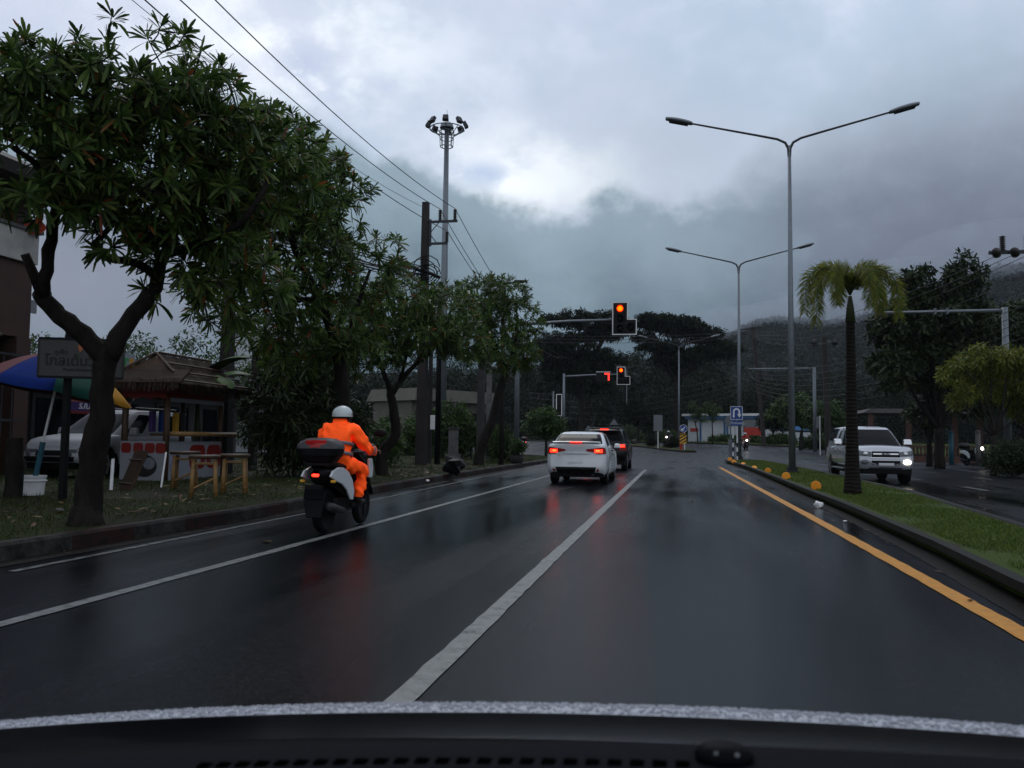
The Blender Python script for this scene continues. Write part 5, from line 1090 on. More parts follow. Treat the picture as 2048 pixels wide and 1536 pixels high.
# --- white pickup coming the other way
def pickup(label, loc, rz):
    t = thing('pickup_truck', label, 'pickup', loc, rz); L_ = 5.25; ft = 2.0
    b = Body(L_, [(0,.84),(.06,.885),(.3,.91),(1.2,.925),(4.3,.925),(4.8,.90),(5.05,.85),(5.17,.80),(5.25,.72)], [(0,.62),(.2,.55),(4.6,.50),(5.0,.44),(5.25,.46)], [(0,1.10),(.1,1.13),(3.3,1.14),(3.95,1.15),(4.4,1.14),(4.8,1.13),(5.0,1.11),(5.15,1.08),(5.25,1.03)], (1.1,4.15), .385, dyf=[(0,.08),(.2,0),(.5,0),(.75,.03),(.92,.07),(1,.16)], crown=.04, bulge=.10)
    b.shell('body', M['silver_paint'], t); under(b, t, .8, .3, .7)
    pt = house([(1.08,1.55,4.02,.86), (1.2,1.62,3.86,.84), (1.42,1.7,3.5,.77), (1.62,1.78,3.15,.70), (1.74,1.9,2.92,.63), (1.79,2.1,2.65,.42)], 'cabin', M['silver_paint'], t)
    pane(pt, 'windscreen', M['glass_dark'], t, 50, 130, .12, .70)
    for a, w_ in ((0, 1), (180, -1)):
        pane(pt, 'side_window', M['glass_dark'], t, a+2, a+24, .14, .66, n=8); pane(pt, 'side_window', M['glass_dark'], t, a-24, a-2, .14, .66, n=8)
    p2 = house([(1.1,.05,1.75,.86), (1.35,.1,1.75,.82), (1.6,.18,1.75,.74), (1.76,.3,1.75,.66), (1.80,.5,1.7,.45)], 'canopy', M['silver_paint'], t)
    for a in (0, 180): pane(p2, 'canopy_window', M['glass_dark'], t, a-28, a+28, .22, .68, n=10)
    # nose
    gr = across(b, 'grille', M['black'], t, .56, .60, .93, .014, True)
    across(b, 'grille_bar', M['chrome'], gr, .50, .76, .83, .03, True); across(b, 'grille_lip', M['chrome'], gr, .60, .57, .61, .03, True)
    tz = b.wrap(0, .795, 1, .035, True); text_mesh('lettering', 'ISUZU', .062, M['steel_dark'], gr, Matrix.Translation(tz+Vector((0,.004,0)))@Matrix.Rotation(math.pi, 4, 'Z')@Matrix.Rotation(R(90), 4, 'X'), .003, 'CENTER', 1.35, bold=.002)
    MB().tube([b.wrap(.3, .68, s_, .02, True) for s_ in (-1, 1)], .015, 6).build('grille_slat', M['steel_dark'], gr)
    for s_ in (-1, 1):
        hl = b.patch('headlight', M['lamp_clear'], t, [.58,.68,.78,.88,.96,1.0,1.05,1.12,1.22,1.34], lambda u: .66+(u-.58)*.05, lambda u: .90+(u-.58)*.10 if u < 1.1 else .95-(u-1.1)*.5, s_, .012, True)
        c = b.wrap(.80, .79, s_, .014, True); MB().lathe([(.065,-.01),(.065,.015),(.03,.03)], 16, c, (R(-90),0,0)).build('reflector', M['chrome'], hl)
        fg = b.patch('fog_lamp_bezel', M['steel_dark'], t, [.72,.8,.88,.95], .28, .46, s_, .02, True)
        c = b.wrap(.83, .37, s_, .03, True); 
        lamp = MB().lathe([(.095,-.01),(.09,.012),(.04,.028)], 18, c, (R(-90),0,0), 0, 1.25, .75).build('fog_lamp', M['head_on' if s_ < 0 else 'lamp_clear'], fg)
        b.patch('bumper_trim', M['chrome'], t, [.40,.48,.55,.62,.68], lambda u: .25+max(0, u-.5)*.8, lambda u: .28+max(0, u-.5)*.95, s_, .022, True)
        MB().box((s_*1.06,3.45,1.27), (.28,.16,.2), None, 0, .82).build('mirror', M['chrome'], t, bevel=.04); MB().box((s_*.9,3.45,1.2), (.16,.06,.06)).build('mirror_arm', M['black'], t)
        MB().box((s_*.90,2.7,.42), (.14,1.9,.05)).build('side_step', M['steel'], t, bevel=.015)
        for y in (2.1, 3.0): MB().box((s_*.932,y,1.02), (.03,.22,.04)).build('door_handle', M['chrome'], t, bevel=.008)
        b.patch('tail_light', M['red_lens'], t, [.8,.9,1.0,1.08,1.14], .4, .95, s_, .012)
        for yy in b.wh:
            mb = MB(); rows = []
            for k in range(15):
                a = math.pi*k/14; rr = b.arch; rows.append([(s_*.87, yy+rr*math.cos(a), b.wr+rr*math.sin(a)*.96), (s_*.6, yy+rr*math.cos(a), b.wr+rr*math.sin(a)*.96)])
            mb.grid(rows); mb.build('arch_liner', M['black'], t)
    across(b, 'air_intake', M['black'], t, .56, .24, .44, .012, True); across(b, 'plate', M['plate'], t, .30, .14, .32, .04, True); across(b, 'skid_plate', M['steel_dark'], t, .7, -.02, .07, .02, True)
    MB().box((0,5.0,.42), (1.2,.3,.16)).build('skid', M['black'], t); MB().lathe([(.03,0),(.012,.06)], 8, (0,2.75,1.795)).build('aerial', M['black'], t)
    wheels(b, t, .91, .26); return t
pickup('white pickup truck with one lit fog lamp, coming the other way behind the palm', (6.08, 32.9, 0), math.pi)

# ------------------------------------------------------------------ scooter and rider
def scooter(label, loc, rz, box=True, group=None, lean=0):
    t = thing('scooter', label, 'motorbike', loc, rz, group); t.rotation_euler = (0, lean, rz)
    for y, r, w in ((0,.285,.125), (1.32,.28,.10)):
        tp = []; 
        for k in range(13): a = R(-100+200*k/12); tp.append((r-.055+.055*math.cos(a), w/2*math.sin(a)))
        wl = MB().lathe([(r-.11,-w*.3)]+tp+[(r-.11,w*.3)], 30, (0,y,r), (0,R(90),0)).build('rear_wheel' if y == 0 else 'front_wheel', M['tyre'], t, smooth=True)
        mb = MB(); mb.lathe([(r-.10,-.03),(r-.095,0),(r-.10,.03)], 26, (0,y,r), (0,R(90),0)); [mb.box((0, y+(r-.15)*.5*math.cos(k*1.2566), r+(r-.15)*.5*math.sin(k*1.2566)), (.03,r-.12,.035), (k*1.2566,0,0)) for k in range(5)]; mb.build('rim', M['steel_dark'], wl)
    # rear body shell
    mb = MB(); rows = []
    for y, zb, zt, hw in [(-.30,.72,.80,.05),(-.24,.66,.82,.10),(-.1,.60,.83,.14),(.1,.54,.80,.165),(.3,.48,.76,.175),(.5,.40,.74,.17),(.64,.34,.66,.14),(.7,.34,.5,.12)]:
        rows.append([(hw*c_, y, (zb+zt)/2+(zt-zb)/2*s_) for c_, s_ in [(math.copysign(abs(math.cos(a))**.7, math.cos(a)), math.copysign(abs(math.sin(a))**.8, math.sin(a))) for a in [k*math.pi/8 for k in range(16)]]])
    mb.grid(rows, closed=True); mb.build('tail_fairing', M['black'], t, smooth=True)
    for s_ in (-1, 1):
        mb = MB(); pl = [(-.30,.72),(-.22,.79),(-.05,.83),(.14,.82),(.32,.76),(.46,.65),(.53,.50),(.49,.39),(.40,.40),(.28,.52),(.10,.61),(-.12,.66)]
        mb.prism(pl, s_*.17, s_*.20, 'x'); mb.build('side_panel', M['white_paint'], t, bevel=.012)
        MB().tube([(s_*.30,1.0,1.03), (s_*.38,.93,1.0)], .022, 8).build('grip', M['black'], t); 
        MB().tube([(s_*.2,1.02,1.06), (s_*.29,1.05,1.24)], .008, 5).build('mirror_stalk', M['black'], t); MB().lathe([(.03,-.012),(.07,0),(.06,.014)], 14, (s_*.36,1.04,1.27), (R(90),0,0), 0, 1.3, .8).build('mirror', M['black'], t, smooth=True)
        MB().box((s_*.2,-.22,.66), (.06,.05,.035)).build('indicator', M['sign_yellow'], t, bevel=.01)
        MB().tube([(s_*.07,0,.285), (s_*.08,.28,.40)], .03, 6).build('swing_arm', M['black'], t)
    mb = MB(); rows = []
    for y, z, hw in [(-.2,.84,.10),(.0,.86,.13),(.3,.83,.15),(.5,.80,.14),(.66,.78,.09)]: rows.append([(hw*math.cos(a), y, z+.055*math.sin(a)) for a in [k*math.pi/6 for k in range(12)]])
    mb.grid(rows, closed=True); mb.build('seat', M['black'], t, smooth=True)
    MB().box((0,.82,.31), (.30,.42,.06)).build('floorboard', M['black'], t, bevel=.02); MB().box((0,.45,.34), (.2,.7,.2)).build('engine', M['black'], t, bevel=.03)
    MB().tube([(.15,.25,.27), (.16,-.12,.33), (.16,-.26,.36)], [.04,.06,.05], 10).build('exhaust', M['steel_dark'], t, smooth=True)
    # leg shield and steering head
    mb = MB(); rows = []
    for z, y, hw in [(.28,1.02,.10),(.45,1.06,.20),(.62,1.05,.235),(.78,1.02,.22),(.90,.99,.17),(.98,.98,.1)]: rows.append([(hw*f, y+.1*(1-f*f)-.02, z) for f in np.linspace(-1,1,9)]+[(hw*f*.96, y+.1*(1-f*f)-.06, z) for f in np.linspace(1,-1,9)])
    mb.grid(rows, closed=True); mb.build('leg_shield', M['black'], t, smooth=True)
    for s_ in (-1, 1): MB().prism([(.98,.66),(1.10,.66),(1.13,.80),(1.08,.92),(.97,.92)], s_*.205, s_*.245, 'x').build('shield_wing', M['white_paint'], t, bevel=.012)
    hl = MB().lathe([(.03,-.06),(.11,-.02),(.13,.06),(.10,.12)], 16, (0,1.10,.92), (R(-90),0,0)).build('headlight_cowl', M['black'], t, smooth=True); MB().lathe([(.085,0),(.07,.02)], 14, (0,1.225,.92), (R(-90),0,0)).build('headlight', M['head_on'], hl)
    MB().tube([(-.31,1.0,1.03), (-.12,1.05,1.0), (.12,1.05,1.0), (.31,1.0,1.03)], .016, 8).build('handlebar', M['steel_dark'], t)
    for s_ in (-1, 1): MB().tube([(s_*.07,1.12,.72), (s_*.07,1.32,.28)], .022, 8).build('fork', M['steel_dark'], t)
    mb = MB(); rows = []
    for k in range(9): a = R(20+140*k/8); rows.append([(x_, 1.32+.33*math.cos(a), .28+.33*math.sin(a)) for x_ in (-.07,-.03,.03,.07)])
    mb.grid(rows); mb.build('front_mudguard', M['black'], t, smooth=True)
    MB().box((0,-.30,.735), (.085,.05,.035)).build('tail_light', M['brake'], t, bevel=.012); MB().box((0,-.34,.53), (.24,.015,.17), (R(-18),0,0)).build('plate', M['cowl'], t)
    mb = MB(); mb.prism([(-.09,.62),(.09,.62),(.13,.42),(.10,.22),(-.10,.22),(-.13,.42)], -.335, -.32); mb.build('rear_mudguard', M['black'], t, bevel=.008)
    if box:
        rk = MB(); rk.box((0,-.1,.87), (.3,.34,.03)); [rk.tube([(s_*.1,.1,.84), (s_*.11,-.26,.88)], .012, 6) for s_ in (-1, 1)]; rk.build('rack', M['black'], t)
        def sq(z, hx, hy, y0): return [(hx*math.copysign(abs(math.cos(a))**.5, math.cos(a)), y0+hy*math.copysign(abs(math.sin(a))**.5, math.sin(a)), z) for a in [k*2*math.pi/28 for k in range(28)]]
        mb = MB(); rows = [sq(.89,.15,.14,-.14), sq(.90,.19,.16,-.14), sq(.98,.255,.19,-.15), sq(1.055,.275,.20,-.15), sq(1.06,.27,.195,-.15)]; mb.grid(rows, closed=True); mb.f.append(tuple(range(28))); mb.m.append(0); mb.f.append(tuple(range(112,140))); mb.m.append(0); bx_ = mb.build('top_box', M['black'], t, smooth=False)
        mb = MB(); rows = [sq(1.063,.277,.202,-.15), sq(1.10,.272,.197,-.15), sq(1.15,.24,.17,-.14), sq(1.185,.17,.12,-.13), sq(1.197,.05,.04,-.12)]; mb.grid(rows, closed=True); mb.f.append(tuple(range(112,140))); mb.m.append(0); mb.build('lid', M['box_grey'], bx_, smooth=True)
        mb = MB(); rows = []
        for z, hy, hx in [(1.075,.204,.11), (1.11,.196,.13), (1.15,.170,.14), (1.168,.146,.12)]: rows.append([(f*hx, -.15-hy-.008+.02*abs(f), z) for f in np.linspace(-1,1,7)])
        mb.grid(rows); mb.build('box_reflector', M['red_lens'], bx_, smooth=True)
    return t
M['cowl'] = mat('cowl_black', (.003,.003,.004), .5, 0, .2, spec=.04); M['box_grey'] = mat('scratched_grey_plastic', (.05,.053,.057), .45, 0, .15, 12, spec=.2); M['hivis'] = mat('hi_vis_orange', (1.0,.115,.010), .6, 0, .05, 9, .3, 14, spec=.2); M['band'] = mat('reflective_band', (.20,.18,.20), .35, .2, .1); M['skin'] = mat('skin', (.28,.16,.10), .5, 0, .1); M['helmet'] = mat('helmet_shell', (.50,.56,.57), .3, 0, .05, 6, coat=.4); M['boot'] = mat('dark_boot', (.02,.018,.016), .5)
# fluorescent cloth sends back more orange light than falls on it in that band: a second diffuse lobe
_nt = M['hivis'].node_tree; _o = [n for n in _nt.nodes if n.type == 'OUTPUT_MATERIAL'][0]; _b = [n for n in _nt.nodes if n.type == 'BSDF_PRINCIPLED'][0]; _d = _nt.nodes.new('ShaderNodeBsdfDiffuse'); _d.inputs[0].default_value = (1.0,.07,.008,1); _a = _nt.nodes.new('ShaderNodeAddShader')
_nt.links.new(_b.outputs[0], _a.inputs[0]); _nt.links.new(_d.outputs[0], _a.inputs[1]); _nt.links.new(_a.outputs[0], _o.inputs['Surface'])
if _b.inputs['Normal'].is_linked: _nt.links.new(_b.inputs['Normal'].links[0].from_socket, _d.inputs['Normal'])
def skinned(verts, edges, root=0, sub=2):
    me = bpy.data.meshes.new('figure'); me.from_pydata([v[:3] for v in verts], edges, []); o = bpy.data.objects.new('figure', me); COL.objects.link(o)
    o.modifiers.new('skin', 'SKIN'); o.modifiers.new('sub', 'SUBSURF').levels = sub; o.modifiers['sub'].render_levels = sub
    for i, v in enumerate(verts):
        r = v[3]; me.skin_vertices[0].data[i].radius = r if isinstance(r, tuple) else (r, r); me.skin_vertices[0].data[i].use_root = (i == root)
    dg = bpy.context.evaluated_depsgraph_get(); m2 = bpy.data.meshes.new_from_object(o.evaluated_get(dg)); bpy.data.objects.remove(o); return m2
def rider(label, loc, rz, suit='hivis', group=None):
    t = thing('person', label, 'person', loc, rz, group)
    V = [(0,.40,.92,(.205,.17)), (0,.41,1.02,(.19,.155)), (0,.43,1.15,(.185,.145)), (0,.47,1.28,(.19,.14)), (0,.49,1.36,(.13,.11)), (0,.505,1.43,(.075,.075)), (.01,.53,1.53,(.095,.10))]; E = [(i, i+1) for i in range(6)]
    def chain(start, pts):
        p = start
        for q in pts: V.append(q); E.append((p, len(V)-1)); p = len(V)-1
        return p
    for s_ in (-1, 1):
        chain(3, [(s_*.17,.49,1.335,.095), (s_*.235,.53,1.27,.088), (s_*.29,.62,1.12,.078), (s_*.315,.69,1.075,.072), (s_*.325,.80,1.055,.062), (s_*.33,.88,1.045,.05), (s_*.335,.935,1.04,.034), (s_*.34,.97,1.045,.03)])
        chain(0, [(s_*.10,.45,.87,.12), (s_*.16,.62,.85,.105), (s_*.19,.80,.81,.092), (s_*.19,.86,.76,.088), (s_*.175,.83,.62,.08), (s_*.165,.79,.46,.072), (s_*.165,.78,.40,.05), (s_*.165,.80,.365,.042), (s_*.17,.92,.362,.036), (s_*.17,.99,.36,.028)])
    me = skinned(V, E, 0, 2)
    bm = bmesh.new(); bm.from_mesh(me)
    for s_ in (-1, 1):           # gloveless hands closed on the grips: four fingers and a thumb each
        for k in range(4):
            x_ = s_*(.315+.022*k); f = [(x_,.955,1.05,.012), (x_,.985,1.052,.011), (x_+s_*.002,1.0,1.035,.010), (x_+s_*.003,.992,1.013,.009), (x_,.975,1.008,.008)]; m3 = skinned(f, [(0,1),(1,2),(2,3),(3,4)], 0, 1); bm.from_mesh(m3)
        m3 = skinned([(s_*.305,.95,1.04,.012), (s_*.292,.965,1.03,.011), (s_*.285,.985,1.018,.010), (s_*.29,.998,1.008,.008)], [(0,1),(1,2),(2,3)], 0, 1); bm.from_mesh(m3)
    # crumpled cloth
    for v in bm.verts:
        p = v.co
        if p.z < 1.40 and p.y < .9 and p.z > .45: v.co += v.normal*(.018*math.sin(p.z*26+p.x*24)*math.sin(p.y*27+p.x*15)+.012*math.sin(p.x*55+p.z*14)*(p.z > .95)+.013*math.sin(p.z*58+p.y*40+p.x*25)*(.3+abs(p.x)*2.2))
    me2 = bpy.data.meshes.new('body'); 
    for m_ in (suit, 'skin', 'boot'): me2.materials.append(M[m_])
    for f in bm.faces:
        c = f.calc_center_median(); f.smooth = True; f.material_index = 1 if (c.z > 1.46 or (c.y > .90 and abs(c.x) > .25 and c.z > .9)) else (2 if c.z < .435 else 0)
    bm.to_mesh(me2); bm.free(); o = bpy.data.objects.new('body', me2); COL.objects.link(o); o.parent = t
    # collar, helmet, reflective bands
    mb = MB(); rows = []
    for z, r, y in [(1.38,.125,.495),(1.42,.105,.50),(1.47,.095,.505),(1.478,.085,.505)]: rows.append([(r*math.cos(a), y+r*.92*math.sin(a), z) for a in [k*2*math.pi/20 for k in range(20)]])
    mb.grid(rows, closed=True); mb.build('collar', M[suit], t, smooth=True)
    hd = Vector((.012,.53,1.525)); turn = R(-38); pr = []
    mb = MB(); rows = []
    for k in range(11):
        a = R(90*k/10); rows.append([(hd.x+.135*math.cos(a)*math.cos(b_), hd.y+.15*math.cos(a)*math.sin(b_), hd.z-.005+.125*math.sin(a)) for b_ in [j*2*math.pi/28 for j in range(28)]])
    rows.insert(0, [(hd.x+.132*math.cos(b_), hd.y+.147*math.sin(b_), hd.z-.045) for b_ in [j*2*math.pi/28 for j in range(28)]])
    mb.grid(rows, closed=True); hm = mb.build('helmet', M['helmet'], t, smooth=True)
    mb = MB(); rows = []
    for z, f_ in ((-.052,1.0),(-.03,1.03)): rows.append([(hd.x+.134*f_*math.cos(b_), hd.y+.149*f_*math.sin(b_), hd.z+z) for b_ in [j*2*math.pi/28 for j in range(28)]])
    mb.grid(rows, closed=True); mb.build('helmet_rim', M['black'], hm, smooth=True)
    fd = Vector((math.sin(-turn), math.cos(turn), 0)); fs_ = Vector((fd.y,-fd.x,0))
    mb = MB(); pk = []
    for i in range(9):
        a = R(-50+100*i/8); d_ = fd*math.cos(a)+fs_*math.sin(a); pk.append([hd+d_*.135+Vector((0,.0,.03)), hd+d_*.205+Vector((0,0,.005)), hd+d_*.203+Vector((0,0,-.004)), hd+d_*.133+Vector((0,0,.018))])
    mb.grid(pk); mb.build('visor_peak', M['black'], hm, smooth=False)
    MB().tube([hd+fd*.10+Vector((0,0,.0)), hd+fd*.122+Vector((0,0,-.018)), hd+fd*.10+Vector((0,0,-.03))], [.012,.016,.014], 8).build('nose', M['skin'], t, smooth=True)
    for k in (-.038,.038): MB().lathe([(.004,0),(.011,.004),(.004,.008)], 8, hd+fd*.094+fs_*k+Vector((0,0,-.002)), (R(90),0,0)).build('eye', M['black'], t)
    MB().box(hd+fd*.094+Vector((0,0,-.062)), (.045,.02,.012), (0,0,turn)).build('mouth', M['sign_red'], t)
    for s_ in (-1, 1): MB().tube([hd+fs_*s_*.11+Vector((0,0,-.03)), hd+fs_*s_*.10+fd*.03+Vector((0,0,-.09)), hd+fd*.05+Vector((0,0,-.115))], .008, 5).build('chin_strap', M['black'], hm)
    if suit == 'hivis':
        for z, y0 in ((1.135,.428), (1.005,.408)):
            mb = MB(); rows = []
            for dz in (-.022,.022): rows.append([(.202*math.copysign(abs(math.cos(a))**.8, math.cos(a)), y0+(.172*math.copysign(abs(math.sin(a))**.8, math.sin(a))), z+dz-.1*math.sin(a)*.3) for a in [k*2*math.pi/30 for k in range(30)]])
            mb.grid(rows, closed=True); o = mb.build('reflective_band', M['band'], t, smooth=True); sm = o.modifiers.new('th', 'SOLIDIFY'); sm.thickness = .006
        for s_ in (-1, 1):
            for y0, z0, r_ in ((.735,1.068,.081), (.80,1.056,.075)): 
                mb = MB(); rows = []
                for dy in (-.016,.016): rows.append([(s_*.322+r_*math.cos(a), y0+dy, z0+r_*math.sin(a)) for a in [k*2*math.pi/18 for k in range(18)]])
                mb.grid(rows, closed=True); o = mb.build('sleeve_band', M['band'], t, smooth=True); sm = o.modifiers.new('th', 'SOLIDIFY'); sm.thickness = .005
    return t
SC = Vector((-4.385, 10.2, .004)); sct = scooter('white and black scooter with a grey-lidded top box, ridden along the left lane line', SC, R(1), True)
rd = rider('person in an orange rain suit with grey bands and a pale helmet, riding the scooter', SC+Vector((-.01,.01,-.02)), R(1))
# others
for o_, lab, pl, dep, px, rz, lab2 in [(sct, 'approaching scooter with headlight on, right behind the U-turn sign pole', 'boot', 82, 1489, math.pi+.1, 'person on the approaching scooter behind the U-turn sign pole'), (sct, 'scooter with headlight on, half hidden by bushes of the traffic island', 'boot', 97, 1340, math.pi-.3, 'person in dark clothes on the scooter behind the traffic island bushes')]:
    p = D(px, dep); c = copy_tree(sct, p, rz, lab); c['group'] = 'oncoming scooters with headlights on'
    q = copy_tree(rd, p, rz, lab2)
    for ch in [k for k in bpy.data.objects if k.parent == q]:
        if ch.name.startswith(('body', 'collar')):
            ch.data = ch.data.copy(); ch.data.materials[0] = M['sign_red' if px > 1400 else 'boot']
copy_tree(sct, D(1046, 76), R(60), 'parked scooter by the side road, left of the white sedan')
copy_tree(sct, D(1932, 45.5, .13), R(200), 'parked scooter between the pink wall and the pale grey post')
copy_tree(sct, (-14.6, 13.6, .13), R(170), 'parked scooter cut off by the left edge of the view')

# ------------------------------------------------------------------ the viewer's own car: bonnet edge and dashboard
CX = -.02; AX = .31; t = thing('car', 'wet white bonnet edge and black dashboard of the car the view is taken from', 'car', (0, 0, 0))
def hoodz(x, y):
    s = max(0, y-.955); return .918-.058*(x-AX)**2-.003*max(0, 1-s/.02)**2-(4.2*s*s if s < .045 else .0085+.378*(s-.045))
mb = MB(); ys = [.948,.955,.965,.98,1.0,1.02,1.05,1.08,1.12,1.18,1.25,1.35,1.5,1.65,1.8,1.9,1.95]; xs = np.linspace(-.97+CX-.0, .97+CX, 100); rows = []
mb.grid([[(x, y-.02*((x-CX)/.85)**2, hoodz(x, y)-(.12*max(0, (abs(x-CX)-.90)/.07)**2)) for x in xs] for y in ys]); mb.build('bonnet', M['wet_bonnet'] if 'wet_bonnet' in M else M.setdefault('wet_bonnet', mat('wet_white_bonnet', (.36,.38,.43), .4, 0, .05, 40, .3, 260)), t, smooth=True)
r_ = random.Random(2); bm = bmesh.new(); base = bmesh.new(); bmesh.ops.create_icosphere(base, subdivisions=1, radius=1); bme = bpy.data.meshes.new('bead'); base.to_mesh(bme); base.free()
vb = np.array([v.co[:] for v in bme.vertices]); fb = np.array([p.vertices[:] for p in bme.polygons]); Vs = []; Fs = []; nn = 0
for i in range(5600):
    x = CX+r_.uniform(-.93, .93); y = .95+.05*r_.random()**1.1; rr = .0008+.0020*r_.random()**2; Vs.append(vb*np.array([rr*r_.uniform(.8,1.5), rr*r_.uniform(.8,1.5), rr*.75])+np.array([x, y-.02*((x-CX)/.85)**2, hoodz(x, y)])); Fs.append(fb+nn); nn += len(vb)
m, nt, b, _ = nmat('water_bead'); b.inputs['Base Color'].default_value = (.40,.42,.48,1); b.inputs['Roughness'].default_value = .25; b.inputs['Transmission Weight'].default_value = .35; b.inputs['IOR'].default_value = 1.33; M['bead'] = m
o = fast_mesh('rain_drops', np.concatenate(Vs), np.concatenate(Fs), m, t, smooth=True); o['kind'] = 'stuff'
for s_ in (-1, 1):
    mb = MB(); mb.prism([(.3,.30),(.3,.70),(.96,.70),(1.5,.48),(1.9,.36),(1.98,.25)], CX+s_*.90, CX+s_*.96, 'x'); mb.build('wing', M['white_paint'], t, bevel=.02)
    w = MB().lathe([(.18,-.1),(.29,-.1),(.31,-.07),(.31,.07),(.29,.1),(.18,.1)], 28, (CX+s_*.86,1.35,.31), (0,R(90),0)).build('wheel', M['tyre'], t)
    MB().lathe([(.19,-.02),(.19,.02),(.05,.04)], 20, (CX+s_*.97,1.35,.31), (0,R(90),0)).build('rim', M['alloy'], w)
MB().box((CX,1.93,.33), (1.62,.14,.26)).build('front_bumper', M['white_paint'], t, bevel=.04)
MB().box((CX,.9,.3), (1.5,1.9,.2)).build('underbody', M['black'], t)
M['dash'] = mat('dashboard_grain', (.0045,.005,.0075), .7, 0, .2, 300, .3, 900, spec=.04)
mb = MB(); xs = np.linspace(CX-.95, CX+.95, 40)
mb.grid([[(x, y-.02*((x-CX)/.85)**2, z-.058*(x-AX)**2) for x in xs] for y, z in ((.70,.918),(.78,.912),(.86,.903),(.92,.896),(.945,.888),(.95,.80))]); mb.build('cowl', M['cowl'], t, smooth=True)
def dz(x, y): return .988-.075*(x-AX-.05)**2-.35*max(0, y-.66)**1.0*(1 if y > .66 else 0)-.06*max(0, .5-y)
mb = MB(); mb.grid([[(x, y-.03*((x-CX)/.85)**2, dz(x, y)) for x in xs] for y in (.05,.2,.35,.45,.52,.58,.63,.66,.675,.69,.705,.715)]+[[(x, .72-.03*((x-CX)/.85)**2, .80) for x in xs]]); db = mb.build('dashboard', M['dash'], t, smooth=True)
M['void'] = mat('slot_black', (.001,.001,.001), .9, spec=0)
mb = MB()
for k in range(24):
    x = -.355+.0155*k
    for y in (.618, .596): mb.box((x, y-.03*((x-CX)/.85)**2, dz(x, y)+.0006), (.0095,.009,.0014))
mb.build('defroster_vent', M['void'], db)
sx, sy = .03, .60; sz = dz(sx, sy)
MB().lathe([(.018,0),(.0185,.004),(.015,.009),(.009,.011)], 20, (sx,sy+.03,sz), None, 0, 1.1, .8).build('light_sensor', M['cowl'], db, smooth=True)
for q in (-.006,.008): MB().lathe([(.0018,0),(.0016,.001)], 10, (sx+q,sy+.018,sz+.0075), (R(35),0,0)).build('sensor_window', M['lamp_clear'], db)
# ------------------------------------------------------------------ left side: shops, kiosk, stools, umbrella, signboard
M['brown'] = mat('brown_render', (.05,.026,.02), .65, 0, .25, 1.5); M['parapet'] = mat('stained_white_parapet', (.36,.35,.33), .6, 0, .3, 1.2); M['roof_dark'] = mat('dark_eave', (.018,.014,.013), .7); M['shop_dark'] = mat('shop_interior_wall', (.03,.027,.028), .7, 0, .4, 1); M['awning'] = mat('cream_awning', (.22,.19,.145), .6, 0, .35, 2, scl=(1,3,1)); M['bamboo'] = mat('bamboo', (.20,.115,.038), .4, 0, .4, 5, .2, 30, (1,1,.4)); M['bamboo_dk'] = mat('dark_bamboo', (.05,.027,.013), .5, 0, .4, 5, scl=(1,1,.4)); M['thatch'] = mat('thatch', (.027,.0150,.0085), .8, 0, .5, 25, .8, 60, (1,.2,1)); M['banner_w'] = mat('banner_white', (.20,.21,.235), .5, 0, .06); M['banner_red'] = mat('banner_red', (.16,.012,.010), .5, 0, .1); M['purple'] = mat('banner_purple', (.05,.025,.13), .5, 0, .15)
t = thing('building', 'two-storey brown shophouse with white balcony and dark eaves at the left edge', 'building', (-17, -.05, -.25))
z6, z68, z78 = 6.0, 6.85, 7.85
MB().box((-3.6,11.5,5.0), (7,17,2.0)).build('wall', M['brown'], t, bevel=.01); MB().box((-4.2,11.5,2.0), (5.6,16.6,4.0)).build('shopfront', M['shop_dark'], t)
for y in (3.3, 8.9, 14.3, 19.75): MB().box((-.35,y,2.0), (.6,.5,4.0)).build('column', M['brown'], t); MB().box((-.5,y,7.3), (.55,.5,1.1)).build('column', M['brown'], t)
mb = MB(); mb.box((-.06,11.5,6.42), (.14,17.1,.84)); mb.box((-3.5,20.0,6.42), (6.8,.14,.84)); pp_ = mb.build('balcony', M['parapet'], t, bevel=.01); MB().box((-.06,11.5,6.88), (.26,17.3,.09)).build('coping', M['concrete'], pp_)
MB().box((-5,11.0,7.0), (3.6,15,2.0)).build('upper_wall', M['brown'], t)
mb = MB(); mb.prism([(-8.0,8.15),(.95,7.85),(1.0,8.15),(-3.5,10.2),(-8.2,8.4)], 2, 21.0); mb.build('roof', M['roof_dark'], t)
aw = MB(); rows = []
for k in range(90):
    y = 5.0+k*.135; off = .035*math.sin(k*1.6); rows.append([(-.0,y,4.35+off), (.75,y,4.25+off), (1.5,y,3.98+off), (1.75,y,3.75+off), (1.70,y,3.68)])
aw.grid(rows); o = aw.build('awning', M['awning'], t, smooth=True); sm = o.modifiers.new('th', 'SOLIDIFY'); sm.thickness = .03
for k in range(26): pass
mb = MB()
for k in range(40): mb.tube([(.1,6+k*.34,.05), (.1,6+k*.34,3.5)], .018, 5)
mb.box((.1,12.7,3.5), (.05,13.8,.06)); mb.box((.1,12.7,1.8), (.05,13.8,.06)); mb.build('security_grille', M['steel_dark'], t)
w_ = MB().box((-.02,17.4,5.0), (.1,1.6,1.4)).build('window', M['parapet'], t); MB().box((.04,17.4,5.0), (.04,1.3,1.15)).build('pane', M['glass_dark'], w_)
p = P(58, 612, 24); o = MB().box((0,0,0), (.08,.5,.36)).build('wall_sign', M['banner_w'], None, loc=(p.x, p.y, p.z)); tag(o, 'small pale hanging sign on the brown shophouse corner', 'sign')
p = P(66, 455, 23.0); t = thing('satellite_dish', 'orange-red satellite dish on the balcony end', 'satellite dish', p); M['dish'] = mat('orange_dish', (.36,.055,.03), .5, 0, .15)
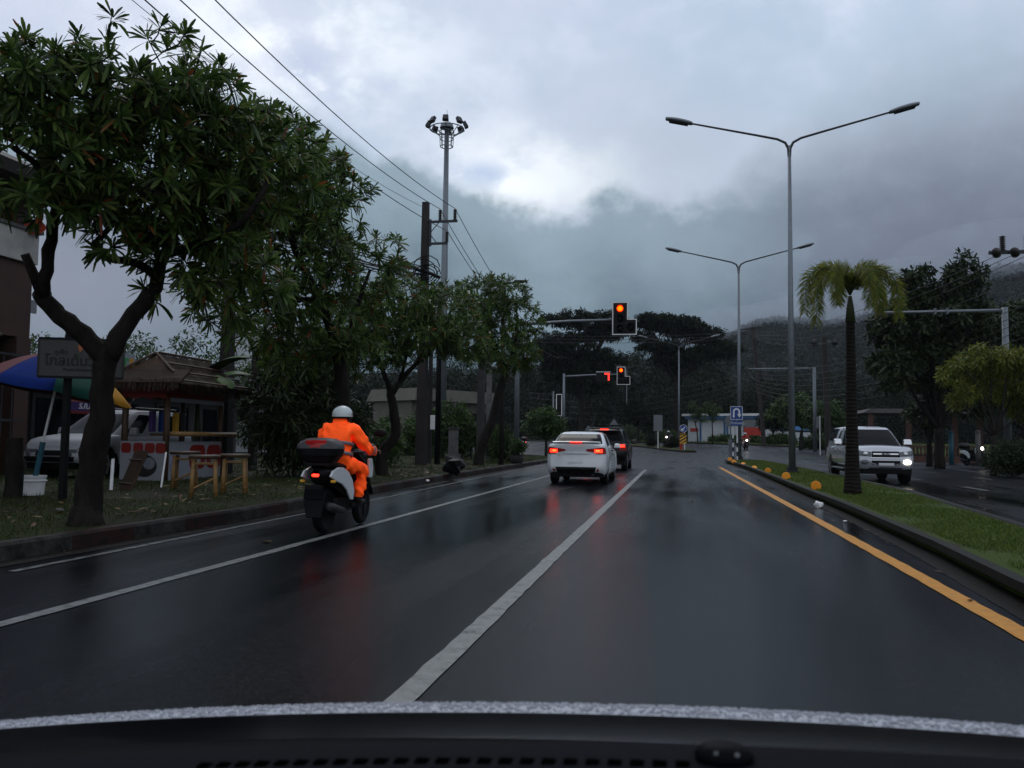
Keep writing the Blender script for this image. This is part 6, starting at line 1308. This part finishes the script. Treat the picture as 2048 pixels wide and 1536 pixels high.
MB().lathe([(.02,-.07),(.14,-.055),(.25,-.02),(.31,.03),(.30,.035),(.24,-.01),(.02,-.05)], 26, (0,0,0), (R(48),R(22),R(20))).build('dish', M['dish'], t, smooth=True); MB().tube([(-.1,.05,-.15), (-.14,.1,-.42), (-.5,.1,-.5)], .02, 6).build('mount', M['dish'], t); MB().tube([(.12,-.1,-.22), (.34,-.25,.08), (.30,-.25,.12)], .012, 5).build('feed_arm', M['steel'], t)

t = thing('shop', 'low dark shop building behind the kiosk and the parked vehicle', 'building', (-19, 28, .1)); MB().box((-3,0,1.6), (6,13,3.2)).build('wall', M['shop_dark'], t); MB().box((-2.6,0,3.3), (7.4,13.6,.22), (0,R(4),0)).build('roof', M['conc_dark'], t)
for y in (-4.6,-1.6,1.6,4.6):
    w_ = MB().box((.03,y,1.3), (.12,2.2,2.1)).build('shutter', M['conc_dark'], t); MB().box((.1,y,1.35), (.05,1.9,1.7)).build('pane', M['glass_dark'], w_)
def upright_sign(name, label, x, y0, y1, z0, z1, m, body=None, size=.4, tm=None, cat='sign', th=.06):
    t = thing(name, label, cat, (x, (y0+y1)/2, (z0+z1)/2)); b = MB().box((0,0,0), (th,y1-y0,z1-z0)).build('board', m, t)
    if body: text_mesh('lettering', body, size, tm, b, face_mtx((th/2+.004,0,0), R(90)), .003, bold=.006)
    return t, b
# position of shop signs along the shop front x=-18.75
def ysh(px, x=-18.75): d_ = ray(px, 700); return x*d_.y/d_.x
def zsh(px, py, x=-18.75): d_ = ray(px, py); return CAMH+d_.z*x/d_.x
t, b = upright_sign('shop_sign', 'white shop sign with multicoloured letters above the kiosk gable', -18.75, ysh(222), ysh(270), zsh(250,738), zsh(250,706), M['banner_w'])
y0_, y1_ = ysh(222), ysh(270); hh = zsh(250,706)-zsh(250,738)
for k, (ch, c_) in enumerate(zip('yers', [(.5,.14,.02), (.32,.02,.05), (.03,.2,.06), (.5,.22,.02)])): text_mesh('letter', ch, hh*1.15, mat('letter_colour', c_, .5), b, face_mtx((.036, -(y1_-y0_)/2+(y1_-y0_)*(.2+.21*k), 0), R(90)), .004, bold=.02)
upright_sign('shop_sign', 'red board under the multicoloured shop sign', -18.74, ysh(230), ysh(266), zsh(250,752), zsh(250,740), M['banner_red']); upright_sign('shop_sign', 'purple board under the red one, beside the yellow umbrella panel', -18.74, ysh(225), ysh(262), zsh(250,772), zsh(250,754), M['purple'])
t, b = upright_sign('shop_banner', 'purple and pink banner with white Thai letters behind the parked vehicle', -18.7, ysh(134), ysh(262), zsh(180,829), zsh(180,799), M['purple'])
ln = ysh(262)-ysh(134); hh = zsh(180,829)-zsh(180,799); hh = abs(hh); text_mesh('lettering', 'ร.ค.ก.', hh*.62, M['sign_white'], b, face_mtx((.036, -ln*.22, .02), R(90)), .003, shear=.25, bold=.008)
MB().box((.034,0,hh*.38), (.012,ln*.98,hh*.2)).build('stripe', mat('banner_pink', (.40,.11,.10), .5), b); MB().box((.034,0,-hh*.39), (.012,ln*.98,hh*.18)).build('stripe', M['banner_red'], b)

# --- thatched bamboo kiosk
KX, KY0, KY1 = -11.9, 18.35, 20.75; t = thing('kiosk', 'bamboo kiosk with a thatched gable roof and a white and red counter banner', 'kiosk', (KX-.55, (KY0+KY1)/2, .13)); hy = (KY1-KY0)/2
for x in (-.55,.55):
    for y in (-hy, hy): MB().tube([(x,y,0), (x,y,2.35)], .075, 10).build('post', M['bamboo_dk'], t, smooth=True)
zE, zR = 2.28, 3.05
def roofmesh():
    mb = MB()
    for s_ in (-1, 1):
        rows = []
        for i in range(9):
            f = i/8; x = s_*(.05+1.10*f); z = zR-(zR-zE)*f**.85+.0; rows.append([(x, (-hy+.35-.75*f)+(2*hy-.1+1.15*f)*j/24, z+rnd.uniform(-.012,.012)) for j in range(25)])
        mb.grid(rows)
    return mb
rf = roofmesh().build('roof', M['thatch'], t); sm = rf.modifiers.new('th', 'SOLIDIFY'); sm.thickness = .09
# straw fringe at eaves plus battens
B = []; Dv = []
for s_ in (-1, 1):
    for k in range(900): B.append([s_*(1.12+rnd.uniform(-.08,.06)), -hy-.45+(2*hy+1.1)*rnd.random(), zE+rnd.uniform(-.02,.06)]); Dv.append([s_*rnd.uniform(.1,.8), rnd.uniform(-.3,.3), -1])
for k in range(500): B.append([rnd.uniform(-1.1,1.1), -hy-.42+rnd.uniform(-.05,.05), zE+.08+rnd.uniform(-.05,.05)]); Dv.append([rnd.uniform(-.3,.3), -.5, -1])
for s_ in (-1, 1):
    for k in range(900): f = rnd.random(); B.append([s_*(.05+1.1*f), -hy+.35-.75*f+(2*hy-.1+1.15*f)*rnd.random(), zR-(zR-zE)*f**.85+.06]); Dv.append([s_*1.0, rnd.uniform(-.2,.2), -.75+rnd.uniform(-.1,.25)])
V, F = leaves(np.array(B), unit(np.array(Dv)), np.tile([[0,.3,1.0]], (len(B),1)), np.full(len(B), .22), np.full(len(B), .014), np.full(len(B), .15), 1); fast_mesh('straw', V, F, leafmat('straw', [(0,(.013,.0075,.005)),(1,(.06,.036,.02))], .1, .7), t)['kind'] = 'stuff'
for s_ in (-1, 1):
    for f in (.02,.33,.64,.98): MB().tube([(s_*(.05+1.1*f), -hy+.35-.75*f-.03, zR-(zR-zE)*f**.85+.07), (s_*(.05+1.1*f), hy+.25+.4*f+.03, zR-(zR-zE)*f**.85+.07)], .022, 6).build('batten', M['bamboo_dk'], t)
    MB().tube([(0,-hy+.3,zR+.03), (s_*.75,-hy-.12,zE+.3)], .035, 6).build('barge_pole', M['bamboo_dk'], t)
mb = MB(); mb.add([(-.68,-hy-.02,zE+.32), (.68,-hy-.02,zE+.32), (0,-hy+.28,zR-.06), (-.68,-hy+.04,zE+.32), (.68,-hy+.04,zE+.32), (0,-hy+.34,zR-.06)], [(0,1,2),(5,4,3),(0,3,4,1),(1,4,5,2),(2,5,3,0)]); mb.build('gable', M['bamboo_dk'], t)
mb = MB(); rows = []
for i in range(7): f = i/6; rows.append([(-1.15+2.3*j/12*(1), -hy-.05-.42*f, zE+.36-.32*f+rnd.uniform(-.01,.01)) for j in range(13)])
mb.grid(rows); o = mb.build('front_skirt', M['thatch'], t); sm = o.modifiers.new('th', 'SOLIDIFY'); sm.thickness = .06
vl = MB(); rows = []
for k in range(41): y = -hy-.1+(2*hy+.2)*k/40; rows.append([(.62,y,2.26), (.63,y,2.05), (.64,y,1.96+.05*abs(math.sin(k*.5)))])
vl.grid(rows); vl.build('valance', M['banner_red'], t); vl = MB(); rows = []
for k in range(21): x = -.6+1.2*k/20; rows.append([(x,-hy-.1,2.26), (x,-hy-.11,2.05), (x,-hy-.12,1.93+.05*abs(math.sin(k*.5)))])
vl.grid(rows); vl.build('valance', M['banner_red'], t)
MB().box((.62,0,1.93), (.02,2*hy,.1)).build('valance_edge', M['banner_w'], t)
MB().tube([(.75,-hy-.1,1.12), (.75,hy+.45,1.12)], .06, 10).build('counter_rail', M['bamboo'], t, smooth=True); MB().box((.45,.1,1.10), (.6,2*hy+.3,.05)).build('counter_top', M['bamboo_dk'], t)
pn = MB().box((.60,.0,.48), (.03,2*hy,.92)).build('front_banner', M['banner_w'], t); pl_ = MB().box((0,-hy-.09,.48), (1.15,.03,.92)).build('side_banner', M['banner_w'], t)
def blob(parent, pts, m, ax, h0, h1): MB().prism(pts, h0, h1, ax).build('print', m, parent)
rr = lambda cx, cz, w, h, n=20, e=.5: [(cx+w*math.copysign(abs(math.cos(k*2*math.pi/n))**e, math.cos(k*2*math.pi/n)), cz+h*math.copysign(abs(math.sin(k*2*math.pi/n))**e, math.sin(k*2*math.pi/n))) for k in range(n)]
blob(pn, rr(.05,.56,.36,.30), M['banner_red'], 'x', .617, .622); blob(pn, rr(.82,.56,.34,.30), M['banner_red'], 'x', .617, .622); blob(pn, rr(.05,.50,.14,.12), M['banner_w'], 'x', .623, .627); blob(pn, rr(.82,.50,.14,.12), M['banner_w'], 'x', .623, .627); blob(pn, rr(-.9,.42,.22,.28,24,1), mat('print_lilac', (.2,.2,.28), .5), 'x', .617, .622)
for q in (-.42,-.1,.2,.48): blob(pl_, rr(q,.78,.13,.12), M['banner_red'], 'y', -hy-.112, -hy-.107)
blob(pl_, rr(.08,.36,.32,.26,26,1), M['bw_black'], 'y', -hy-.114, -hy-.109); blob(pl_, rr(.2,.42,.16,.14,20,1), mat('print_grey', (.12,.13,.15), .5), 'y', -hy-.120, -hy-.115)
for y, c_ in ((-.5,'purple'),(-.1,'sign_blue'),(.5,'sign_yellow'),(.75,'bw_black')): MB().box((-.3,y,1.42), (.1,.16,.5)).build('goods_pack', M[c_], t, bevel=.01)

# --- bamboo stools
def stool(label, px, dep, rz, hgt=.72):
    o = D(px, dep, .13); t = thing('bamboo_stool', label, 'stool', o, rz, 'bamboo bar stools by the kiosk')
    for sx_ in (-1, 1):
        for sy_ in (-1, 1):
            mb = MB().tube([(sx_*.2,sy_*.17,-.02), (sx_*.17,sy_*.14,hgt-.05)], .033, 10); [mb.lathe([(.034,-.008),(.039,0),(.034,.008)], 10, (sx_*(.2-.03*f),sy_*(.17-.03*f),f*hgt)) for f in (.2,.48,.75)]; mb.build('leg', M['bamboo'], t, smooth=True)
        MB().tube([(sx_*.18,-.17,hgt*.25), (sx_*.18,.17,hgt*.25)], .018, 6).build('stretcher', M['bamboo'], t); MB().tube([(sx_*.175,-.15,hgt*.82), (sx_*.175,.15,hgt*.82)], .02, 6).build('stretcher', M['bamboo'], t)
    for sy_ in (-1, 1): MB().tube([(-.18,sy_*.15,hgt*.25), (.18,sy_*.15,hgt*.5)], .014, 6).build('brace', M['bamboo'], t); MB().tube([(-.175,sy_*.145,hgt*.84), (.175,sy_*.145,hgt*.84)], .02, 6).build('stretcher', M['bamboo'], t)
    mb = MB(); [mb.tube([(-.25,-.17+.068*k,hgt), (.25,-.17+.068*k,hgt)], .033, 8) for k in range(6)]; mb.build('seat', M['bamboo_dk'], t, smooth=True); return t
stool('bamboo bar stool closest to the road, straddled before the counter banner', 411, 14.7, R(28)); stool('bamboo bar stool at the right end of the kiosk counter', 472, 15.9, R(22)); stool('half-hidden darker bamboo stool against the kiosk counter banner', 372, 17.0, R(20), .74)
o = D(266, 16.6, .13); t = thing('bamboo_mat', 'mat of bamboo slats leaning on the kiosk side', 'bamboo mat', o, R(-35)); 
for k in range(8): MB().tube([(-.28+.08*k,-.12,-.02), (-.28+.08*k,.18,.78)], .026, 6).build('slat', M['bamboo_dk'], t)
for z in (.15,.6): MB().tube([(-.33,-.12+.3*z/.8-.03,z), (.33,-.12+.3*z/.8-.03,z)], .018, 6).build('rail', M['bamboo_dk'], t)
for a_, b_, lab, m_, r_ in [((222,980,14.6), (226,918,14.7), 'short white upright pipe in the grass right of the nearest tree', 'white', .028), ((322,975,16.0), (332,905,16.4), 'thin pale stick leaning on the kiosk banner', 'white', .018), ((208,955,15), (200,905,15.2), 'thin bamboo stake behind the nearest trunk', 'bamboo', .015)]:
    o = MB().tube([P(*a_), P(*b_)], r_, 8).build('stick', M[m_]); tag(o, lab, 'stick')
# --- umbrella in a bucket
o = D(70, 14.9, .13); t = thing('bucket', 'white plastic bucket holding the umbrella pole', 'bucket', o); MB().lathe([(.17,0),(.175,.02),(.205,.32),(.215,.33),(.215,.36),(.195,.36),(.19,.3),(.01,.28)], 24).build('pail', M['white'], t, smooth=False); MB().lathe([(.222,.26),(.226,.27),(.222,.28)], 24).build('rim', M['white'], t)
o2 = o+Vector((0,0,.2)); t = thing('parasol', 'large faded market umbrella with pink, blue, green and yellow panels', 'umbrella', o2); tp = P(128, 706, 15.1)-o2; 
MB().tube([(0,0,-.1), tp*.32], .045, 8).build('lower_pole', M['bluepost'], t); MB().tube([tp*.3, tp], .022, 8).build('upper_pole', M['white'], t)
axis = tp.normalized(); ax = Vector((.15,.1,1)).normalized(); u_ = Vector((1,0,0)); u_ = (u_-ax*u_.dot(ax)).normalized(); w_ = ax.cross(u_)
cols = [(.035,.22,.15), (.5,.27,.02), (.5,.27,.02), (.3,.30,.32), (.25,.06,.05), (.33,.13,.14), (.33,.13,.14), (.02,.065,.30)]; cols = [(.42,.20,.015),(.4,.19,.015),(.12,.05,.055),(.08,.02,.02),(.08,.02,.02),(.14,.06,.068),(.004,.02,.14),(.008,.055,.042)]
for k in range(8):
    mb = MB(); rows = []
    for i in range(7):
        f = i/6; row = []
        for j in range(7):
            a = (k+j/6)*math.pi/4+R(-6); sag = .05*math.sin(math.pi*j/6)*f; r_ = 1.28*f*(1-.05*math.sin(math.pi*j/6)); z = -.72*f**1.7-sag*.6; row.append(tp+u_*r_*math.cos(a)+w_*r_*math.sin(a)+ax*z)
        rows.append(row)
    mb.grid(rows); o = mb.build('panel', mat('umbrella_cloth', cols[k], .7, 0, .15, 4, spec=.08), t, smooth=True); sm = o.modifiers.new('th', 'SOLIDIFY'); sm.thickness = .004
# --- signboard on a post
o = D(130, 13.75, .13); t = thing('signboard', 'weathered grey signboard with Thai lettering on a dark post behind the nearest tree', 'sign', o); c = P(163, 717, 13.7)-o; M['board'] = mat('weathered_board', (.045,.043,.043), .6, 0, .12, 3); M['ink'] = mat('sign_ink', (.010,.010,.011), .6)
MB().box((0,0,c.z/2+.3), (.09,.09,c.z+.6)).build('post', M['black'], t); w, h = 152/FPX*13.8, 74/FPX*13.7; ang = R(24); mx_ = Matrix.Translation(c)@Matrix.Rotation(ang, 4, 'Z')
bd = MB().box((0,0,0), (w,.04,h)).build('board', M['board'], t, bevel=.006); bd.matrix_local = mx_
for z in (-h/2-.01, h/2+.01): MB().box((0,0,z), (w+.03,.06,.035)).build('frame', M['black'], bd)
for x in (-w/2-.01, w/2+.01): MB().box((x,0,0), (.03,.055,h)).build('frame', M['conc_dark'], bd)
tm = lambda x, z: face_mtx((x, -.024, z))
text_mesh('lettering', 'โกลเด้นวิลล์', h*.36, M['ink'], bd, tm(-.04, -.05), .003, bold=.003); text_mesh('lettering', 'ภูเก็ต', h*.16, M['conc_dark'], bd, tm(-w*.24, h*.15), .003); text_mesh('lettering', 'Phuket Goldenville', h*.105, M['ink'], bd, tm(-.02, -h*.31), .003)
mb = MB(); mb.prism([(-.0,.0),(.05,.06),(.045,.13),(.02,.09),(-.01,.17),(-.035,.08)], -.028, -.022); o = mb.build('emblem', mat('emblem_orange', (.30,.10,.03), .5), bd); o.location = (-.02,0,h*.16); MB().box((-.03,-.025,h*.1), (.012,.006,.09), (0,.3,0)).build('emblem', mat('emblem_green', (.03,.09,.03), .5), bd)
# brown stump near the edge
o = D(30, 14.2, .13); t = thing('tree_stump', 'brown tree trunk standing left of the white bucket', 'tree', o); mb = MB(); limb(mb, [(0,0,-.1), (.02,0,.5), (-.03,.02,1.0)], .16, .12, 10, 3); mb.build('trunk', M['bark'], t, smooth=True)
# ------------------------------------------------------------------ damp air
mb = MB().box((0, 260, 65), (2400, 1060, 132)); m = bpy.data.materials.new('damp_air'); m.use_nodes = True; nt = m.node_tree; nt.nodes.clear(); out = nt.nodes.new('ShaderNodeOutputMaterial'); v = nt.nodes.new('ShaderNodeVolumePrincipled')
v.inputs['Color'].default_value = (.72,.80,.90,1); v.inputs['Density'].default_value = .00014; v.inputs['Anisotropy'].default_value = .2; nt.links.new(v.outputs[0], out.inputs['Volume']); M['haze'] = m
hz = mb.build('haze', m); tag(hz, 'thin grey haze hanging in the damp air', 'haze', kind='stuff'); S.cycles.volume_step_rate = 5

# low cloud lying against the hill top
m = bpy.data.materials.new('low_cloud'); m.use_nodes = True; nt = m.node_tree; nt.nodes.clear(); out = nt.nodes.new('ShaderNodeOutputMaterial'); v = nt.nodes.new('ShaderNodeVolumePrincipled')
v.inputs['Color'].default_value = (.66,.74,.84,1); v.inputs['Density'].default_value = .016; nt.links.new(v.outputs[0], out.inputs['Volume'])
for px, py, rx, rz in [(1500,655,52,13), (1660,638,60,15), (1850,585,70,22), (2060,520,80,26)]:
    c = P(px, py, 512); mb = MB(); mb.lathe([(math.sin(math.pi*max(.004, min(.996, k/14))), -math.cos(math.pi*k/14)) for k in range(15)], 28); mb.v = [(a*rx, b_*26, z*rz) for a, b_, z in mb.v]
    o = mb.build('low_cloud', m, None, True, loc=c); tag(o, 'grey low cloud lying on the wooded hill top', 'cloud', kind='stuff')
